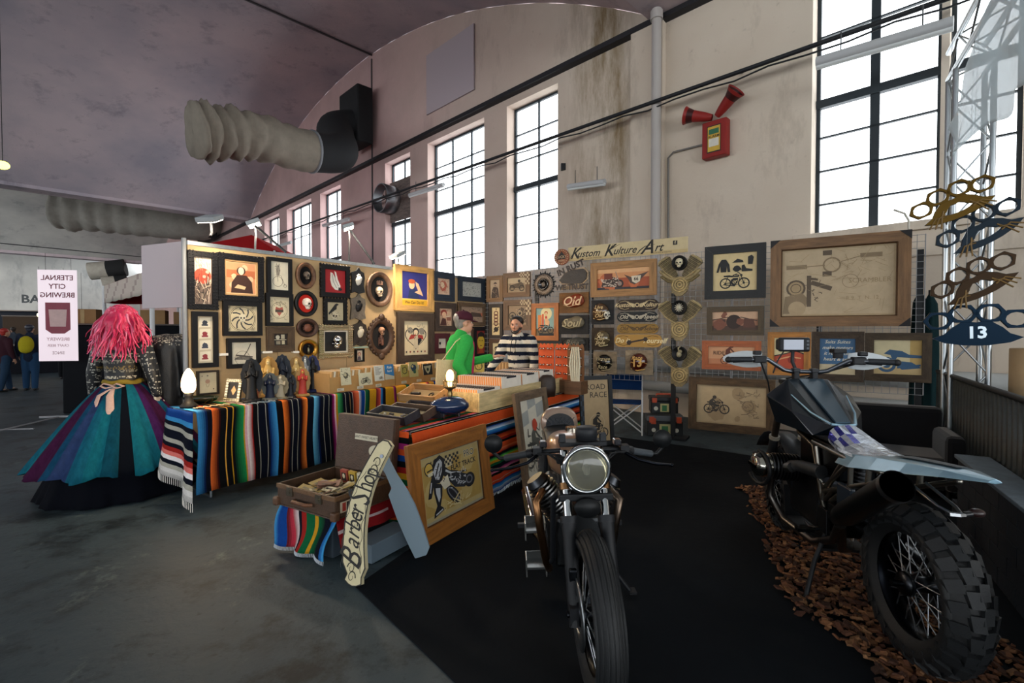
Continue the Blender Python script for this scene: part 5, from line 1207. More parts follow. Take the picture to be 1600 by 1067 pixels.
# display racks with orange cards
RK = [(854, 'd0582c', 'orange display rack of small metal rings, left of two'), (880, 'd0582c', 'orange display rack of small metal rings, right of two'), (905, '7a5030', 'brown display rack hung with pale necklaces')]
for i, (px, c, lab) in enumerate(RK):
    pr = C2 + VV * 2.72 - UU * .25; p = hit(px, 566, pr, VV); p.z = H2 + .16; M = basis(UU, VV, UP, p)
    if i == 2: M = M @ T(0, -.1, 0)
    t = thing('display_rack', lab, 'display rack', M, 'display racks' if i < 2 else None)
    mb = MB('card', c); ww, hh = .105, .42; mb.M = RX(PI / 2)
    pts = [(-ww, 0), (ww, 0), (ww * 1.0, hh * .9), (ww * .9, hh)]
    for k in range(7): pts.append((ww * (.75 - k * .25), hh * (1.04 if k % 2 == 0 else .98)))
    pts.append((-ww, hh * .9)); mb.prism(pts, 0, .012); mb.build('board', t)
    mb = MB('wood', '6a4a30'); mb.box(-ww, ww, -.1, .12, -.155, 0); mb.build('base', t, bevel=.003)
    for r_ in range(4):
        for q in range(2):
            b = MB('chrome', 'c8c4b8'); x = (-.05, .05)[q]; z = .07 + r_ * .1
            b.ell((x - .02, -.03, z), .017, .012, .012, n=8, k=5); b.ell((x + .02, -.03, z), .017, .012, .012, n=8, k=5); b.tube([(x - .035, -.024, z + .012), (x, -.034, z - .006), (x + .035, -.024, z + .012)], .006, '2a2420', n=5); b.build('clip', t)
    if i == 2:
        b = MB('cloth', 'd8ceb4')
        for k in range(5): b.tube([(-.03 + .02 * k, -.04, .4), (-.05 + .03 * k, -.06, .2), (-.02 + .02 * k, -.06, -.02), (.0 + .01 * k, -.05, -.1)], [.008, .012, .014, .004], n=5)
        b.build('necklaces', t)
mb = MB('leather', '2c1e16'); p = hit(855, 585, C2 + VV * 2.2 - UU * .2, VV); mb.lathe([(0, 0), (.09, 0), (.1, .1), (.09, .2), (.05, .24), (0, .245)], 18, sy=.6)
solo('leather_pouch', 'dark brown leather pouch in front of the orange racks', 'pouch', mb, T(p.x, p.y, H2 + .012))

# ================================================================ suitcase on a draped box, and the big razor
Us, Vs = UU, VV
S0 = at_depth(523, 783, 3.10); S0.z = 0            # near corner of the open suitcase
LX, LY = .60, .50                                   # along -UU and along VV
zc = .30; hcse = .155
mb = MB('plastic', '3c4650'); mb.M = basis(-UU, VV, UP, S0); mb.box(.1, LX - .08, .06, LY + .1, .008, zc - .012); 
o = solo('storage_crate', 'grey storage crate under the brown suitcase', 'crate', mb, None, bevel=.01)
# blankets on the crate
SB = [(.1, LB, BU), (.1, BU), (.08, '5a1820', 'b03040'), (.1, RD, 'd0c0c0'), (.06, NV), (.08, RD), (.1, GR), (.05, YL), (.1, GR, '0c3020'), (.12, NV), (.08, BU, LB)]
mb = MB('cloth'); bs = strip(SB); tot = sum(b[0] for b in bs)
def bcol(u):
    x = u * tot
    for w, c in bs:
        x -= w
        if x <= 0: return c
    return bs[-1][1]
def drape(u, v):
    x = .06 + (LX - .04) * (1 - u); k = v
    return S0 - UU * (x + .03 * math.sin(k * 4 + u * 5)) + VV * (.045 - .03 * k - .05 * abs(math.sin(u * 7 + 1)) * k) + UP * (zc - .006 - (zc - .04) * k)
mb.grid(drape, 40, 10, lambda u, v: bcol(u)); o = tag(mb.build('serape_blanket', None, solid=.004), 'striped blanket hanging in front of the suitcase crate', 'blanket')
fr2 = MB('cloth', 'b8c0c8')
for i in range(60): p = drape(i / 59, 1); fr2.tube([p, p + Vector((0, -.008, -p.z + .012))], .0028, n=3)
fr2.build('fringe', o)
mb = MB('cloth')
def redc(u, v):
    w = (v - .35)
    if v < .35: return S0 + UU * (-.06 + 0) + VV * (.05 + (LY + .12) * u) - UU * (.25 * (1 - v / .35)) + UP * (zc - .004)
    k = (v - .35) / .65; return S0 + UU * (-.055 + .05 * k * (1 + .4 * math.sin(u * 14))) + VV * (.05 + (LY + .12) * u) + UP * (zc - .004 - (zc - .11 - .05 * math.sin(u * 3)) * k)
mb.grid(redc, 30, 14, lambda u, v: 'b8a8a8' if (int(v * 28) in (19, 22) and u < .75) else '7a1418'); tag(mb.build('red_cloth', None, solid=.004), 'dark red cloth with thin white lines over the right side of the suitcase crate', 'cloth')
# suitcase
M = basis(-UU, VV, UP, S0 + UP * zc)
t = thing('suitcase', 'open old brown suitcase full of jumbled patches', 'suitcase', M)
mb = MB('leather', '4a3424'); e = .012
mb.box(0, LX, 0, LY, 0, e); mb.box(0, LX, 0, e, e, hcse); mb.box(0, LX, LY - e, LY, e, hcse); mb.box(0, e, e, LY - e, e, hcse); mb.box(LX - e, LX, e, LY - e, e, hcse); mb.build('case', t, bevel=.006)
mb = MB('leather', '6a4c30')
mb.box(-.004, LX + .004, -.006, 0, hcse - .03, hcse); mb.box(-.006, 0, 0, LY, hcse - .03, hcse)
mb.build('rim_band', t, bevel=.002)
for cx, cy in ((0, 0), (LX, 0)):
    for z in (.0, ): mb = MB('leather', '5a3c26'); mb.cbox(cx, cy, .03, .05, .05, .06); mb.build('corner_guard', t, bevel=.012)
mb = MB('leather', '6a4024'); mb.tube([(LX / 2 - .09, -.01, .07), (LX / 2 - .07, -.045, .075), (LX / 2 + .07, -.045, .075), (LX / 2 + .09, -.01, .07)], .012); mb.build('handle', t)
for x in (.15, LX - .15): mb = MB('metal', '8a8070'); mb.box(x - .03, x + .03, -.012, 0, .09, .15); mb.cyl((x, -.012, .12), (x, -.018, .12), .012); mb.build('latch', t)
mb = MB('cloth', '8a7c5c'); mb.box(e, LX - e, e, LY - e, e, e + .05); mb.build('lining', t)
mb = MB('print', 'a04030'); mb.M = Matrix(((0, 0, -1, -.0045), (1, 0, 0, .14), (0, 1, 0, .075), (0, 0, 0, 1))) ; mb.box(-.1, .1, -.035, .035, -.002, .001, 'c8b8a0'); 
for i, x in enumerate((-.07, -.035, .0, .035, .07)): mb.cbox(-x, 0, .0015, .028, .055, .001, ['a8382c', '24201c', 'b85038', '2c2824', 'a8382c'][i])
mb.build('sticker', t)
# lid standing up at the back, leaning on the table
Ml = M @ T(0, LY - .01, hcse) @ RX(-.10)
mb = MB('leather', '4c3626'); mb.M = M.inverted() @ Ml; hl = .42
mb.box(0, LX, .0, .014, 0, hl); mb.box(0, LX, .014, .07, hl - .014, hl); mb.box(0, .014, .014, .07, 0, hl); mb.box(LX - .014, LX, .014, .07, 0, hl)
lid = mb.build('lid', t, bevel=.008)
mb = MB('print', 'd8d0b8'); mb.M = M.inverted() @ Ml @ Matrix(((-1, 0, 0, LX * .45), (0, 0, -1, 0), (0, 1, 0, hl * .62), (0, 0, 0, 1))); mb.box(-.12, .12, -.022, .022, -.001, .003, 'd0c8b0'); mb.text('SAINT SWEET HEARTS', .026, 0, 0, .0035, '24201c', bold=.01); mb.build('lid_label', lid)
mb = MB('print', 'd8d0b8'); mb.M = M.inverted() @ Ml @ Matrix(((-1, 0, 0, LX * .28), (0, 0, -1, 0), (0, 1, 0, hl * .40), (0, 0, 0, 1))); mb.prism(oval_pts(.13, .09, 20), 0, .003, 'c8c0a8'); mb.build('lid_sticker', lid)
# small tins standing along the lid
TN = [('a04838', 'red'), ('b89838', 'yellow'), ('d0c8b0', 'white'), ('8c8478', 'grey')]
for i, (c, nme) in enumerate(TN):
    mb = MB('print', c); mb.box(-.035, .035, -.012, .012, 0, .1); mb.box(-.022, .022, -.014, -.012, .02, .08, '2c2620'); mb.ell((0, -.014, .055), .014, .003, .02, 'd8cca8', n=8, k=4)
    solo('small_tin', 'small %s printed tin standing against the suitcase lid' % nme, 'tin', mb, M @ T(LX - .3 - .09 * i + .1, LY - .07, .076) @ RX(.12))
# the jumble inside: separate flat patches
R = random.Random(5); pc = ['c8b890', '8a8060', '8c6450', '5a6050', 'd8d0b0', '6a5a48', 'a89868', '3a3830', 'b8a058', '9c8c94']
srcs = []
for i in range(len(pc)):
    mb = MB('print', pc[i]); k = .03 + .02 * (i % 3); pts = [(k * math.cos(a) * (1 + .3 * (j % 2)), k * .7 * math.sin(a)) for j, a in enumerate([q * PI / 4 for q in range(8)])]
    mb.prism(pts if i % 2 else [(-k, -k * .6), (k, -k * .6), (k, k * .6), (-k, k * .6)], 0, .005); Art(mb, 2 * k, 1.2 * k, .005).rect(.2, .35, .8, .65, pc[(i + 3) % 10]); srcs.append(mb)
objs = []
for i in range(100):
    mi = i % 10; x, y = R.uniform(.08, LX - .08), R.uniform(.07, LY - .12); z = .066 + .05 * max(0, 1 - ((x - LX / 2) / .34) ** 2 - ((y - .24) / .26) ** 2) * R.random() + .006
    Mx = M @ T(x, y, z) @ RZ(R.uniform(0, 6.28)) @ RX(R.uniform(-.35, .35)) @ RY(R.uniform(-.35, .35))
    if i < 10: objs.append(solo('patch', ['tan', 'olive', 'dull red', 'grey-green', 'cream', 'brown', 'khaki', 'near-black', 'mustard', 'mauve'][mi] + ' patch in the jumble inside the open suitcase', 'patch', srcs[mi], Mx, 'patches in the suitcase'))
    else: o = objs[mi].copy(); COL.objects.link(o); o.matrix_world = Mx
# big cut-throat razor: white handle and grey blade
Hb, Ht = at_depth(552, 922, 2.86), at_depth(600, 708, 3.04); Hb.z = .012
Bb, Bt = at_depth(655, 878, 3.18), at_depth(600, 706, 3.16); Bb.z = .015
t = thing('giant_razor', 'giant open cut-throat razor with a white Barber Shop handle', 'sculpture', T(Hb.x, Hb.y, 0))
IM = T(-Hb.x, -Hb.y, 0)
def plane_m(a, b):
    y = (b - a).normalized(); x = UU * .55 + Vector((1, 0, 0)) * .45; x = (x - y * x.dot(y)).normalized(); return basis(x, y, x.cross(y), a)
L = (Ht - Hb).length; mb = MB('print', 'd0c49c'); mb.M = IM @ plane_m(Hb, Ht)
bend = lambda v: .085 * math.sin(PI * v) * -1
ol = [(bend(v) - .085 * (1 - .38 * v) * (1 if .0 < v else .6), v * L) for v in [i / 14 for i in range(15)]] + [(bend(1) - .02, L + .028), (bend(1) + .02, L + .026)] + [(bend(v) + .085 * (1 - .38 * v) * (1 if 0 < v else .6), v * L) for v in [1 - i / 14 for i in range(15)]] + [(.060, -.035), (.03, -.05), (-.0, -.056), (-.03, -.05), (-.060, -.035)]
mb.prism([(x, y + .055) for x, y in ol], -.016, .016, 'd0c49c'); mb.ring([(x * 1.0, y + .055) for x, y in ol], [(x * .0 + (x - bend(max(0, min(1, y / L)))) * .9 + bend(max(0, min(1, y / L))), y * .985 + .058) for x, y in ol], .014, .017, '2a2620', 'print'); mb.build('handle', t)
tx = MB('print', '14110e'); HM = IM @ plane_m(Hb, Ht)
letters = 'Barber Shop'
for ch, v in zip('BarberShop', (.17, .285, .35, .41, .47, .525, .605, .70, .76, .82)):
    sz = .235 if ch in 'BS' else .175
    a = PI / 2 + .18 * math.cos(PI * v) * -1
    tx.M = HM; tx.text(ch, sz, bend(v) + .0, v * L + .006, .0185, '14110e', shear=.35, rot=a, bold=.002, sx=.62)
for v, s in ((.06, 1), (.12, -1), (.42, 1), (.5, -1), (.86, 1), (.92, -1)):
    c = Vector((bend(v), v * L, .018)); r = .028
    tx.tube([c + Vector((s * r * (1 - i / 16) * math.cos(i * .6), r * 1.3 * (1 - i / 16) * math.sin(i * .6), 0)) for i in range(13)], [.0035 - .0002 * i for i in range(13)], n=4, flat=.3)
for s in (-1, 1): tx.tube([(bend(v) + s * .072 * (1 - .38 * v) + .008 * math.sin(v * 40), v * L, .0165) for v in [.1 + .02 * i for i in range(38)]], .0018, n=4, flat=.3)
tx.build('lettering', t)
mb = MB('metal', '6a7078'); mb.M = HM; mb.cyl((bend(1), L - .02, -.05), (bend(1), L - .02, .022), .012); mb.build('pivot', t)
mb = MB('satin', '8294a0'); mb.M = IM @ plane_m(Bb, Bt) @ T(0, 0, -.03); L = (Bt - Bb).length
mb.prism([(-.045, 0), (.045, .012), (.085, .06), (.088, .2), (.08, .36), (.06, .46), (.02, .58), (.0, .68), (-.0, L - .02), (-.03, L + .03), (-.07, L + .03), (-.085, L - .02), (-.075, L - .1), (-.06, .6), (-.05, .5), (-.09, .46), (-.085, .3), (-.07, .15)], -.006, .006); mb.build('blade', t, bevel=.003)
mb = MB('paint', '5c6c78'); mb.M = basis(UU, VV, UP, S0 + UU * .02 + VV * .02); mb.box(-.02, .16, .12, .5, .008, .13); solo('plinth_block', 'low grey-blue block beside the suitcase crate', 'block', mb, bevel=.005)

# ================================================================ pictures leaning on the floor
def leaning(bl, br, h, lean, label, b, c, m, art, z=.012, name='leaning_picture', panel='d0c090', **k):
    bl, br = Vector(bl), Vector(br); x = (br - bl).normalized(); w = (br - bl).length; n0 = x.cross(UP)
    M = basis(x, UP, n0, (bl + br) / 2 + UP * z) @ RX(-lean) @ T(0, h / 2, 0)
    return framed(name, M, w, h, label, b, c, m, art, d=.03, panel=panel, **k)
def flat_track(a):
    a.rect(0, 0, 1, 1, '9c9884').rect(.02, .05, .98, .97, 'b8a470').rect(.04, .12, .96, .86, 'b2934e'); a.grain('bda468', 6, 4)
    K = '1c1e24'
    a.poly([(.30, .88), (.50, .88), (.50, .74), (.30, .74)], 'c8bc98'); checker(a, .36, .76, .62, .92, 8, 4, K); a.text('PRO', .80, .84, .15, 'd8d4c4', bold=.03); a.text('PRO', .80, .84, .148, K); a.text('FLAT TRACK', .69, .70, .115, K, bold=.02)
    a.poly([(.14, .74), (.22, .90), (.31, .96), (.38, .88), (.37, .72), (.30, .54), (.19, .57)], K).poly([(.19, .74), (.25, .86), (.31, .90), (.34, .84), (.32, .70), (.27, .60), (.22, .62)], 'b8bcc0').line([(.22, .66), (.29, .84)], .018, K).line([(.27, .64), (.32, .78)], .014, K)
    a.poly([(.34, .80), (.45, .68), (.58, .63), (.61, .57), (.46, .55), (.33, .64)], K).line([(.38, .70), (.47, .63), (.56, .60)], .022, 'b8bcc0').poly([(.16, .68), (.12, .56), (.08, .38), (.13, .38), (.18, .53), (.24, .6)], K).line([(.15, .6), (.12, .46)], .016, 'b8bcc0')
    a.disc(.13, .80, .066, K).disc(.13, .80, .055, 'c9a64c').poly([(.10, .74), (.19, .76), (.18, .70), (.12, .69)], 'd8cfae').line([(.10, .77), (.19, .79)], .014, K)
    a.poly([(.18, .58), (.31, .52), (.29, .36), (.25, .22), (.32, .15), (.14, .08), (.15, .15), (.20, .24), (.17, .44)], K).poly([(.20, .50), (.27, .48), (.26, .34), (.23, .28), (.20, .42)], 'b8bcc0').line([(.17, .12), (.28, .16)], .014, 'b8bcc0')
    def oval_r(x, y, rx, ry, t, c): a.poly([(x + rx * math.cos(q) * math.cos(t) - ry * math.sin(q) * math.sin(t), y + 1.35 * (rx * math.cos(q) * math.sin(t) + ry * math.sin(q) * math.cos(t))) for q in [i * PI / 10 for i in range(20)]], c)
    a.poly([(.38, .58), (.60, .60), (.76, .50), (.80, .40), (.66, .34), (.50, .40)], '22262e')
    oval_r(.47, .30, .15, .068, -.85, K); oval_r(.465, .31, .12, .045, -.85, '6e7078'); oval_r(.46, .315, .095, .03, -.85, K)
    oval_r(.76, .42, .095, .085, 0, K); oval_r(.755, .43, .06, .052, 0, '6e7078'); oval_r(.755, .43, .04, .034, 0, K)
    a.poly([(.27, .56), (.40, .63), (.43, .46), (.33, .43)], 'd4cdb6').line([(.42, .62), (.60, .60), (.72, .58)], .016, K).hatch(.44, .40, .70, .60, 'b8bcc0', 26, 3, .07, .010).hatch(.30, .10, .70, .20, 'd0c08c', 20, 6, .14, .010).hatch(.15, .5, .36, .9, K, 16, 8, .06, .008)
leaning(at_depth(655, 864, 3.35) * 1, at_depth(783, 797, 4.12), .70, .13, 'large golden-brown framed Pro Flat Track picture leaning on the table', .11, 'a86e30', 'wood', flat_track, z=-.0, panel='9c9884') if False else None
bl = Vector((-.665, 3.30, 0)); br = bl + VV * .97
leaning(bl, br, .72, .13, 'large golden-brown framed Pro Flat Track picture leaning on the table', .115, '9c6226', 'wood', flat_track, lip=.006, lipc='4a2c14')
def racer(a):
    a.rect(0, 0, 1, 1, 'cfc9b8'); checker(a, .0, .66, 1, 1, 3, 2, '9ea09c', 'cfc9b8', .04); a_bike(a, .52, .26, .2, '3c3c38', hl='b0aca0'); a_rider(a, .5, .3, .16, '54544e'); a.disc(.52, .66, .1, 'b8442c', .08).hatch(.2, .15, .9, .6, '3c3c38', 30, 3, .12, .02); a.hatch(.05, .03, .95, .15, '8a8678', 12, 3, .2, .02)
b2 = bl + VV * 1.42 + UU * .06; leaning(b2, b2 + VV * .66, .93, .14, 'tall grey-brown framed racer with chequered flag leaning behind the headlight', .085, '6a5642', 'rough_wood', racer)
def roadrace(a): a.rect(0, 0, 1, 1, 'bfa47c'); a.text('ROAD', .5, .88, .13, '1c1a18').text('RACE', .6, .75, .13, '1c1a18'); a_bike(a, .5, .14, .17, '2c2620', hl='bfa47c'); a_rider(a, .5, .16, .17, '2c2620'); a.ring(.5, .3, .3, .02, 'cbb894')
b3 = Vector((1.0, 6.28, 0)); b3 = at_depth(908, 693, 6.35); b3.z = 0; b4 = at_depth(959, 693, 6.5); b4.z = 0
def chk(mb, w, h, b, d, c):
    for i in range(2):
        for j in range(14):
            if (i + j) % 2: mb.cbox(-w / 2 + b * (i + .5) / 2, h / 2 - h * (j + .5) / 14, d, b / 2, h / 14, .002, '2c3a4a', 'print')
leaning(b3, b4, .92, .1, 'tall black framed Road Race picture leaning at the far table end', .055, '14171c', 'wood', roadrace, ornate=chk)

# ================================================================ folding chair and tool boxes under the grid
p = at_depth(974, 672, 7.3); p.z = 0
t = thing('directors_chair', 'blue canvas folding chair with a white tube frame under the grid', 'chair', T(p.x, p.y, 0) @ RZ(-.25))
mb = MB('cloth', '12305c'); mb.box(-.26, .26, -.2, .22, .455, .475); mb.build('seat', t, bevel=.004)
mb = MB('cloth', '12305c'); mb.box(-.27, .27, .24, .26, .62, .86); mb.build('backrest', t, bevel=.004)
mb = MB('satin', 'c8ccd0')
for s in (-1, 1):
    mb.tube([(s * .27, .25, .6), (s * .27, .25, .88)], .012); mb.tube([(s * .27, .25, .6), (s * .27, -.22, .62), (s * .27, -.24, .3), (s * .27, -.22, .015)], .012)
    mb.tube([(s * .27, .24, .6), (s * .27, .22, .015)], .012); mb.tube([(s * .27, -.24, .02), (s * .27, .24, .02)], .012)
for y in (-.2, .2): mb.tube([(-.26, y, .05), (.26, y, .46)], .010); mb.tube([(.26, y + .025, .05), (-.26, y + .025, .46)], .010)
mb.build('frame', t)
for px, py, w, h, z, lab in ((1037, 677, .50, .30, 0, 'wide black and grey tool box with a painted lid, lower of two'), (1036, 640, .38, .235, .335, 'black and orange tool box stacked on the larger one')):
    p = at_depth(px, 677, 7.15); M = T(p.x, p.y, z) @ RZ(-.15); t = thing('tool_box', lab, 'tool box', M)
    mb = MB('plastic', '16181a'); mb.box(-w / 2, w / 2, -.13, .13, 0, h * .72); mb.build('body', t, bevel=.01)
    mb = MB('plastic', '5a5e62' if z == 0 else '1c1c1e'); mb.box(-w / 2 - .01, w / 2 + .01, -.14, .14, h * .73, h); mb.build('lid', t, bevel=.012)
    mb = MB('plastic', 'c24a24'); mb.tube([(-.1, 0, h + .0), (-.1, 0, h + .03), (.1, 0, h + .03), (.1, 0, h)], .012) if z else mb.box(-w * .4, -w * .26, -.15, -.13, h * .6, h * .88); mb.build('handle' if z else 'latch', t)
    for s in (-1, 1):
        mb = MB('plastic', 'c24a24'); x = s * w * .38; mb.box(x - .035, x + .035, -.152, -.14, h * .66, h * .95); mb.build('clasp', t, bevel=.004)
    mb = MB('print', 'b8b078'); mb.box(-w * .16, w * .16, -.135, -.13, h * .1, h * .6); mb.box(-w * .1, w * .08, -.137, -.135, h * .15, h * .5, '2c6a3c'); mb.build('picture', t)
    for s in (-1, 1): mb = MB('print', 'c8c4b4'); mb.cyl((s * w * .32, -.131, h * .3), (s * w * .32, -.136, h * .3), .03, n=16); mb.build('round_sticker', t)
# ================================================================ things on the hall walls and ceiling
def HQ(px, py, q=HD): return hit(px, py, HN * q, HN)
def duct(label, pts, r, c, crumple, neck):
    t = thing('fabric_duct', label, 'air duct', pts[0])
    o = pts[0]; P = []; n = 70
    for i in range(n + 1):
        f = i / n * (len(pts) - 1); k = min(int(f), len(pts) - 2); u = f - k
        p0, p1, p2, p3 = pts[max(k - 1, 0)], pts[k], pts[k + 1], pts[min(k + 2, len(pts) - 1)]
        P.append(.5 * ((2 * p1) + (p2 - p0) * u + (2 * p0 - 5 * p1 + 4 * p2 - p3) * u * u + (3 * p1 - p0 - 3 * p2 + p3) * u ** 3) - o)
    R = random.Random(4); nn = 28; cut = int(n * neck)
    def tube(i0, i1, col, m, name, cr):
        mb = MB(m, col); vs = []
        for i in range(i0, i1 + 1):
            tt = (P[min(i + 1, n)] - P[max(i - 1, 0)]).normalized(); s = tt.cross(UP).normalized(); w = s.cross(tt)
            f = i / n; cz = cr * max(0, (f - .45) / .55)
            for j in range(nn):
                a = 2 * PI * j / nn; fold = (abs(math.sin(i * .62 + .5 * math.sin(a * 2 + 1))) * 2 - 1) * .17 * cz + .05 * cz * math.sin(a * 5 + i * 1.7) + math.sin(a * 3 + i * .5) * .06 * cz + math.sin(a * 9 + i) * .025 * cz + .02 * math.sin(i * .6)
                end = math.sqrt(max(0, 1 - max(0, (f - .975) / .025) ** 2)) if cr else 1
                rr = r * (1 + fold) * max(.02, end)
                vs.append(P[i] + s * math.cos(a) * rr + w * (math.sin(a) * rr * (1.0) - (.18 * r * cz * abs(math.sin(a * .5 + 2)))))
        k = i1 - i0
        mb.add(vs, [(i * nn + j, i * nn + (j + 1) % nn, (i + 1) * nn + (j + 1) % nn, (i + 1) * nn + j) for i in range(k) for j in range(nn)], sm=True)
        mb.build(name, t)
    tube(0, cut, '17191c', 'fabric_duct', 'elbow', 0); tube(cut, n, c, 'fabric_duct', 'sleeve', crumple)
    mb = MB('fabric_duct', '131518'); hb = r * 1.15; M = basis(-HT, UP, -HN, Vector((0, 0, .25 * r)))
    mb.M = M; mb.box(-hb, hb, -hb * 1.3, hb * 1.5, -.05, .5); mb.build('wall_box', t, bevel=.05)
    mb = MB('satin', '808488'); a = P[cut]; tt = (P[cut + 1] - P[cut - 1]).normalized(); s = tt.cross(UP).normalized(); w = s.cross(tt)
    mb.tube([a + s * math.cos(2 * PI * j / 24) * r * 1.02 + w * math.sin(2 * PI * j / 24) * r * 1.02 for j in range(24)], .04, closed=True, n=6); mb.build('clamp_ring', t)
d0 = HQ(566, 200, HD - .25)
duct('large grey crumpled fabric air duct with a black elbow under the vault', [d0, d0 - HN * .9 + UP * -.35, at_depth(528, 238, 14.9), at_depth(470, 234, 13.9), at_depth(400, 212, 13.0), at_depth(345, 205, 12.4), at_depth(300, 200, 11.9)], .56, '857d70', 1.35, .46)
d1 = HQ(330, 345, HD - .3)
duct('second grey fabric air duct in the farther hall bay, left of the first', [d1, at_depth(325, 348, 29), at_depth(300, 349, 28.2), at_depth(230, 342, 27.6), at_depth(160, 332, 27.2), at_depth(88, 325, 26.8)], .95, '99948c', .8, .12)
for k, (a, b, r) in enumerate((((196, 418), (140, 424), .7), ((200, 440), (160, 445), .6))):
    p0 = at_depth(*a, 40); p1 = at_depth(*b, 39); mb = MB('fabric_duct', '15171a'); mb.cyl(Vector((0, 0, 0)), (p1 - p0) * .5, r); mb.use(c='a8a49a'); mb.cyl((p1 - p0) * .5, p1 - p0, r)
    solo('distant_duct', ['small far duct with a black neck, upper of two', 'small far duct with a black neck, lower of two'][k], 'air duct', mb, p0)
# cable rail
t = thing('cable_rail', 'long dark cable rail running on brackets along the window wall', 'rail', hall(10, HD - .4, 5.5))
o = hall(10, HD - .4, 5.5); zr = lambda s: 5.52 + .012 * s
mb = MB('satin', '1e2024'); mb.tube([hall(s, HD - .4, zr(s)) - o for s in (-8, 0, 5, 10, 20, 30, 45)], .035); mb.tube([hall(s * .5, HD - .36, zr(s * .5) - .07 - .03 * math.sin(s * 2.3)) - o for s in range(-14, 60)], .014, n=5); mb.build('rail', t)
for s in (-3, 1, 3.0, 5.6, 9.2, 13, 17, 22, 28): mb = MB('satin', '26282c'); mb.tube([hall(s, HD - .4, zr(s)) - o, hall(s, HD, zr(s) + .18) - o], .022, n=6); mb.build('bracket', t)
# batten lamps
def batten(a, b, q, lab, r=.055, lit='batten'):
    p0, p1 = HQ(*a, q), HQ(*b, q); m = (p0 + p1) / 2; t = thing('batten_lamp', lab, 'batten lamp', m)
    mb = MB('satin', 'b8babc'); mb.tube([p0 - m, p1 - m], r, n=8); mb.build('housing', t)
    mb = MB('satin', 'd8dcdc'); d = (p1 - p0).normalized(); mb.tube([p0 - m + UP * -r * .8, p1 - m + UP * -r * .8], r * .55, n=8); mb.build('tube_cover', t)
    for f in (.2, .8): mb = MB('satin', '3a3c40'); p = p0.lerp(p1, f) - m; mb.tube([p, p + UP * .32], .008, n=5); mb.build('hanger', t)
batten((640, 305), (693, 288), HD - .55, 'grey batten lamp across the fan window and the tall window')
batten((505, 352), (545, 342), HD - .5, 'grey batten lamp beside the left floodlight')
batten((430, 385), (455, 378), HD - .5, 'small far batten lamp near the stall top')
batten((888, 292), (945, 284), HD - .3, 'white batten lamp on the wall right of the tall windows', .06)
batten((1276, 98), (1490, 35), HD - .75, 'long batten lamp hanging before the big windows', .075)
# the board with the fan in the fourth window
M, w, h = Wall(HN * (HD + .2), -HT, -HN).span(603, 642, 282, 345, .0)
t = thing('window_fan', 'round extractor fan in a board fitted in the fourth window', 'fan', M)
mb = MB('rough_wood', '6f625c'); mb.box(-w / 2, w / 2, -h / 2, h / 2, -.02, .02); mb.build('board', t)
mb = MB('brushed', '8a8c90'); mb.M = T(-.25, .05, 0); mb.lathe([(.44, .02), (.46, .5), (.42, .5), (.40, .05), (0, .04)], 28); mb.build('collar', t)
mb = MB('satin', '4a3a38'); mb.M = T(-.25, .05, .2)
for i in range(5): a = i * 2 * PI / 5; mb.add([(.04 * math.cos(a), .04 * math.sin(a), 0), (.38 * math.cos(a - .3), .38 * math.sin(a - .3), -.04), (.38 * math.cos(a + .3), .38 * math.sin(a + .3), .04)], [(0, 1, 2)]); 
mb.ell((0, 0, 0), .09, .09, .07); mb.build('blades', t)
# alarm horns
M, w, h = Wall(HN * HD, -HT, -HN).span(1103, 1141, 192, 248, .02)
t = thing('alarm_box', 'red fire alarm box with two red horns high on the wall', 'alarm', M)
mb = MB('satin', '8c2420'); mb.box(-w / 2, w / 2, -h / 2, h / 2, 0, .16); mb.build('box', t, bevel=.015)
mb = MB('print', 'c8a030'); mb.box(-w * .28, w * .28, -h * .38, h * .36, .16, .165, '1c1c1c'); mb.box(-w * .25, w * .25, -h * .35, h * .33, .165, .168, 'cda63a'); mb.box(-w * .2, w * .2, .12 * h, .26 * h, .168, .17, '2c6a4a'); mb.box(-w * .2, w * .2, -.22 * h, 0, .168, .17, 'd8d4c8'); mb.text('ALARM', .06, 0, .05 * h, .171, '1c1c1c', bold=.01); mb.build('label', t)
for s, a in ((-1, 2.85), (1, .65)):
    d = Vector((math.cos(a), math.sin(a), .25)); p = Vector((s * w * .1, h * .6, .14)); mb = MB('satin', '8c2420')
    mb.tube([p, p + d * .12, p + d * .34, p + d * .44], [.05, .075, .10, .15], n=18, caps=False); mb.use(c='3a0f0e'); mb.tube([p + d * .42, p + d * .16], [.135, .05], n=18, caps=False); mb.ell(p + d * .2, .06, c='b03028', n=10, k=6); mb.build('horn', t)
mb = MB('satin', '77736e'); mb.M = M.inverted(); a = HQ(1103, 225, HD - .03); b = HQ(1052, 238, HD - .03); c = HQ(1044, 247, HD - .03); d = HQ(1044, 375, HD - .03)
mb.tube([a, b, c, d], .018, n=6); tag(mb.build('conduit', None, M=M), 'thin grey conduit bending down the wall beside the alarm', 'conduit')
mb = MB('satin', 'b0aaa6'); o = HQ(1025, 200, HD - .3); mb.tube([Vector((0, 0, -3.1)), Vector((0, 0, 4.6))], .085, n=14); mb.tube([Vector((0, 0, 1.9)), Vector((0, 0, 2.05))], .11, n=14); solo('drain_pipe', 'tall pale grey drain pipe running up the pilaster', 'pipe', mb, o)
mb = MB('satin', '16161a'); p = HQ(880, 261, HD - .02); mb.cbox(0, 0, 0, .1, .08, .14); solo('junction_box', 'small black junction box on the wall beside the third tall window', 'junction box', mb, p)
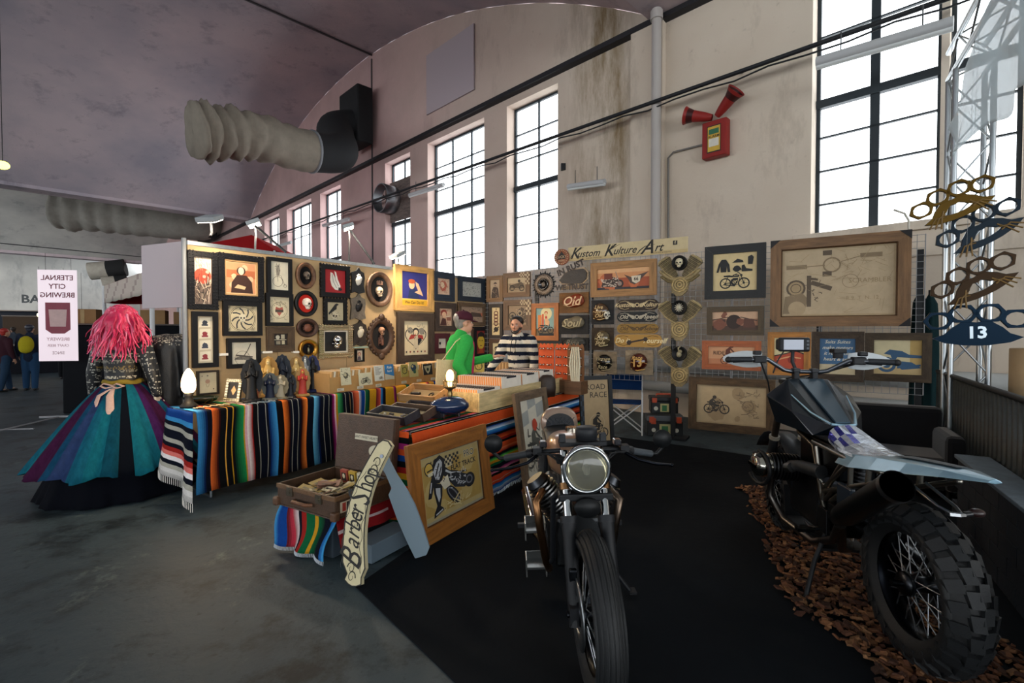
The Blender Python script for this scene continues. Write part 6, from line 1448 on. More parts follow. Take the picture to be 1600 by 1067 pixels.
for k, (z, r) in enumerate(((.92, .12), (.55, .09))):
    mb = MB('satin', 'b8bab8'); mb.tube([hall(s, 0, 0) for s in (-7, -1, 4, 9)], r, n=14); solo('heating_pipe', ['thick pale heating pipe along the foot of the window wall', 'thinner heating pipe below the thick one along the wall foot'][k], 'pipe', mb, HN * (HD - .35) + UP * z)
# lamp bracket over the grid
mb = MB('satin', 'c8c4b8'); a = at_depth(1397, 328, 5.6); mb.tube([Vector((0, 0, 0)), Vector((.12, 0, -.04)), Vector((.17, 0, -.12)), Vector((.17, 0, -.22))], .012, n=6); solo('hook_arm', 'thin pale hook arm rising above the large blueprint frame', 'hook', mb, a)
# floodlights on the stall
def flood(px, py, base, lab, aim, e, col=(1, .80, .58), w=.2):
    p = base; t = thing('floodlight', lab, 'floodlight', T(*p)); d = (Vector(aim) - p).normalized(); q = d.to_track_quat('-Z', 'Y').to_matrix().to_4x4()
    mb = MB('satin', '9aa0a4'); mb.M = q; mb.box(-w / 2, w / 2, -w * .36, w * .36, 0, .05); mb.build('housing', t, bevel=.008)
    mb = MB('flood', 'fff0d8'); mb.M = q; mb.box(-w * .44, w * .44, -w * .3, w * .3, -.004, -.001); mb.build('glass', t)
    mb = MB('satin', '2a2c30'); mb.tube([(0, 0, .04), (0, .02, -.1), Vector((p.x, p.y, 2.44)) - p], .012, n=6); mb.build('arm', t)
    light('SPOT', 'floodlight_beam', p + d * .03, e, col, aim=aim, spot=150, radius=.08)
def wallpt(f, out, z): return WA + WL * (Lw * f) + WLN * out + UP * z
flood(0, 0, wallpt(.01, .45, 2.58), 'floodlight on the near left corner of the picture wall', wallpt(.14, .1, 1.1), 45)
flood(0, 0, hit(398, 352, WA - WLN * .1, WLN), 'floodlight on a raised arm above the black-framed figure', wallpt(.30, .3, 1.0), 140)
flood(0, 0, hit(545, 357, WA - WLN * .0, WLN), 'floodlight on a raised arm left of the fan window', wallpt(.55, .4, 1.0), 140)
flood(0, 0, hit(622, 401, WA + WLN * .4, WLN), 'floodlight clamped on the rail above the slogan poster', wallpt(.72, .5, .9), 60)
for k, (a, b) in enumerate((((398, 352), (447, 383)), ((545, 357), (585, 405)))):
    p, q = hit(*a, WA - WLN * .05, WLN), hit(*b, WA - WLN * .05, WLN); q.z = 2.46; mb = MB('satin', '26282c'); mb.tube([Vector((0, 0, 0)), q - p], .014, n=6); solo('lamp_arm', ['black arm holding the floodlight above the figure frame', 'black arm holding the floodlight left of the fan'][k], 'lamp arm', mb, p)

# ================================================================ right side: truss, drape, knuckle shapes, plinth, partition
tc_ = at_depth(1511, 400, 4.75); tc_.z = 0
t = thing('aluminium_truss', 'aluminium lattice truss, upright with a top span towards the camera', 'truss', tc_)
hw = .135
def truss(mb, o, x, y, z, L):
    for a in (-1, 1):
        for b in (-1, 1): mb.tube([o + x * a * hw + y * b * hw, o + x * a * hw + y * b * hw + z * L], .024, n=10)
    n = int(L / .34)
    for i in range(n):
        z0, z1 = z * (L * i / n), z * (L * (i + 1) / n)
        for a in (-1, 1):
            s = a if i % 2 else -a
            mb.tube([o + x * -s * hw + y * a * hw + z0, o + x * s * hw + y * a * hw + z1], .009, n=6); mb.tube([o + y * -s * hw + x * a * hw + z0, o + y * s * hw + x * a * hw + z1], .009, n=6)
mb = MB('metal', 'b0b6ba'); truss(mb, Vector((0, 0, .03)), UU, VV, UP, 4.0); mb.build('upright', t)
mb = MB('metal', 'b0b6ba'); truss(mb, UP * 4.18 + VV * .15, UU, UP, -VV, 4.2); mb.build('span', t)
mb = MB('metal', '9aa0a4'); mb.M = basis(UU, VV, UP, Vector((0, 0, 0))); mb.box(-.25, .25, -.25, .25, .009, .03); mb.build('base_plate', t, bevel=.003)
E0, E1, G0, G1 = at_depth(1482, 205, 4.55), at_depth(1660, -380, 2.8), at_depth(1487, 250, 4.5), at_depth(1830, -80, 2.7)
mb = MB('gauze', 'e2f0f6'); rf = lambda u, v: E0.lerp(E1, u).lerp(G0.lerp(G1, u), v) + UU * (.05 * math.sin(u * 16 + v * 3) * (.3 + v)) + UP * (.03 * math.sin(u * 31 + 1))
mb.grid(rf, 60, 16); tag(mb.build('fabric_drape', None, solid=.003), 'pale blue translucent cloth hanging from the top truss', 'drape')
def knuckle(mb, s, num=None):
    th = .014; cs = [(-.36, -.03), (-.125, .05), (.125, .05), (.36, -.03)]
    def hexr(r, ry, k): return [(r * math.cos(i * PI / 3 + k), ry * math.sin(i * PI / 3 + k)) for i in range(6)]
    for cx, cy in cs:
        o = hexr(.155, .125, 0); o = [q for i in range(6) for q in (o[i], ((o[i][0] + o[(i + 1) % 6][0]) / 2, (o[i][1] + o[(i + 1) % 6][1]) / 2))]
        q = [(.098 * math.cos(i * PI / 6), .08 * math.sin(i * PI / 6)) for i in range(12)]
        mb.ring([((cx + x) * s, (cy + y) * s) for x, y in o], [((cx + x) * s, (cy + y) * s) for x, y in q], -th, th)
    out = [(.42, -.25), (.30, -.20), (.24, -.13), (.12, -.04), (0, -.06), (-.12, -.04), (-.24, -.13), (-.30, -.20), (-.42, -.25), (-.30, -.31), (-.12, -.34), (0, -.345), (.12, -.34), (.30, -.31)]
    if num: mb.prism([(x * s, y * s) for x, y in out], -th * .9, th * .9); mb.text(num, .2 * s, 0, -.19 * s, th + .001, 'b8c4cc', 'metal', bold=.03)
    else:
        inn = [(x * .42, -.20 + (y + .20) * .42) for x, y in out]; mb.ring([(x * s, y * s) for x, y in out[::-1]], [(x * s, y * s) for x, y in inn[::-1]], -th * .9, th * .9)
KN = [(1484, 306, .92, .42, '4a3818', 'gold-brown knuckle-duster shape, topmost of the hanging four', None), (1524, 346, .95, .55, '1c2228', 'black and gold knuckle-duster shape, second from the top', None), (1516, 428, .95, .53, '2a2018', 'bronze knuckle-duster shape, third from the top', None), (1525, 496, 1.08, .03, '14202c', 'black knuckle-duster shape with the number 13, lowest', '13')]
KZ = []
for px, py, s, rot, c, lab, num in KN:
    p = at_depth(px, py, 4.25); KZ.append(p); t = thing('knuckle_sculpture', lab, 'knuckle-duster', basis(Vector((1, 0, 0)), UP, Vector((0, -1, 0)), p) @ RY(-.5) @ RZ(rot))
    mb = MB('metal', c); knuckle(mb, .66 * s, num); mb.build('body', t, bevel=.003)
    if not num: mb = MB('carved', '7a5c28'); [mb.tube([(q * s * (.26 - i * .04), (-.22 - .02 * i) * s, .014), (q * s * (.18 - .02 * i), (-.15 - .01 * i) * s, .017), (q * s * .10, (-.17 + .03 * i) * s, .014)], .007, n=5) for i in range(3) for q in (-1, 1)]; mb.build('engraving', t)
    mb = MB('satin', '8a8e92'); R4 = (basis(Vector((1, 0, 0)), UP, Vector((0, -1, 0)), p) @ RY(-.5) @ RZ(rot)).inverted(); mb.tube([(0, .06 * s, 0), R4 @ Vector((p.x, p.y, p.z + .35 if p.z < 1.9 else 4.1))], .0015, n=4); mb.build('cord', t)
# brick plinth and partition, running into the stall direction
pl = Vector((3.02, 3.09, 0)); 
t = thing('brick_plinth', 'low dark grey block plinth with a pale top slab at the right edge', 'plinth', basis(UU, VV, UP, pl))
mb = MB('brick', '20262e')
for j in range(5):
    for i in range(9):
        x = -2.0 + i * .29 + (.145 if j % 2 else 0); mb.box(0, .05, x + .004, x + .286, j * .112 + .012, j * .112 + .118)
mb.build('blocks', t, bevel=.002)
mb = MB('brick', '171c22'); mb.box(.006, .17, -1.9, .62, .009, .572); mb.build('core', t)
mb = MB('brick', '66727c'); mb.box(-.015, .185, -1.92, .64, .574, .60); mb.build('top_slab', t, bevel=.004)
pf = Vector((2.9, 2.6, 0)); pd = (Vector((4.6, 5.3, 0)) - pf).normalized(); pn = Vector((pd.y, -pd.x, 0)); pf = pf + pn * .03
t = thing('corrugated_partition', 'grey corrugated partition with a dark top rail behind the plinth', 'partition', basis(pd, pn, UP, pf))
mb = MB('brushed', '5c6468'); Lp = 3.15
vs = []
nn = 150
for i in range(nn + 1):
    x = Lp * i / nn; y = .012 * math.sin(i * 1.25); vs += [(x, y, .01), (x, y, 1.08)]
mb.add(vs, [(2 * i, 2 * i + 2, 2 * i + 3, 2 * i + 1) for i in range(nn)], sm=True); mb.build('sheet', t, solid=.003)
mb = MB('satin', '16181c'); mb.tube([(-1.2, 0, 1.09), (Lp, 0, 1.09)], .022, n=10); mb.build('top_rail', t)
for x in (0, Lp / 2, Lp): mb = MB('satin', '2a2c30'); mb.box(x - .02, x + .02, .02, .06, .009, 1.08); mb.build('post', t)
p = at_depth(1598, 580, 4.35); mb = MB('card', '9c8260'); mb.lathe([(0, .009), (.125, .009), (.125, 1.365), (.118, 1.37), (.118, 1.34), (0, 1.34)], 28); solo('cardboard_drum', 'tall tan cardboard drum behind the partition at the right edge', 'drum', mb, T(p.x + .05, p.y, 0))
# sofa
p = at_depth(1420, 680, 4.55); M = T(3.70, 4.75, 0) @ RZ(-.54) @ Matrix.Diagonal((.72, .85, .9, 1))
t = thing('sofa', 'dark charcoal upholstered sofa behind the trail motorcycle', 'sofa', M)
mb = MB('velvet', '121317'); mb.box(-.55, .55, -.35, .3, .1, .42); mb.build('seat', t, bevel=.05)
mb = MB('velvet', '121317'); mb.box(-.72, .62, .26, .48, .1, .86); mb.build('backrest', t, bevel=.06)
for x0, x1 in ((-.74, -.54), (.5, .7)): mb = MB('velvet', '131418'); mb.box(x0, x1, -.4, .3, .1, .66); mb.build('armrest', t, bevel=.06)
for x in (-.6, .55):
    for y in (-.3, .38): mb = MB('satin', '101010'); mb.cyl((x, y, .008), (x, y, .1), .025); mb.build('leg', t)
# folded green parasols
for k, (px, h) in enumerate(((1436, 2.0), (1452, 1.97))):
    p = at_depth(px, 560, 5.72 - .1 * k); R = random.Random(k); mb = MB('cloth', '12292c'); vs = []; n = 18
    for i in range(16):
        z = .28 + (h - .3) * i / 15
        for j in range(n): a = 2 * PI * j / n; r = .085 * (1 - .35 * (i / 15) ** 3) * (1 + .18 * math.sin(a * 6 + i * .15)) * (1.0 if 0 < i < 15 else .3); vs.append((r * math.cos(a), r * math.sin(a), z))
    t = thing('folded_parasol', ['folded dark green parasol beside the blueprint frame, left one', 'folded dark green parasol nearest the truss'][k], 'parasol', T(p.x, p.y, 0))
    mb.add(vs, [(i * n + j, i * n + (j + 1) % n, (i + 1) * n + (j + 1) % n, (i + 1) * n + j) for i in range(15) for j in range(n)], sm=True); mb.build('canopy', t)
    mb = MB('satin', '1c1e20'); mb.cyl((0, 0, 0.01), (0, 0, h + .03), .018); mb.lathe([(0, 0), (.08, 0), (.08, .04), (.02, .08)], 20); mb.build('pole', t)
# bark chips
R = random.Random(12); mb = MB('bark'); bk = ['5a3520', '6e4428', '4a2a1a', '7c5232', '3c2416', '8a6240']
edge = [(2.02, 1.62), (2.4, 1.60), (2.8, 1.58), (3.3, 1.80), (3.7, 1.93), (4.2, 2.1), (4.75, 2.22)]
def ex(y):
    for (a, b), (c, d) in zip(edge, edge[1:]):
        if y <= c: return b + (d - b) * (y - a) / (c - a)
    return edge[-1][1]
for i in range(2600):
    y = 1.9 + 2.75 * R.random() ** .95; x = ex(y) + .75 * R.random() ** 1.15 + R.uniform(-.05, .05) + .035 * math.sin(y * 9); l = R.uniform(.012, .034); w = l * R.uniform(.35, .75); z = .010 + R.uniform(0, .022)
    q = RZ(R.uniform(0, 6.3)) @ RX(R.uniform(-.5, .5)) @ RY(R.uniform(-.4, .4)); h = R.uniform(.003, .007)
    mb.M = T(x, y, z + h + .004) @ q; mb.add([(-l, -w, -h), (l * .8, -w * .7, -h), (l, w, -h), (-l * .7, w * .8, -h), (-l * .9, -w * .9, h), (l * .7, -w * .6, h), (l * .9, w * .8, h), (-l * .6, w * .7, h)], [(0, 3, 2, 1), (4, 5, 6, 7), (0, 1, 5, 4), (1, 2, 6, 5), (2, 3, 7, 6), (3, 0, 4, 7)], bk[i % 6])
mb.M = Matrix(); o = mb.build('bark_chips'); tag(o, 'brown bark chips strewn along the trail motorcycle', 'bark chips'); o['kind'] = 'stuff'

# ================================================================ far left: banner, tents, stands
p = at_depth(92, 560, 8.5); z0, z1 = 1.52 - 46 * 8.5 / F, 1.52 + 96 * 8.5 / F; M = basis(Vector((.985, .17, 0)), UP, Vector((.17, -.985, 0)), Vector((p.x, p.y, 0)))
t = thing('banner_stand', 'white banner seen from behind with reversed maroon brewery lettering', 'banner', M)
mb = MB('glow_panel', 'a89ca2'); mb.box(-.3, .3, z0, z1, -.004, .004); mb.build('banner', t)  # glow put into the banner cloth, which is no lamp
mb = MB('print', '7a2c3c')
for i, l in enumerate(('ETERNAL', 'CITY', 'BREWING')): mb.text(l, .12, 0, z1 - .14 - .15 * i, .006, '6e2436', 'print', mirror=True, bold=.02)
mb.prism([(-.19, z0 + .55), (-.1, z0 + .48), (.1, z0 + .48), (.19, z0 + .55), (.19, z0 + 1.02), (-.19, z0 + 1.02)], .004, .006, '8c3848'); mb.prism([(-.12, z0 + .6), (.12, z0 + .6), (.14, z0 + .9), (-.14, z0 + .9)], .006, .007, 'c8a8a4'); mb.text('BREWERY', .08, 0, z0 + .38, .006, 'a0606c', 'print', mirror=True); mb.text('CRAFT BEER', .06, 0, z0 + .27, .006, '8c4858', 'print', mirror=True); mb.text('SINCE', .07, 0, z0 + .14, .006, '6e2436', 'print', mirror=True); mb.build('print', t)
mb = MB('satin', '9a9ca0'); mb.tube([(-.32, 0, z1 + .01), (.32, 0, z1 + .01)], .015); mb.tube([(.0, .03, 0), (0, .03, z1)], .012); mb.tube([(-.3, .0, z0), (.3, 0, z0)], .015); mb.tube([(-.3, .03, .015), (.3, .03, .015)], .02); mb.build('stand', t)
# market tent
tp = Vector((-5.95, 8.05, 0)); ta = Vector((-.74, .67, 0)).normalized(); tb = Vector((ta.y, -ta.x, 0)); LT = 4.4
t = thing('market_tent', 'red market tent with a pale printed valance and white legs', 'tent', basis(ta, tb, UP, tp))
mb = MB('cloth', 'a8181e'); q = LT / 2; cs = [(0, 0), (LT, 0), (LT, LT), (0, LT)]
mb.add([(x, y, 2.55) for x, y in cs] + [(q, q, 3.3)], [(0, 1, 4), (1, 2, 4), (2, 3, 4), (3, 0, 4)]); mb.build('roof', t, solid=.004)
for i in range(4):
    a, b = cs[i], cs[(i + 1) % 4]; mb = MB('cloth', 'c8bcb0' if i == 0 else 'a01820'); mb.grid(lambda u, v: (a[0] + (b[0] - a[0]) * u, a[1] + (b[1] - a[1]) * u, 2.55 - .38 * v - (.02 * abs(math.sin(u * 20)) if v > .9 else 0)), 24, 4, (lambda u, v: ('b0a098' if (int(u * 24) * 7 + int(v * 4) * 3) % 5 == 0 else 'cdc2b6')) if i == 0 else None); mb.build('valance', t, solid=.003)
    mb = MB('satin', 'd8dadc'); mb.cyl((a[0], a[1], 0), (a[0], a[1], 2.55), .035); mb.build('leg', t)
pk = at_depth(393, 367, 16); t = thing('market_tent', 'red pointed tent top rising behind the picture wall', 'tent', T(pk.x, pk.y, 0))
mb = MB('cloth', 'b8181c'); zt = pk.z; mb.add([(-1.5, -1.5, zt - .75), (1.5, -1.5, zt - .75), (1.5, 1.5, zt - .75), (-1.5, 1.5, zt - .75), (0, 0, zt)], [(0, 1, 4), (1, 2, 4), (2, 3, 4), (3, 0, 4)]); mb.build('roof', t, solid=.004)
for x in (-1.45, 1.45):
    for y in (-1.45, 1.45): mb = MB('satin', 'c8cacc'); mb.cyl((x, y, 0), (x, y, zt - .75), .03); mb.build('leg', t)
# shelf with cartons and dark counter inside the tent
sp = at_depth(250, 505, 9.6); M = basis(Vector((.9, .43, 0)), Vector((-.43, .9, 0)), UP, Vector((sp.x, sp.y, 0)))
t = thing('shelf_rack', 'dark draped rack inside the red tent with cartons on top', 'rack', M); mb = MB('cloth', '16181c'); mb.box(-1.5, 1.3, 0, .5, 0, 1.64); mb.build('drape', t, bevel=.02); mb = MB('satin', '5a5048'); mb.box(-1.55, 1.35, -.05, .55, 1.642, 1.67); mb.build('board', t)
for i in range(5):
    mb = MB('card', ['8c6c44', '7a5c3a', '94744c', '806240', '8c6c44'][i]); mb.box(-.2, .2, -.18, .18, 0, .27 - .03 * (i % 2)); mb.cbox(0, -.182, .13, .06, .004, .26 - .03 * (i % 2), 'a89468')
    solo('carton', ['leftmost', 'second', 'middle', 'fourth', 'rightmost'][i] + ' brown carton in the row on the rack inside the red tent', 'carton', mb, M @ T(-1.2 + i * .54, .2, 1.672), 'cartons on the tent rack')
# white board beside the stall
a, b = at_depth(222, 384, 5.5), at_depth(293, 480, 5.2); mb = MB('paint', 'bcb0b4'); x = Vector((b.x - a.x, b.y - a.y, 0)); w = x.length; x.normalize(); M = basis(x, UP, x.cross(UP), Vector(((a.x + b.x) / 2, (a.y + b.y) / 2, (a.z + b.z) / 2))); h = a.z - b.z
t = thing('white_board', 'blank white board on a pole at the left end of the stall', 'board', M); mb.box(-w / 2, w / 2, -h / 2, h / 2, -.01, .01); mb.build('panel', t, bevel=.003); mb = MB('satin', 'c0c4c8'); mb.tube([(w * .3, -(a.z + b.z) / 2, -.03), (w * .3, h / 2, -.03)], .018); mb.build('pole', t)
# hanging lamp at far left, end wall lettering, thin cable, distant stands
mb = MB('bulb', 'e8e858'); mb.ell((0, 0, 0), .12, .12, .09); p = at_depth(4, 258, 11); t = solo('pendant_lamp', 'small yellow-green lamp hanging at the far left edge', 'lamp', mb, p)
mb = MB('satin', '2a2a2c'); mb.tube([(0, 0, .0), (0, 0, 4.5)], .008, n=5); mb.build('cord', t)
mb = MB('satin', '3a3a3e'); p0, p1 = at_depth(0, 380, 20), at_depth(290, 408, 26); mb.tube([Vector((0, 0, 0)), p1 - p0], .02, n=5); solo('ceiling_cable', 'thin dark cable strung across the far hall bay', 'cable', mb, p0)
mb = MB('print', '3a4044'); p = at_depth(55, 468, 40); mb.M = basis(HN, UP, -HT, Vector((0, 0, 0))); mb.text('BAR', .9, 0, 0, 0, bold=.03); solo('wall_lettering', 'dark BAR lettering on the far end wall', 'lettering', mb, p)
# stage bar of small warm lamps and counters far away
FT = [(30, 17.8, 3.0, 1.0, '1a1c22', 'dark draped counter at the far left edge'), (165, 20, 1.9, .9, '16181c', 'dark draped counter behind the banner'), (80, 23, 3.0, 2.2, '5a4c40', 'brown exhibition booth far behind the banner'), (20, 26, 5.0, 2.6, '2c3038', 'dark exhibition booth at the far left'), (200, 25, 3.0, 1.6, '3a3c44', 'grey exhibition booth far behind the mannequin')]
for px, Y, w, h, c, lab in FT:
    p = at_depth(px, 560, Y); t = thing('exhibition_booth', lab, 'booth', T(p.x, p.y, 0) @ RZ(.6)); mb = MB('cloth', c); mb.box(-w / 2, w / 2, -.5, .5, 0, h); mb.build('body', t, bevel=.02); mb = MB('satin', '8a8078'); mb.box(-w / 2 - .03, w / 2 + .03, -.53, .53, h + .002, h + .05); mb.build('top', t)
for i, (px, py) in enumerate(((112, 477), (100, 492), (128, 500), (72, 470), (62, 492))):
    p = at_depth(px, py, 21 - i * .2); mb = MB('bulb', 'ffd890'); mb.ell((0, 0, 0), .09); t = solo('bulb_lamp', ['warm bulb glowing behind the banner, highest', 'warm bulb behind the banner, middle', 'warm bulb right of the banner', 'warm bulb left of the banner, upper', 'warm bulb left of the banner, lower'][i], 'lamp', mb, p)
    mb = MB('satin', '1a1a1a'); mb.tube([(0, 0, 0), (0, 0, 2)], .006, n=4); mb.build('cord', t)

for k, (s_, q_) in enumerate(((37, -3), (50, -6))):  # fill lamps added out of view to brighten the far end wall
    p = hall(s_, q_, 7.0); mb = MB('glow_panel', 'fff6e8'); mb.cbox(0, 0, 0, .5, 3.0, .08); mb.use('satin', '8a8c90'); mb.cbox(0, 0, .06, .55, 3.05, .04); t = solo('added_fill_lamp', ['added fill lamp out of view in the nearer far bay', 'added fill lamp out of view in the farther bay'][k], 'lamp', mb, p)
    mb = MB('satin', '333333'); mb.tube([(0, 0, .05), (0, 0, 2.4)], .01, n=4); mb.build('cord', t)
    light('AREA', 'added_fill_light', p - UP * .08, 900, (1, .97, .92), aim=p - UP * 5 + HT * 3, size=.5, size_y=3)
# ================================================================ people and the dressed mannequin
def limb(mb, pts, rs):
    pts = [Vector(p) for p in pts]; mb.tube(pts, rs, n=12)
    for p, r in zip(pts, rs): mb.ell(p, r, n=12, k=8)
def organic(mb, name, parent, colf, m='skin', voxel=.014, smooth=3):
    tmp = MB('paint', '808080'); tmp.v, tmp.f, tmp.fc, tmp.fm, tmp.fs = mb.v, mb.f, mb.fc, mb.fm, mb.fs
    o = tmp.build('tmp')
    r = o.modifiers.new('r', 'REMESH'); r.mode = 'VOXEL'; r.voxel_size = voxel; r.use_smooth_shade = True
    s = o.modifiers.new('s', 'SMOOTH'); s.factor = .6; s.iterations = smooth
    dg = bpy.context.evaluated_depsgraph_get(); ev = o.evaluated_get(dg); me = ev.to_mesh()
    out = MB(m); out.v = [v.co.copy() for v in me.vertices]
    for p in me.polygons: out.f.append(list(p.vertices)); out.fc.append(C(colf(p.center) if callable(colf) else colf)); out.fm.append(m); out.fs.append(True)
    ev.to_mesh_clear(); bpy.data.objects.remove(o)
    return out.build(name, parent)
def hand(mb, w, d, n, side=1, curl=.4, s=1.0):
    # palm from wrist w along d with palm normal n: five fingers, thumb leaving the side near the wrist
    w, d, n = Vector(w), Vector(d).normalized(), Vector(n).normalized(); x = d.cross(n).normalized() * side
    n = x.cross(d).normalized() * side
    for i in range(5): c = w + d * (.02 + .014 * i) * s; mb.ell(c, .018 * s, n=8, k=6); mb.ell(c + x * .02 * s, .016 * s, n=8, k=6); mb.ell(c - x * .02 * s, .016 * s, n=8, k=6)
    for i, (o, L) in enumerate(((-.03, .065), (-.01, .078), (.01, .073), (.03, .056))):
        b = w + d * .085 * s + x * o * s; p = [b]
        for j in range(3): a = curl * (j + .6); p.append(p[-1] + (d * math.cos(a) + n * math.sin(a) + x * o * 1.5).normalized() * L * s / 3 * (1.15 - .1 * j))
        limb(mb, p, [.0095 * s, .009 * s, .0085 * s, .0075 * s])
    b = w + d * .03 * s - x * .028 * s; limb(mb, [b, b + (d * .6 - x * .8 + n * .2) * .035 * s, b + (d * 1.0 - x * .75 + n * .4) * .062 * s], [.013 * s, .011 * s, .009 * s])
def head_mesh(mb, c, fwd, s=1.0):
    # skull, jaw, nose, ears, lips; fwd is where the face looks
    c = Vector(c); f = Vector(fwd).normalized(); r = f.cross(UP).normalized(); R = Matrix((f, -r, UP)).transposed()
    def e(a, b, z, x, y, w): mb.ell(c + R @ Vector((a, b, z)) * s, x * s, y * s, w * s, n=14, k=10, R=R)
    e(-.012, 0, .03, .098, .078, .092); e(.02, 0, -.045, .07, .058, .07); e(.045, 0, -.085, .035, .032, .028)
    e(.092, 0, -.012, .022, .012, .018); e(.085, 0, .01, .014, .009, .025); e(.08, 0, -.05, .016, .024, .007); e(.078, 0, -.062, .016, .02, .008)
    for k in (-1, 1): e(-.005, k * .08, -.005, .02, .01, .032); e(.065, k * .034, -.018, .025, .022, .018); e(.078, k * .03, .028, .012, .02, .007)
    return R
def face(t, c, fwd, s=1.0, iris='3a2a1c', brow='2a201a'):
    c = Vector(c); f = Vector(fwd).normalized(); r = f.cross(UP).normalized(); R = Matrix((f, -r, UP)).transposed()
    mb = MB('gloss', 'e8e4dc')
    for k in (-1, 1):
        mb.ell(c + R @ Vector((.076, k * .03, .012)) * s, .011 * s, .013 * s, .008 * s, n=8, k=6, R=R); mb.ell(c + R @ Vector((.085, k * .03, .012)) * s, .004 * s, .006 * s, .006 * s, iris, n=8, k=6, R=R)
        mb.ell(c + R @ Vector((.088, k * .03, .03)) * s, .006 * s, .017 * s, .0045 * s, brow, 'hair', n=8, k=5, R=R)
    mb.build('eyes', t)
    mb = MB('skin', '8a4a40'); mb.ell(c + R @ Vector((.094, 0, -.052)) * s, .006 * s, .02 * s, .005 * s, n=8, k=5, R=R); mb.build('mouth', t)

def person(M, label, h=1.75, jacket='303038', pants='20242c', skin='c09070', hair='2a201a', shirt=None, arms=None, lean=0.0, look=(1, 0, 0), shoes='1a1a1a', stripes=None, voxel=.016, cap=None, hands=True, jm='cloth', extras=None, beard=None, stride=.06, hairback=1.0):
    # local: faces +X, left is +Y
    t = thing('person', label, 'person', M)
    k = h / 1.75; V = lambda x, y, z: Vector(((x + lean * max(0, z - .95)) * k, y * k, z * k))
    sh = [V(0, -.19, 1.42), V(0, .19, 1.42)]; hip = [V(0, -.09, .93), V(0, .09, .93)]
    arms = arms or [([.0, -.24, 1.16], [.08, -.24, .92]), ([.0, .24, 1.16], [.08, .24, .92])]
    hc = V(.035, 0, 1.625)
    b = MB()
    limb(b, [V(0, 0, .95), V(0, 0, 1.15), V(0, 0, 1.35)], [.12 * k, .115 * k, .13 * k]); limb(b, [V(0, -.15, 1.4), V(0, .15, 1.4)], [.07 * k] * 2); limb(b, [V(0, 0, 1.4), V(.015, 0, 1.54)], [.062 * k, .056 * k])
    head_mesh(b, hc, look, k)
    feet = []
    for i, s in enumerate((-1, 1)):
        st = stride * s; kn = V(.02 + st * .5, s * .1, .5); an = V(st, s * .105, .09); feet.append(an)
        limb(b, [hip[i], kn, an], [.088 * k, .058 * k, .042 * k]); limb(b, [an, an + Vector((.13 * k, 0, -.05 * k))], [.04 * k, .032 * k])
        el, wr = (V(*p) for p in arms[i]); limb(b, [sh[i], el, wr], [.055 * k, .043 * k, .03 * k])
        d = (wr - el).normalized()
        hand(b, wr + d * .01, d, Vector((0, -s, .1)) if abs(d.z) > .6 else Vector((0, 0, -1)), 1 if s < 0 else -1, .3, k)
    organic(b, 'body', t, skin, 'skin', voxel * .72)
    j = MB(); limb(j, [V(0, 0, .90), V(0, 0, 1.15), V(0, 0, 1.34)], [.155 * k, .155 * k, .165 * k]); limb(j, [V(0, -.17, 1.39), V(0, .17, 1.39)], [.088 * k] * 2); limb(j, [V(0, 0, 1.42), V(.0, 0, 1.49)], [.095 * k, .078 * k])
    for i in (0, 1): el, wr = (V(*p) for p in arms[i]); limb(j, [sh[i], el, el.lerp(wr, .92)], [.085 * k, .068 * k, .05 * k])
    organic(j, 'jacket', t, stripes or jacket, jm, voxel)
    p = MB(); limb(p, [V(0, -.05, .94), V(0, .05, .94)], [.135 * k] * 2)
    for i, s in enumerate((-1, 1)): limb(p, [hip[i], V(.02 + stride * s * .5, s * .1, .5), feet[i] + Vector((0, 0, .0))], [.115 * k, .085 * k, .068 * k])
    organic(p, 'trousers', t, pants, 'cloth', voxel)
    for i in (0, 1):
        q = MB(); limb(q, [feet[i] + Vector((-.03, 0, -.045)) * k, feet[i] + Vector((.15, 0, -.05)) * k], [.042 * k, .038 * k]); organic(q, 'shoe', t, shoes, 'leather', .014)
    if hair:
        q = MB(); f = Vector(look).normalized(); 
        q.ell(hc - f * .034 * k + UP * .056 * k, .102 * k, .095 * k, .082 * k); q.ell(hc - f * .055 * k - UP * .01, .06 * k * hairback, .07 * k, .07 * k); organic(q, 'hair', t, hair, 'hair', .012)
    if beard:
        q = MB(); f = Vector(look).normalized(); r = f.cross(UP).normalized()
        limb(q, [hc + f * .03 * k + r * s * .065 * k - UP * (.01 + .02) * k for s in (1,)] + [hc + f * .06 * k - UP * .075 * k + r * .03 * k, hc + f * .075 * k - UP * .09 * k, hc + f * .06 * k - UP * .075 * k - r * .03 * k, hc + f * .03 * k - r * .065 * k - UP * .03 * k], [.014, .024, .027, .024, .014])
        limb(q, [hc + f * .09 * k - UP * .038 * k - r * .025 * k, hc + f * .098 * k - UP * .034 * k, hc + f * .09 * k - UP * .038 * k + r * .025 * k], [.006, .008, .006]); organic(q, 'beard', t, beard, 'hair', .009)
    if cap:
        f = Vector(look).normalized(); R = Matrix((f, UP.cross(f), UP)).transposed().to_4x4(); q = MB('cloth', cap); q.M = Matrix.Translation(hc + UP * .045 * k - f * .01) @ R
        q.lathe([(.107 * k, -.01), (.108 * k, .03 * k), (.09 * k, .07 * k), (.05 * k, .092 * k), (0, .098 * k)], 24); q.ell((0, 0, .098 * k), .01)
        q.add([(.09 * k * math.cos(a) + (.0 if r == 0 else .085 * k * math.cos(a)), .1 * k * math.sin(a), .0 - r * .016) for r in (0, 1) for a in [-1.2 + 2.4 * i / 10 for i in range(11)]], [(i, i + 1, 12 + i, 11 + i) for i in range(10)]); q.build('cap', t, solid=.004)
    face(t, hc, look, k)
    if extras: extras(t, V, k, hc)
    return t
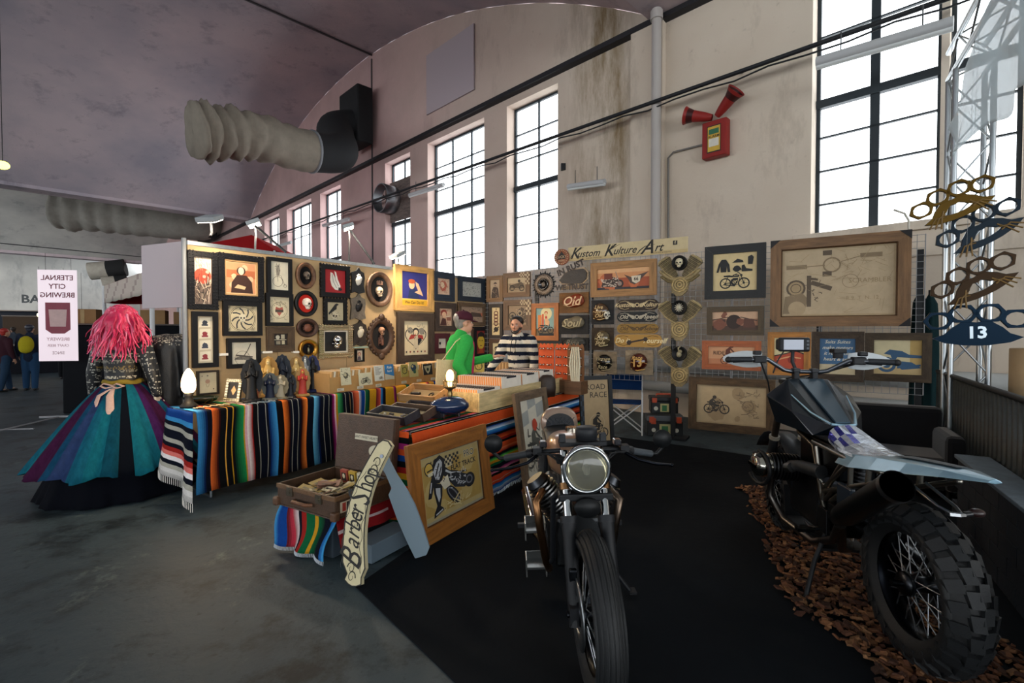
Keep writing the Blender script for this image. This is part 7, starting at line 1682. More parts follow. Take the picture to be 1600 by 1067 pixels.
# customer in the green jacket
pc_ = at_depth(716, 560, 5.55); yaw = .42
def cust(t, V, k, hc):
    mb = MB('cloth', 'b02c5c'); q = MB(); limb(q, [V(.085, -.02, .96), V(.09, -.0, 1.2), V(.085, 0, 1.38)], [.085, .09, .085]); organic(q, 'shirt', t, 'b4305c', 'cloth', .014)
    mb = MB('cloth', 'cdbb94'); mb.M = T(-.2 * k, -.19 * k, 1.02 * k) @ RZ(.3) @ RY(.06); mb.box(-.13, .13, -.012, .012, -.24, .2); mb.M = Matrix(); bag = mb.build('tote_bag', t, bevel=.006, solid=0)
    mb = MB('cloth', 'cdbb94'); mb.tube([V(-.27, -.19, 1.2), V(-.12, -.2, 1.42), V(0, -.2, 1.5), V(.03, -.23, 1.35)], .012, n=6, flat=.4); mb.build('bag_strap', bag)
    mb = MB('satin', '202020'); 
    for s in (-1, 1): mb.tube([hc + Vector((.088, s * .012 + .022 * s * (1 + math.cos(a)) * .5, .012 + .016 * math.sin(a))) for a in [i * PI / 5 for i in range(10)]], .0018, closed=True, n=4)
    mb.tube([hc + Vector((.088, -.034, .014)), hc + Vector((0, -.082, .01))], .002, n=4); mb.build('glasses', t)
cp_ = person(T(pc_.x, pc_.y, 0) @ RZ(yaw), 'man in a bright green jacket and maroon cap gesturing with one hand', 1.74, '34a24a', '6a5848', 'c8987c', '8a8580', arms=[([-.1, -.27, 1.16], [.06, -.26, .94]), ([.14, .2, 1.15], [.44, .1, 1.22])], lean=.06, look=(1, -.05, -.08), voxel=.014, cap='4a2430', extras=cust, shoes='2a2420')
# seller in the striped hoodie
def stripe(p):
    z = p.z; return '1a2030' if int((z - .02 * abs(p.y)) / .052) % 2 else 'c9c2b4'
ps = at_depth(812, 560, 6.6)
def sell(t, V, k, hc):
    mb = MB('cloth', '1a2030'); mb.M = Matrix.Translation(V(-.06, 0, 1.47)); mb.tube([(.12 * math.cos(a) * .9 - .0, .12 * math.sin(a), -.03 * math.cos(a)) for a in [i * PI / 8 for i in range(16)]], .026, closed=True, n=8); mb.build('hood', t)
    for s in (-1, 1): mb = MB('cloth', '14161c'); mb.tube([V(.12, s * .03, 1.44), V(.172, s * .035, 1.34), V(.175, s * .04, 1.24)], .004, n=5); mb.build('drawstring', t)
person(T(ps.x, ps.y, 0) @ RZ(-2.05), 'bearded man in a black and cream striped hooded sweater behind the cards', 1.72, '1a2030', '1c1e24', 'b98468', '1c1512', arms=[([.12, -.27, 1.17], [.34, -.30, 1.0]), ([.04, .26, 1.16], [.12, .24, .94])], lean=.10, look=(1, .15, -.06), voxel=.013, stripes=stripe, beard='241a15', extras=sell)
# people at the far left
def pack(c):
    def f(t, V, k, hc):
        q = MB(); q.ell(V(-.2, 0, 1.22), .1, .16, .23); q.ell(V(-.26, 0, 1.12), .06, .13, .12); organic(q, 'backpack', t, c, 'cloth', .02)
    return f
def at_feet(px, py): p = on_floor(px, py); return p
p = at_feet(48, 610); person(T(p.x, p.y, 0) @ RZ(2.0), 'person seen from behind with a yellow backpack and blue jeans', 1.70, '20283a', '24405e', 'b08468', '2a2c38', voxel=.02, extras=pack('a89c22'), stride=.05)
p = at_feet(8, 612); person(T(p.x, p.y, 0) @ RZ(1.3), 'person in a dark jacket and red scarf cut by the left edge', 1.60, '3a2028', '24384e', 'b08468', 'a02820', voxel=.022, stride=.16)
FP = [(103, 592, 1.72, '1c1e26', '16181c', '3a2a20', 2.4, 'person with bushy hair in dark clothes beside the yellow backpack'), (140, 585, 1.68, '24262c', '1c1e24', '241c18', 1.0, 'dark-clothed person standing between banner and mannequin'), (228, 590, 1.66, '2a3444', '1c2026', '1a1614', 1.6, 'dark-clothed person standing under the red tent'), (22, 575, 1.70, '3a4450', '22303e', '241c18', 2.8, 'person in a grey-blue jacket farther back at the left edge'), (262, 582, 1.6, '16181c', '16181c', '1a1614', .4, 'crouching-height dark figure under the red tent near the stall')]
for px, py, h, j, pa, ha, rz, lab in FP:
    p = at_feet(px, py); person(T(p.x, p.y, 0) @ RZ(rz), lab.replace('crouching-height dark', 'short black-clothed'), h, j, pa, 'a87c64', ha, voxel=.026)
# mannequin with pink wig, studded jacket and tulle skirt
mp = Vector((-3.78, 4.72, 0))
t = thing('mannequin', 'mannequin seen from behind in pink wig, studded black jacket and teal and purple tulle skirt', 'mannequin', T(*mp) @ RZ(.0))
b = MB(); limb(b, [(0, 0, 1.0), (0, 0, 1.1), (0, 0, 1.3)], [.11, .105, .13]); limb(b, [(-.13, 0, 1.37), (.13, 0, 1.37)], [.06] * 2); limb(b, [(0, 0, 1.38), (0, 0, 1.52)], [.05, .045]); head_mesh(b, (0, .02, 1.62), (.2, 1, 0), .95)
for s in (-1, 1): limb(b, [(s * .18, 0, 1.38), (s * .27, .0, 1.12), (s * .30, .02, .92)], [.048, .038, .027]); hand(b, (s * .30, .02, .91), (s * .1, .05, -1), (s, 0, 0), s, .2)
limb(b, [(0, 0, 1.0), (0, 0, .1)], [.05, .03]); organic(b, 'body', t, 'c8b8a8', 'skin', .013)
mb = MB('satin', '1c1c1e'); mb.lathe([(0, .002), (.2, .002), (.2, .02), (.02, .03), (.02, .12), (0, .12)], 24); mb.build('stand', t)
R = random.Random(2)
def jc(p):
    # studs and patches printed on the leather
    h = (math.sin(p.x * 913 + p.z * 571) * 43758.5) % 1
    if abs(p.x) > .22: return 'a8a498' if (int(p.z * 70) % 4 == 0 or (p.x * 40 + p.z * 9) % 2.2 < .5) and h > .62 else '0c0e12'
    if p.y < 0 and .98 < p.z < 1.36:
        r = int((p.z - .98) / .03)
        if r in (1, 5, 8): return '7c786a' if h > .45 else '0e1014'
        if r in (3, 10): return 'b8b09c' if h > .5 else '2a2620'
        if r == 6: return '7a6430' if h > .6 else '101216'
    return '101216'
j = MB(); limb(j, [(0, 0, 1.02), (0, 0, 1.15), (0, 0, 1.32)], [.14, .145, .16]); limb(j, [(-.17, 0, 1.36), (.17, 0, 1.36)], [.085] * 2); limb(j, [(0, 0, 1.40), (0, 0, 1.46)], [.085, .075])
for s in (-1, 1): limb(j, [(s * .20, 0, 1.37), (s * .285, 0, 1.12), (s * .31, .02, .92)], [.08, .062, .045])
organic(j, 'jacket', t, jc, 'leather', .012)
ws = MB('cloth', '8a742c'); ws.tube([(.135 * math.cos(a) * 1.05, .135 * math.sin(a), 1.035 + .008 * math.sin(a * 5)) for a in [i * PI / 12 for i in range(24)]], .026, closed=True, n=8); ws.build('belt', t)
# tulle skirt in coloured sectors
TQ = ['3c1836', '401a3a', '0c1018', '14606e', '145a6c', '14606e', '3c1836', '3c1836', '14405c', '2a3a60', '16586c', '14606e', '0f4454', '0c1018', '14606e', '145a6c', '3a1a48', '3c1836']
def skirt(name, r0, r1, z0, z1, cf, m='tulle', amp=.05, n=144, seed=1, lob=18):
    mb = MB(m); vs = []; K = 12
    for i in range(K + 1):
        f = i / K; z = z0 + (z1 - z0) * f
        for jx in range(n):
            a = 2 * PI * jx / n; r = r0 + (r1 - r0) * (f ** .82); r *= 1 + amp * f * math.sin(a * lob + seed) + amp * .5 * f * math.sin(a * lob * 2.7 + seed * 2) + .02 * f * math.sin(a * 3)
            vs.append((r * math.cos(a), r * math.sin(a), z + (.02 * math.sin(a * 11 + seed) if i == K and z1 > .1 else 0)))
    mb.v = [Vector(v) for v in vs]
    for i in range(K):
        for jx in range(n): mb.f.append([i * n + jx, (i + 1) * n + jx, (i + 1) * n + (jx + 1) % n, i * n + (jx + 1) % n]); mb.fc.append(C(cf(jx / n))); mb.fm.append(m); mb.fs.append(True)
    return mb.build(name, t, solid=.003)
def tul(f):
    # back of the mannequin (towards the camera) is f = .75
    return TQ[int(((f + .02) % 1) * 36) % 18] if .44 < f < 1.0 else ('3c1836' if int(f * 24) % 3 else '14506a')
skirt('underskirt', .3, .64, .66, .012, lambda f: '0b0d14', amp=.03, seed=3, lob=11)
skirt('tulle_skirt', .13, .70, 1.04, .27, tul, amp=.05, seed=1)
skirt('tulle_overlay', .13, .80, 1.03, .36, lambda f: '3c1838', m='gauze', amp=.05, seed=5, lob=13) if False else None
mb = MB('cloth', 'c8a89a')
for s, L in ((-.35, .2), (.5, .19)): mb.tube([(.04, -.16, 1.0), (.04 + s * .12, -.28, .93), (.04 + s * .2, -.33, .93 - L + .03)], [.012, .028, .034], n=8, flat=.25)
for s in (-1, 1): mb.tube([(.04, -.165, 1.01), (.04 + s * .06, -.2, 1.035), (.04 + s * .11, -.18, 1.01), (.04 + s * .05, -.19, .99), (.04, -.17, 1.005)], .014, n=8, flat=.5)
mb.build('waist_ribbon', t)
# wig: a full cap with many curling locks
q = MB(); q.ell((0, 0, 1.66), .135, .14, .125); q.ell((0, -.07, 1.56), .15, .10, .14); q.ell((0, -.08, 1.42), .15, .08, .16); organic(q, 'wig_base', t, 'c82450', 'hair', .014)
mb = MB('hair'); R = random.Random(8); hc_ = ['dc2c5c', 'e8406c', 'c8244e', 'f0648a', 'b82048', 'e07a98']
for i in range(210):
    a = R.uniform(PI * .95, PI * 2.05) if i % 3 else R.uniform(0, 2 * PI); th = R.uniform(.1, 1.2); top = Vector((.125 * math.sin(th) * math.cos(a), .13 * math.sin(th) * math.sin(a), 1.66 + .12 * math.cos(th)))
    L = R.uniform(.25, .50); ph = R.uniform(0, 6); am = R.uniform(.014, .03); fq = R.uniform(9, 14); spread = R.uniform(.5, 1.25); pts = []
    for k in range(12):
        f = k / 11; rr = .13 + .125 * math.sin(min(1, f * 1.5) * PI / 2) * spread
        pts.append((top.x * (1 - f) + rr * math.cos(a) * f + am * math.sin(fq * f + ph) * f * f, top.y * (1 - f) + rr * .85 * math.sin(a) * f + am * math.cos(fq * f + ph) * f * f * .7, top.z - L * f ** 1.1 + .02 * math.sin(f * 3)))
    mb.tube(pts, [.016 * (1 - .75 * (k / 11) ** 2) for k in range(12)], hc_[i % 6], n=5, flat=.6)
o = mb.build('wig_locks', t)
# black studded garment on a stand beside the stall
gp_ = Vector((-3.56, 5.02, 0)); t = thing('garment_stand', 'black studded jacket on a stand at the left end of the picture wall', 'garment stand', gp_)
q = MB(); limb(q, [(0, 0, .75), (0, 0, 1.1), (0, 0, 1.35)], [.13, .14, .15]); limb(q, [(-.15, 0, 1.4), (.13, 0, 1.42)], [.08] * 2); limb(q, [(-.18, 0, 1.4), (-.23, -.02, 1.1), (-.23, -.04, .8)], [.075, .06, .055]); limb(q, [(.16, 0, 1.4), (.2, 0, 1.1), (.2, 0, .85)], [.07, .06, .05])
organic(q, 'jacket', t, lambda p: '8a867c' if (p.z > 1.38 or p.x < -.24) and (math.sin(p.x * 913 + p.z * 571 + p.y * 331) * 43758.5) % 1 > .72 else '0e1014', 'leather', .014)
mb = MB('satin', '1c1c1e'); mb.cyl((0, 0, .02), (0, 0, .8), .02); mb.lathe([(0, 0), (.18, 0), (.18, .02), (0, .03)], 20); mb.build('stand', t)
# ================================================================ motorcycles. local axes: +X forward, +Y left, Z up
def spin(M0, prof, mb, n=64, **k): mb.lathe(prof, n, ax='y', **k)
def tyre_prof(R, w, rim, grooves):
    P = [(rim - .012, -w * .30), (rim + .01, -w * .40), (rim + (R - rim) * .45, -w * .5), (R - .035, -w * .46)]
    zs = [-w * .42 + w * .84 * i / 40 for i in range(41)]
    for z in zs:
        r = R - .06 * (abs(z) / (w * .5)) ** 2.2
        if any(abs(z - g * w) < w * .012 for g in grooves): r -= .007
        P.append((r, z))
    return P + [(R - .035, w * .46), (rim + (R - rim) * .45, w * .5), (rim + .01, w * .40), (rim - .012, w * .30)]
def wheel(t, x, R, w, rim, kind, steer=0.0, discs=(1, -1), hubc='2a2c30', spokec='b8bcc0', rimc='16181b'):
    MM = T(x, 0, R) @ RZ(steer)
    mb = MB('rubber', '202326'); mb.M = MM
    if kind == 'rib':
        mb.lathe(tyre_prof(R, w, rim, (-.3, -.15, 0, .15, .3)), 96, ax='y', c='101316')
        for g in (-.22, -.075, .075, .22):       # saw-tooth sipes beside the ribs
            for i in range(90):
                a = 2 * PI * i / 90; r = R - .06 * (abs(g) / .5) ** 2.2 + .0006; b = a + .035
                mb.add([(r * math.cos(a), (g - .014) * w, r * math.sin(a)), (r * math.cos(b), (g + .016) * w, r * math.sin(b)), (r * math.cos(b + .012), (g + .016) * w, r * math.sin(b + .012)), (r * math.cos(a + .012), (g - .014) * w, r * math.sin(a + .012))], [(0, 1, 2, 3)], '060708')
    else:
        mb.lathe(tyre_prof(R - .022, w, rim, ()), 72, ax='y', c='0c0e10')
        n = 26
        for i in range(n):
            for k, (y0, y1, dr, ph, l) in enumerate(((-.50, -.26, .034, .5, .62), (-.24, -.01, .002, 0, .72), (.01, .24, .002, .35, .72), (.26, .50, .034, .85, .62))):
                a0 = 2 * PI * (i + ph) / n; a1 = a0 + 2 * PI * l / n; vs = []
                for a in (a0, a1):
                    sk = .018 * (1 if k < 2 else -1) * (0 if a == a0 else 1)
                    for y in (y0 * w, y1 * w):
                        e = (abs(y) / (w * .5)) ** 2.2 * .06
                        for r in (R - .045 - e, R - e * .9): vs.append((r * math.cos(a), y + sk * .5, r * math.sin(a)))
                mb.add(vs, [(1, 3, 7, 5), (0, 1, 5, 4), (2, 6, 7, 3), (0, 2, 3, 1), (4, 5, 7, 6)], '14171a')
    mb.build('tyre', t)
    mb = MB('metal', rimc); mb.M = MM; q = w * .30
    mb.lathe([(rim + .008, -q), (rim + .012, -q - .006), (rim - .004, -q - .004), (rim - .016, -q * .6), (rim - .024, 0), (rim - .016, q * .6), (rim - .004, q + .004), (rim + .012, q + .006), (rim + .008, q)], 64, ax='y'); ro = mb.build('rim', t)
    mb = MB('metal', spokec); mb.M = MM
    for i in range(36):
        a = 2 * PI * i / 36; s = 1 if i % 2 else -1; b = a + (.55 if (i // 2) % 2 else -.55)
        mb.tube([(.045 * math.cos(b), s * .045, .045 * math.sin(b)), ((rim - .02) * math.cos(a), s * .012, (rim - .02) * math.sin(a))], .0028, n=5)
    mb.build('spokes', ro)
    mb = MB('metal', hubc); mb.M = MM; mb.lathe([(0, -.075), (.05, -.075), (.055, -.05), (.035, -.04), (.035, .04), (.055, .05), (.05, .075), (0, .075)], 28, ax='y'); mb.tube([(0, -.12, 0), (0, .12, 0)], .014); mb.build('hub', ro)
    for s in discs: mb = MB('metal', '9a9ea2'); mb.M = MM; mb.lathe([(.075, s * .07), (.075, s * .075), (.14, s * .075), (.14, s * .07), (.075, s * .07)], 48, ax='y'); mb.build('brake_disc', ro)
def fins(mb, p0, p1, r, n, c='8a8c8c', flat=.004, sq=1.0):
    p0, p1 = Vector(p0), Vector(p1); d = (p1 - p0).normalized(); 
    for i in range(n):
        p = p0.lerp(p1, (i + .5) / n); mb.tube([p - d * flat, p + d * flat], r * (1 if i < n - 1 else .9), c, n=20)
    mb.tube([p0, p1], r * .72, '2a2a2c', n=20)
# ---------------------------------------------------------------- bike one, seen from the front
t = thing('cafe_racer', 'cafe racer motorcycle facing the viewer with round headlight and copper tank', 'motorcycle', T(.36, 2.78, .009) @ RZ(-PI / 2) @ RX(.03))
wheel(t, .76, .33, .122, .235, 'rib', .05)
wheel(t, -.72, .32, .14, .23, 'rib')
ax, rk = Vector((.76, 0, .33)), Vector((-.42, 0, .907))
for s in (-1, 1):
    o = Vector((0, s * .085, 0)); mb = MB('chrome', 'c8ccd0'); mb.tube([ax + o + rk * .33, ax + o + rk * .68], .0215, n=18); fk = mb.build('fork_tube', t)
    mb = MB('satin', '15171b'); mb.tube([ax + o - rk * .05, ax + o + rk * .1, ax + o + rk * .30, ax + o + rk * .36], [.028, .03, .031, .034], n=18); mb.tube([ax + o + rk * .355, ax + o + rk * .385], .038, '1c1e22', n=18); mb.cbox(ax.x, s * .085, ax.z, .07, .05, .08, '1a1c20'); mb.build('fork_slider', t)
    mb = MB('metal', '7a5a3c'); mb.tube([ax + o + rk * .50, ax + o + rk * .53], .033, n=16); mb.build('clamp_cap', t)
    q = MB('metal', '4a4c50'); q.cbox(.70, s * .085, .45, .07, .035, .1, '24262a'); q.build('brake_caliper', t, bevel=.008)
mb = MB('satin', '17191c'); 
for f in (.47, .64): c = ax + rk * f; mb.cbox(c.x - .01, 0, c.z, .07, .25, .035)
mb.tube([ax + rk * .45 - Vector((.05, 0, 0)), ax + rk * .68 - Vector((.05, 0, 0))], .028, n=14); mb.build('triple_clamps', t, bevel=.008)
hl = Vector((.60, 0, .895)); mb = MB('gloss', '111316'); mb.M = Matrix.Translation(hl)
mb.lathe([(0, -.12), (.05, -.115), (.085, -.085), (.103, -.03), (.106, .01), (.104, .015)], 40, ax='x'); h_ = mb.build('headlight', t)
mb = MB('chrome', 'c8ccd0'); mb.M = Matrix.Translation(hl); mb.lathe([(.103, .0), (.110, .005), (.111, .02), (.104, .03), (.094, .032), (.093, .026)], 48, ax='x'); mb.build('headlight_rim', h_)
mb = MB('chrome', 'd8d4c4'); mb.M = Matrix.Translation(hl); mb.lathe([(0, -.05), (.03, -.045), (.06, -.03), (.085, .0), (.094, .022)], 40, ax='x'); mb.use('bulb', 'a89878'); mb.use('satin', '8a8878'); mb.ell((-.02, 0, 0), .03, .016, .016); mb.tube([(.0, .0, -.02), (.01, 0, .02)], .012); mb.build('reflector', h_)
mb = MB('lens', 'e8e8dc'); mb.M = Matrix.Translation(hl); mb.lathe([(.094, .024), (.085, .036), (.06, .046), (.03, .051), (0, .052)], 40, ax='x')
mb.build('headlight_lens', h_)
mb = MB('satin', '0e1012'); mb.lathe([(0, -.015), (.045, -.012), (.058, .0), (.058, .02), (0, .02)], 28, ax='x', o=(.60, 0, .72), sx=1, sy=.75); mb.build('horn', t)
mb = MB('satin', '202226'); mb.lathe([(0, 0), (.05, 0), (.052, .05), (.045, .058), (0, .058)], 28, o=(.50, .02, 1.005)); mb.build('gauge', t)
mb = MB('satin', '1a1c20'); mb.cbox(.5, 0, .99, .09, .22, .02); [mb.cbox(.51, s * .095, 1.015, .03, .03, .04, '24262a') for s in (-1, 1)]; mb.build('gauge_bracket', t, bevel=.004)
for s in (-1, 1):
    a, b, c = Vector((.46, s * .10, .945)), Vector((.42, s * .21, .93)), Vector((.34, s * .37, .885))
    mb = MB('satin', '1c1e22'); mb.tube([a, b, c], .0115, n=12); bar = mb.build('handlebar', t)
    mb = MB('rubber', '26292d' if s < 0 else '3a4046'); mb.tube([b.lerp(c, .30), b.lerp(c, .98)], [.0175, .0165], n=16); mb.build('grip', bar)
    mb = MB('satin', '14161a'); mb.tube([b.lerp(c, .1), b.lerp(c, .28)], .023, n=14); mb.cbox(b.x + .02, b.y, b.z + .012, .05, .04, .035); mb.build('switchgear', bar)
    mb = MB('metal', '1c1e24'); q = b + Vector((.035, 0, -.005)); mb.tube([q, q + Vector((.06, s * .05, -.02)), q + Vector((.05, s * .13, -.045)), q + Vector((.01, s * .22, -.065))], [.009, .008, .0075, .006], n=8); mb.ell(q + Vector((.01, s * .22, -.065)), .009); mb.build('lever', bar)
    e = c + Vector((.0, s * .025, .0)); mb = MB('satin', '101214'); mb.tube([c, e, e + Vector((-.01, s * .035, .03)), e + Vector((.0, s * .035, .06))], .009, n=10); mb.lathe([(0, -.014), (.035, -.012), (.046, .0), (.046, .008), (0, .009)], 28, ax='x', o=tuple(e + Vector((.0, s * .03, .075)))); mb.build('mirror', bar)
    mb = MB('satin', '0c0d10'); mb.tube([b + Vector((.0, 0, 0)), b + Vector((.08, -s * .05, .01)), Vector((.53, s * .06, .87)), Vector((.45, s * .05, .75))], .0055, n=6); mb.tube([b + Vector((.02, s * .03, 0)), Vector((.52, s * .13, .94)), Vector((.5, s * .05, .80)), Vector((.4, s * .06, .7))], .005, n=6); mb.build('cables', bar)
    mb = MB('gloss', '24262a'); mb.cbox(b.x - .0, b.y - s * .03, b.z + .04, .05, .035, .03, '201f24'); mb.build('reservoir', bar, bevel=.006)
# tank and seat
mb = MB('flake', '9a7458'); sec = [(.34, .06, .80, .90), (.30, .11, .76, .955), (.18, .145, .74, .97), (.02, .14, .74, .955), (-.10, .10, .75, .90), (-.16, .07, .76, .86)]
vs = []; n = 20
for x, hw_, z0, z1 in sec:
    for j in range(n): a = 2 * PI * j / n; vs.append((x, hw_ * math.copysign(abs(math.cos(a)) ** .7, math.cos(a)), (z0 + z1) / 2 + (z1 - z0) / 2 * math.copysign(abs(math.sin(a)) ** .7, math.sin(a))))
mb.add(vs, [(i * n + j, (i + 1) * n + j, (i + 1) * n + (j + 1) % n, i * n + (j + 1) % n) for i in range(len(sec) - 1) for j in range(n)] + [tuple(range(n)), tuple(range((len(sec) - 1) * n, len(sec) * n))[::-1]], sm=True)
tk = mb.build('fuel_tank', t); mb = MB('chrome', 'b8b4a8'); mb.cyl((.1, 0, .965), (.1, 0, .985), .035); mb.build('filler_cap', tk)
mb = MB('leather', '16171a'); vs = []; sec = [(-.16, .10, .80, .84), (-.3, .12, .80, .85), (-.55, .115, .81, .86), (-.66, .11, .82, .88)]
for x, hw_, z0, z1 in sec:
    for j in range(n): a = 2 * PI * j / n; vs.append((x, hw_ * math.cos(a), (z0 + z1) / 2 + (z1 - z0) / 2 * math.sin(a)))
mb.add(vs, [(i * n + j, (i + 1) * n + j, (i + 1) * n + (j + 1) % n, i * n + (j + 1) % n) for i in range(len(sec) - 1) for j in range(n)] + [tuple(range(n)), tuple(range((len(sec) - 1) * n, len(sec) * n))[::-1]], sm=True); mb.build('seat', t)
mb = MB('flake', 'a08878'); vs = []; sec = [(-.60, .125, .77, .96), (-.66, .13, .76, .98), (-.76, .12, .77, .95), (-.86, .095, .79, .91), (-.94, .05, .81, .87)]
for x, hw_, z0, z1 in sec:
    for j in range(n): a = 2 * PI * j / n; vs.append((x, hw_ * math.copysign(abs(math.cos(a)) ** .75, math.cos(a)), (z0 + z1) / 2 + (z1 - z0) / 2 * math.copysign(abs(math.sin(a)) ** .85, math.sin(a))))
mb.add(vs, [(i * n + j, (i + 1) * n + j, (i + 1) * n + (j + 1) % n, i * n + (j + 1) % n) for i in range(len(sec) - 1) for j in range(n)] + [tuple(range(n)), tuple(range((len(sec) - 1) * n, len(sec) * n))[::-1]], sm=True); cw = mb.build('seat_cowl', t)
mb = MB('leather', '121318'); mb.M = basis(Vector((0, 1, 0)), UP, Vector((1, 0, 0)), Vector((-.597, 0, .865)))
mb.prism([(.098 * math.cos(i * PI / 14), .078 * math.sin(i * PI / 14)) for i in range(15)] + [(-.098, -.05), (.098, -.05)], 0, .012)
for i in range(-4, 5):
    for s in (-1, 1): mb.tube([(i * .03 - .04 * s, -.045, .012), (i * .03 + .04 * s, .05, .012)], .0022, '2c3038', n=4) if abs(i) < 3 else None
mb.build('cowl_pad', cw)
# engine: transverse V-twin
mb = MB('metal', '4c4e50'); mb.cbox(.12, 0, .42, .34, .24, .26); mb.cbox(-.12, 0, .42, .24, .2, .2); mb.cyl((.30, 0, .46), (.24, 0, .46), .11, n=28); mb.build('crankcase', t, bevel=.02)
for s in (-1, 1):
    a, b = Vector((.13, s * .06, .50)), Vector((.13, s * .195, .69)); mb = MB('metal', '77777a'); fins(mb, a, b, .08, 11, '7c7c7a'); d = (b - a).normalized(); mb.tube([b, b + d * .035], [.066, .05], '44464a', n=20); cy = mb.build('cylinder', t)
    mb = MB('metal', '8a6444' if s < 0 else '6a5c50'); mb.tube([b - d * .03 + Vector((.07, 0, 0)), b + Vector((.16, s * .02, -.05)), Vector((.24, s * .20, .50)), Vector((.23, s * .17, .30)), Vector((.14, s * .15, .22)), Vector((-.1, s * .15, .20))], .021, n=14); mb.build('exhaust_header', cy)
    mb = MB('chrome', '9a9ca0'); mb.tube([(-.1, s * .15, .2), (-.25, s * .17, .22), (-.35, s * .2, .24), (-.85, s * .24, .32)], [.022, .03, .045, .04], n=18); mb.build('silencer', t)
    mb = MB('satin', '2a2c30'); mb.cbox(.0, s * .12, .64, .12, .07, .08); mb.cyl((-.06, s * .12, .64), (-.14, s * .11, .64), .035, c='8a8c90', m='metal'); mb.build('carburettor', t, bevel=.006)
    mb = MB('satin', '16181c'); mb.tube([ax + rk * .55 - Vector((.06, 0, 0)) + Vector((0, s * .03, 0)), (.3, s * .13, .66), (.33, s * .14, .36), (.1, s * .15, .22), (-.3, s * .14, .25), (-.4, s * .13, .42)], .015, n=10); mb.tube([(.42, s * .04, .86), (.1, s * .08, .74), (-.3, s * .11, .76), (-.7, s * .11, .80)], .014, n=10); mb.tube([(-.3, s * .12, .76), (-.4, s * .13, .42)], .014, n=10); mb.build('frame_rail', t)
    mb = MB('satin', '1c1e22'); mb.tube([(-.38, s * .12, .40), (-.72, s * .1, .32)], .022, n=12); mb.build('swingarm', t)
    mb = MB('metal', '5a5c60'); mb.tube([(-.6, s * .14, .36), (-.52, s * .14, .74)], .014, n=10); [mb.tube([(-.6 + .08 * i / 9 + .035 * math.cos(0), s * .14, .40 + .3 * i / 9), (-.6 + .08 * i / 9, s * .14, .41 + .3 * i / 9)], .026, 'b0b0b0', n=12) for i in range(9)]; mb.build('shock', t)
    mb = MB('satin', '14161a'); mb.tube([(-.15, s * .14, .34), (-.15, s * .30, .34)], .012, n=8); mb.cbox(-.15, s * .27, .345, .03, .09, .025); mb.build('foot_peg', t)
for z in (.38, .17):
    mb = MB('metal', 'b8bab8'); mb.M = T(-.02, -.215, z); mb.box(-.06, .06, -.06, .06, -.008, .008, '8a8c8c'); mb.box(-.06, .06, -.06, -.052, -.05, .05); mb.box(-.06, .06, .052, .06, -.05, .05); mb.box(-.06, -.052, -.06, .06, -.05, .05, '5a5c5c'); mb.build('side_box', t, bevel=.002)
mb = MB('satin', '14161a'); mb.tube([(.0, .15, .24), (.02, .32, .012)], .012, n=8); mb.cbox(.02, .33, .014, .06, .04, .012); mb.build('side_stand', t)
# ---------------------------------------------------------------- bike two, seen from behind on the right
M_ = T(1.955, 2.925, .009) @ RZ(math.radians(82))
t = thing('trail_motorcycle', 'black and blue-grey trail motorcycle with knobbly tyres and plastic-wrapped seat', 'motorcycle', M_)
wheel(t, -.75, .365, .185, .235, 'knob', discs=(-1,), hubc='3a3c40', rimc='14161a')
wheel(t, .80, .34, .12, .26, 'knob', -.15, hubc='3a3c40')
mb = MB('flake', '161d24'); mb.sm = False
def pt(x, y, z): return (x, y, z)
TV = []
for s in (1, -1): TV += [(.38, s * .125, 1.19), (-.09, s * .055, .955), (.36, s * .27, 1.08), (.12, s * .205, 1.01), (.36, s * .21, .90), (-.02, s * .14, .885), (.46, s * .07, 1.12), (.46, s * .08, .92), (.30, s * .05, 1.19), (-.04, s * .085, .965)]
fs = []
for k in (0, 10):
    L_ = [(0, 2, 3), (0, 3, 9), (3, 5, 9), (2, 4, 5, 3), (0, 6, 2), (6, 7, 4, 2), (9, 5, 1)]
    fs += [tuple(i + k for i in (f if k == 0 else f[::-1])) for f in L_]
mb.add(TV, fs, '161d24')
mb.add(TV, [(0, 9, 1, 11, 19, 10)[::-1]][:0] + [(0, 9, 1, 11, 19, 10), (0, 10, 16, 6), (6, 16, 17, 7), (7, 17, 14, 4), (4, 14, 15, 5), (5, 15, 11, 1)], '1c2832')
tk = mb.build('fuel_tank', t, bevel=.006)
mb = MB('flake', '304858'); mb.add([(.36, .06, 1.193), (.36, -.09, 1.193), (-.06, -.05, .978), (-.06, .03, .978), (.36, .06, 1.183), (.36, -.09, 1.183), (-.06, -.05, .964), (-.06, .03, .964)], [(0, 1, 2, 3), (0, 4, 5, 1), (1, 5, 6, 2), (2, 6, 7, 3), (3, 7, 4, 0)]); mb.build('tank_inlay', tk)
mb = MB('flake', '8fb4c8')
for s in (1, -1): mb.tube([(.22, s * .165, 1.10), (.04, s * .125, 1.015), (-.08, s * .068, .968)], [.004, .007, .010], n=5, flat=.5)
mb.tube([(-.085, .065, .966), (-.10, .0, .962), (-.085, -.065, .966)], .008, n=5); mb.build('tank_trim', tk)
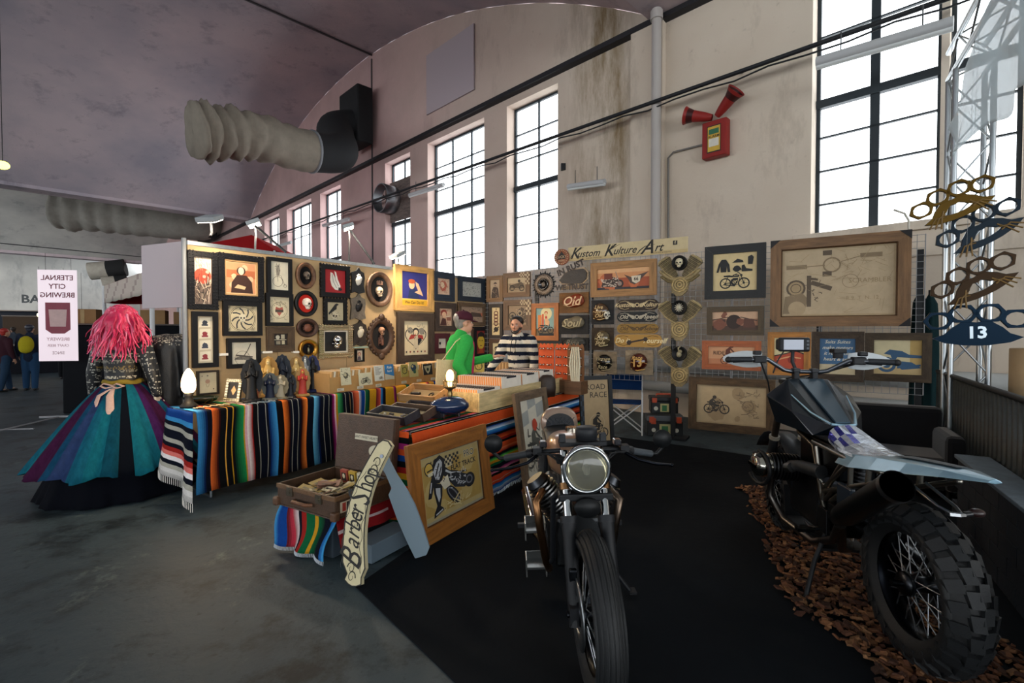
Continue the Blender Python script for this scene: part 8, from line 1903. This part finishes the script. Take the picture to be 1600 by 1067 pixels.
# handlebar assembly, turned a little to the right
st = Matrix.Translation((.42, 0, 0)) @ RZ(-.20)
def hb_(p): return st @ Vector(p)
mb = MB('metal', '6a6e74'); mb.tube([hb_(p) for p in ((-.10, .46, 1.315), (-.07, .24, 1.32), (-.02, .13, 1.245), (0, .08, 1.235), (0, -.08, 1.235), (-.02, -.13, 1.245), (-.07, -.24, 1.32), (-.10, -.46, 1.315))], .0145, n=14); bar = mb.build('handlebar', t)
for s in (-1, 1):
    mb = MB('rubber', '1a1e24'); mb.tube([hb_((-.085, s * .34, 1.318)), hb_((-.102, s * .475, 1.315))], .019, n=16); mb.ell(hb_((-.104, s * .49, 1.314)), .022, '101214'); mb.build('grip', bar)
    mb = MB('satin', '15171b'); p = hb_((-.075, s * .29, 1.32)); mb.cbox(p.x, p.y, p.z, .05, .08, .05); mb.cbox(p.x - .01, p.y + s * .02, p.z + .045, .04, .05, .03, '1c1e22'); mb.build('switchgear', bar, bevel=.008)
    mb = MB('satin', '202226'); mb.tube([hb_((-.04, s * .28, 1.31)), hb_((.03, s * .33, 1.30)), hb_((.02, s * .45, 1.29))], .006, n=6); mb.build('lever', bar)
    mb = MB('gloss', 'ccd2d6'); w1 = [hb_((.02 + .05 * math.sin(v * 1.8), s * (.26 + .25 * v), 0)) for v in [i / 8 for i in range(9)]]
    H = [.045, .052, .056, .058, .056, .05, .042, .03, .012]; vs = []
    for p, h in zip(w1, H): vs += [(p.x, p.y, 1.315 + h), (p.x + .015, p.y, 1.312), (p.x, p.y, 1.31 - h)]
    mb.add(vs, [(3 * i, 3 * i + 3, 3 * i + 4, 3 * i + 1) for i in range(8)] + [(3 * i + 1, 3 * i + 4, 3 * i + 5, 3 * i + 2) for i in range(8)], sm=True); mb.build('handguard', bar, solid=.004)
    mb = MB('satin', '15171b'); p = hb_((0, s * .055, 1.225)); mb.cbox(p.x, p.y, p.z - .01, .05, .035, .07); mb.cbox(p.x, p.y, p.z + .02, .055, .045, .025, '26282c'); mb.build('riser', bar, bevel=.005)
mb = MB('satin', '1c1e24'); mb.tube([hb_((.02, -.2, 1.37)), hb_((.02, -.2, 1.33))], .03, n=16); p = hb_((.02, -.2, 1.38)); mb.cbox(p.x, p.y, p.z, .07, .08, .03, '14161a'); mb.build('brake_reservoir', bar, bevel=.004)
mb = MB('satin', '0e1013')
mb.tube([hb_((-.06, .28, 1.3)), hb_((.02, .22, 1.15)), hb_((.02, .2, 1.0)), hb_((0, .1, .9))], .006, n=6); mb.tube([hb_((-.04, -.28, 1.3)), hb_((.04, -.1, 1.24)), hb_((.05, .02, 1.15))], .006, n=6); mb.tube([hb_((-.03, -.3, 1.3)), hb_((.08, -.12, 1.22)), hb_((.06, .1, 1.18)), hb_((0, .14, 1.05))], .005, n=6); mb.build('cables', bar)
Mg = st @ T(.04, .06, 1.42) @ RZ(.12)
mb = MB('satin', '16181c'); mb.M = Mg; mb.cbox(0, 0, 0, .04, .2, .1); mb.cbox(.03, .07, -.0, .05, .07, .08); g_ = mb.build('navigation_unit', t, bevel=.014)
mb = MB('screen', '9aa0ac'); mb.M = Mg; mb.cbox(-.0212, .008, .0, .002, .125, .07); mb.build('screen', g_)
mb = MB('satin', '2a2c30'); mb.M = Mg
for z in (-.025, 0, .025): mb.cbox(-.021, -.082, z, .003, .014, .014, '5a6066')
mb.tube([(.02, 0, -.05), (.03, 0, -.12), (.0, -.02, -.19)], .012, n=8); mb.tube([(.03, .05, -.04), (.05, .09, -.12), (0, .13, -.2)], .005, n=6); mb.build('mount', g_)
# forks and headstock
for s in (-1, 1):
    mb = MB('metal', '6a6258'); a = Vector((.80, s * .1, .36)); b = Vector((.50, s * .1, 1.17)); mb.tube([a.lerp(b, .42), b], .024, n=16); mb.build('fork_tube', t); mb = MB('satin', '1c1d20'); mb.tube([a, a.lerp(b, .45)], .031, n=16); mb.tube([a.lerp(b, .44), a.lerp(b, .47)], .036, '7a7468', n=16); mb.build('fork_slider', t)
mb = MB('satin', '15171b'); mb.cbox(.50, 0, 1.16, .08, .25, .03); mb.cbox(.54, 0, 1.0, .08, .25, .03); mb.build('triple_clamps', t, bevel=.006)
mb = MB('gloss', '101216'); mb.lathe([(0, -.09), (.06, -.08), (.09, -.03), (.095, .0)], 28, ax='x', o=(.62, 0, 1.04)); mb.use('lens', 'd8dcd8'); mb.lathe([(.09, .0), (.05, .02), (0, .025)], 28, ax='x', o=(.62, 0, 1.04)); mb.build('headlight', t)
mb = MB('satin', '1c2024'); mb.M = Matrix(); vs = []
for i in range(9):
    a = -.3 + i * .28; vs += [(.80 + .39 * math.cos(a + .9), -.07, .34 + .40 * math.sin(a + .9)), (.80 + .39 * math.cos(a + .9), .07, .34 + .40 * math.sin(a + .9))]
mb.add(vs, [(2 * i, 2 * i + 1, 2 * i + 3, 2 * i + 2) for i in range(8)], sm=True); mb.build('front_mudguard', t, solid=.004)
# engine: flat twin
mb = MB('metal', '4a4c50'); mb.cbox(.12, 0, .50, .40, .26, .34); mb.cyl((.34, 0, .52), (.28, 0, .52), .14, n=28); mb.cbox(-.14, 0, .48, .2, .2, .26, '26282a'); mb.cbox(.0, 0, .76, .5, .2, .2, '141618'); mb.build('crankcase', t, bevel=.02)
for s in (-1, 1):
    mb = MB('metal', '5a5c5e'); fins(mb, (.22, s * .12, .62), (.22, s * .30, .63), .088, 9, '5c5e60'); cy = mb.build('cylinder', t)
    mb = MB('chrome', 'b8b4a8'); mb.M = T(.22, s * .35, .635); mb.lathe([(.088, -.05), (.092, 0), (.085, .035), (.05, .05), (0, .052)] if s > 0 else [(.088, .05), (.092, 0), (.085, -.035), (.05, -.05), (0, -.052)], 26, ax='y', sy=.86); 
    for dx in (-.035, .03): mb.ell((dx, s * .02, .07), .022, .02, .014, '15171a', 'satin')
    mb.cbox(0, s * .05, 0, .12, .012, .02, '2a2c30'); mb.build('cylinder_head', cy)
    mb = MB('satin', '101214'); mb.tube([(.22 + .11 * math.cos(a), s * (.36 + .03 * math.cos(a)), .62 + .11 * math.sin(a)) for a in [PI * .5 + i * PI / 10 * 1.3 for i in range(11)]], .013, n=8); mb.build('crash_bar', cy)
    mb = MB('satin', '1c1e20'); mb.tube([(.13, s * .2, .66), (.0, s * .19, .69), (-.16, s * .15, .70)], [.03, .036, .04], n=16); mb.tube([(.11, s * .23, .65), (.06, s * .22, .665)], .03, '8a8c8c', 'metal', n=16); mb.build('intake', t)
    mb = MB('metal', '6a6460'); mb.tube([(.27, s * .26, .55), (.33, s * .25, .40), (.22, s * .2, .28), (-.05, s * .14, .25), (-.28, s * .14, .36), (-.38, .16, .48)] if s > 0 else [(.27, s * .26, .55), (.33, s * .25, .40), (.22, s * .2, .28), (-.05, s * .08, .22), (-.25, .08, .3), (-.38, .15, .48)], .022, n=14); mb.build('exhaust_header', cy)
mb = MB('metal', '42464a'); mb.tube([(-.37, .17, .50), (-.44, .18, .55), (-.50, .185, .585), (-.93, .21, .86)], [.026, .05, .058, .064], n=26, caps=False); mb.tube([(-.91, .209, .847), (-.935, .21, .864)], [.067, .067], '8a8e92', n=26, caps=False); mb.use(c='08090a'); mb.tube([(-.932, .21, .861), (-.80, .203, .78)], [.058, .056], n=26, caps=False); mb.ell((-.80, .203, .78), .054, c='050506'); mb.build('silencer', t)
# trellis frame
TB = '8c8880'
for s in (1, -1):
    y = s * .115; mb = MB('metal', TB); r = .0135
    for a, b in (((-.12, .58), (-.80, .855)), ((-.40, .83), (-.39, .69)), ((-.40, .83), (-.12, .60)), ((-.34, .83), (-.16, .62)), ((-.40, .83), (.02, .84)), ((-.23, .63), (-.14, .54)), ((-.40, .70), (-.20, .55)), ((-.56, .84), (-.55, .76)), ((-.38, .83), (-.66, .845)), ((-.10, .50), (-.12, .62)), ((-.02, .82), (-.10, .50))): mb.tube([(a[0], y, a[1]), (b[0], y, b[1])], r, n=12), mb.ell((b[0], y, b[1]), r * 1.05, n=8, k=6)
    mb.build('subframe', t)
    mb = MB('metal', '4a4640'); mb.tube([(.46, s * .05, 1.05), (.2, s * .12, .86), (.0, s * .12, .82), (-.1, s * .115, .52), (-.12, s * .1, .40)], .017, n=12); mb.build('frame_rail', t)
mb = MB('metal', '3a3c3e'); mb.tube([(-.12, 0, .42), (-.45, -.1, .40), (-.75, -.115, .365)], [.05, .045, .055], n=18); mb.ell((-.75, -.1, .365), .09, .05, .09); mb.build('swingarm', t)
mb = MB('metal', '2a2c2e'); mb.tube([(-.30, 0, .50), (-.28, 0, .80)], .02, n=12); [mb.tube([(-.3 + .002 * i, 0, .54 + .022 * i), (-.3 + .002 * i, 0, .55 + .022 * i)], .04, '6a6c70', n=16) for i in range(10)]; mb.build('shock', t)
# seat in its plastic wrap, tail
mb = MB('foil', 'b8bcc8'); sec = [(-.07, .07, .84, .955), (-.12, .10, .82, .965), (-.20, .11, .80, .935), (-.30, .12, .805, .905), (-.42, .12, .82, .895), (-.56, .11, .845, .90), (-.68, .07, .87, .905)]; vs = []; n = 22; R = random.Random(3)
for i, (x, hw_, z0, z1) in enumerate(sec):
    for j in range(n): a = 2 * PI * j / n; k = 1 + R.uniform(-.10, .12); vs.append((x + R.uniform(-.008, .008), hw_ * k * math.cos(a), (z0 + z1) / 2 + (z1 - z0) / 2 * k * math.sin(a)))
mb.v = [Vector(v) for v in vs]; 
for i in range(len(sec) - 1):
    for j in range(n):
        c = '2a2f8c' if (i < 3 and j in (2, 3, 4, 5) and (i + j) % 2 == 0) or (i < 3 and j in (0, 1, 8) and i % 2) else 'b8c0cc' if (i + j) % 3 else 'e0e8f0'
        mb.f.append([i * n + j, i * n + (j + 1) % n, (i + 1) * n + (j + 1) % n, (i + 1) * n + j]); mb.fc.append(C(c)); mb.fm.append('foil'); mb.fs.append(False)
mb.f += [list(range(n))[::-1], list(range((len(sec) - 1) * n, len(sec) * n))]; mb.fc += [C('b8bcc8')] * 2; mb.fm += ['foil'] * 2; mb.fs += [False] * 2
seat = mb.build('seat', t)
mb = MB('flake', '7fa3b6'); sec = [(-.28, .14, .79, .85), (-.45, .165, .81, .875), (-.62, .155, .845, .905), (-.80, .13, .88, .93), (-.98, .09, .92, .95), (-1.14, .025, .948, .956)]; vs = []
for x, hw_, z0, z1 in sec: vs += [(x, hw_, z0), (x, hw_ * .72, z1), (x, 0, z1 + .008), (x, -hw_ * .72, z1), (x, -hw_, z0), (x, 0, z0 - .005)]
fs = [(6 * i + j, 6 * i + (j + 1) % 6, 6 * (i + 1) + (j + 1) % 6, 6 * (i + 1) + j) for i in range(5) for j in range(6)] + [(5, 4, 3, 2, 1, 0), tuple(range(30, 36))]
mb.add(vs, fs); mb.build('tail', t, bevel=.003)
mb = MB('satin', '1c262e'); mb.add([(x, s * hw_ * .25, z1 + .012) for x, hw_, z0, z1 in sec[2:5] for s in (-1, 1)], [(0, 1, 3, 2), (2, 3, 5, 4)]); mb.build('tail_inlay', t, solid=.002)
for s in (-1, 1): mb = MB('metal', 'b0b4b8'); mb.tube([(-.72, s * .035, .82), (-.90, s * .035, .775), (-.95, s * .02, .765)], .007, n=8); mb.build('plate_stay', t)
mb = MB('metal', 'b8bcc0'); mb.M = T(-.95, 0, .76) @ RY(.2); pts = [(.03 * math.cos(i * PI / 3), .034 * math.sin(i * PI / 3)) for i in range(6)]; mb.ring(pts, [(x * .55, y * .55) for x, y in pts], -.006, .006); mb.build('plate_bracket', t)
mb = MB('plastic', '15171a'); mb.tube([(-.95, -.03, .76), (-.94, -.075, .765)], .012, n=10); mb.ell((-.94, -.085, .767), .022, .03, .018, '2a1a1a'); mb.build('tail_light', t)
mb = MB('satin', '15171a'); mb.M = T(.08, 0, .0); mb.box(-.22, .30, -.13, .13, .235, .25); mb.add([(.30, -.13, .235), (.30, .13, .235), (.42, .1, .42), (.42, -.1, .42), (.30, -.13, .25), (.30, .13, .25), (.41, .1, .43), (.41, -.1, .43)], [(0, 3, 2, 1), (4, 5, 6, 7), (0, 4, 7, 3), (1, 2, 6, 5)]); sk_ = mb.build('skid_plate', t)
mb = MB('print', 'c8ccd0'); mb.M = basis(Vector((-1, 0, 0)), Vector((0, -.7, .7)), Vector((0, .7, .7)), Vector((.08, .145, .262))); mb.box(-.09, .09, -.012, .012, -.002, 0, '1c242c'); mb.text('SCRAMBLER', .026, 0, 0, .001, 'c8ccd0', bold=.01); mb.build('skid_lettering', sk_)
for s in (-1, 1): mb = MB('metal', '2a2c2e'); mb.tube([(-.12, s * .12, .36), (-.12, s * .25, .34)], .011, n=8); mb.cbox(-.12, s * .22, .35, .05, .09, .02, '1c1e20'); mb.build('foot_peg', t)
mb = MB('satin', '1a1c20'); mb.tube([(-.15, .12, .34), (-.20, .2, .2), (-.26, .27, .014)], .013, n=8); mb.cbox(-.26, .27, .012, .09, .06, .012); mb.build('side_stand', t)
mb = MB('metal', '4a4c50'); mb.cbox(-.15, .13, .42, .1, .02, .14); mb.cbox(-.24, .125, .50, .07, .02, .09); mb.tube([(-.12, .14, .36), (-.02, .15, .33), (.04, .15, .34)], .008, n=8); mb.build('foot_control_plate', t, bevel=.006)
mb = MB('plastic', '1c2630'); mb.cbox(-.36, .12, .62, .14, .03, .14); mb.build('side_cover', t, bevel=.01)
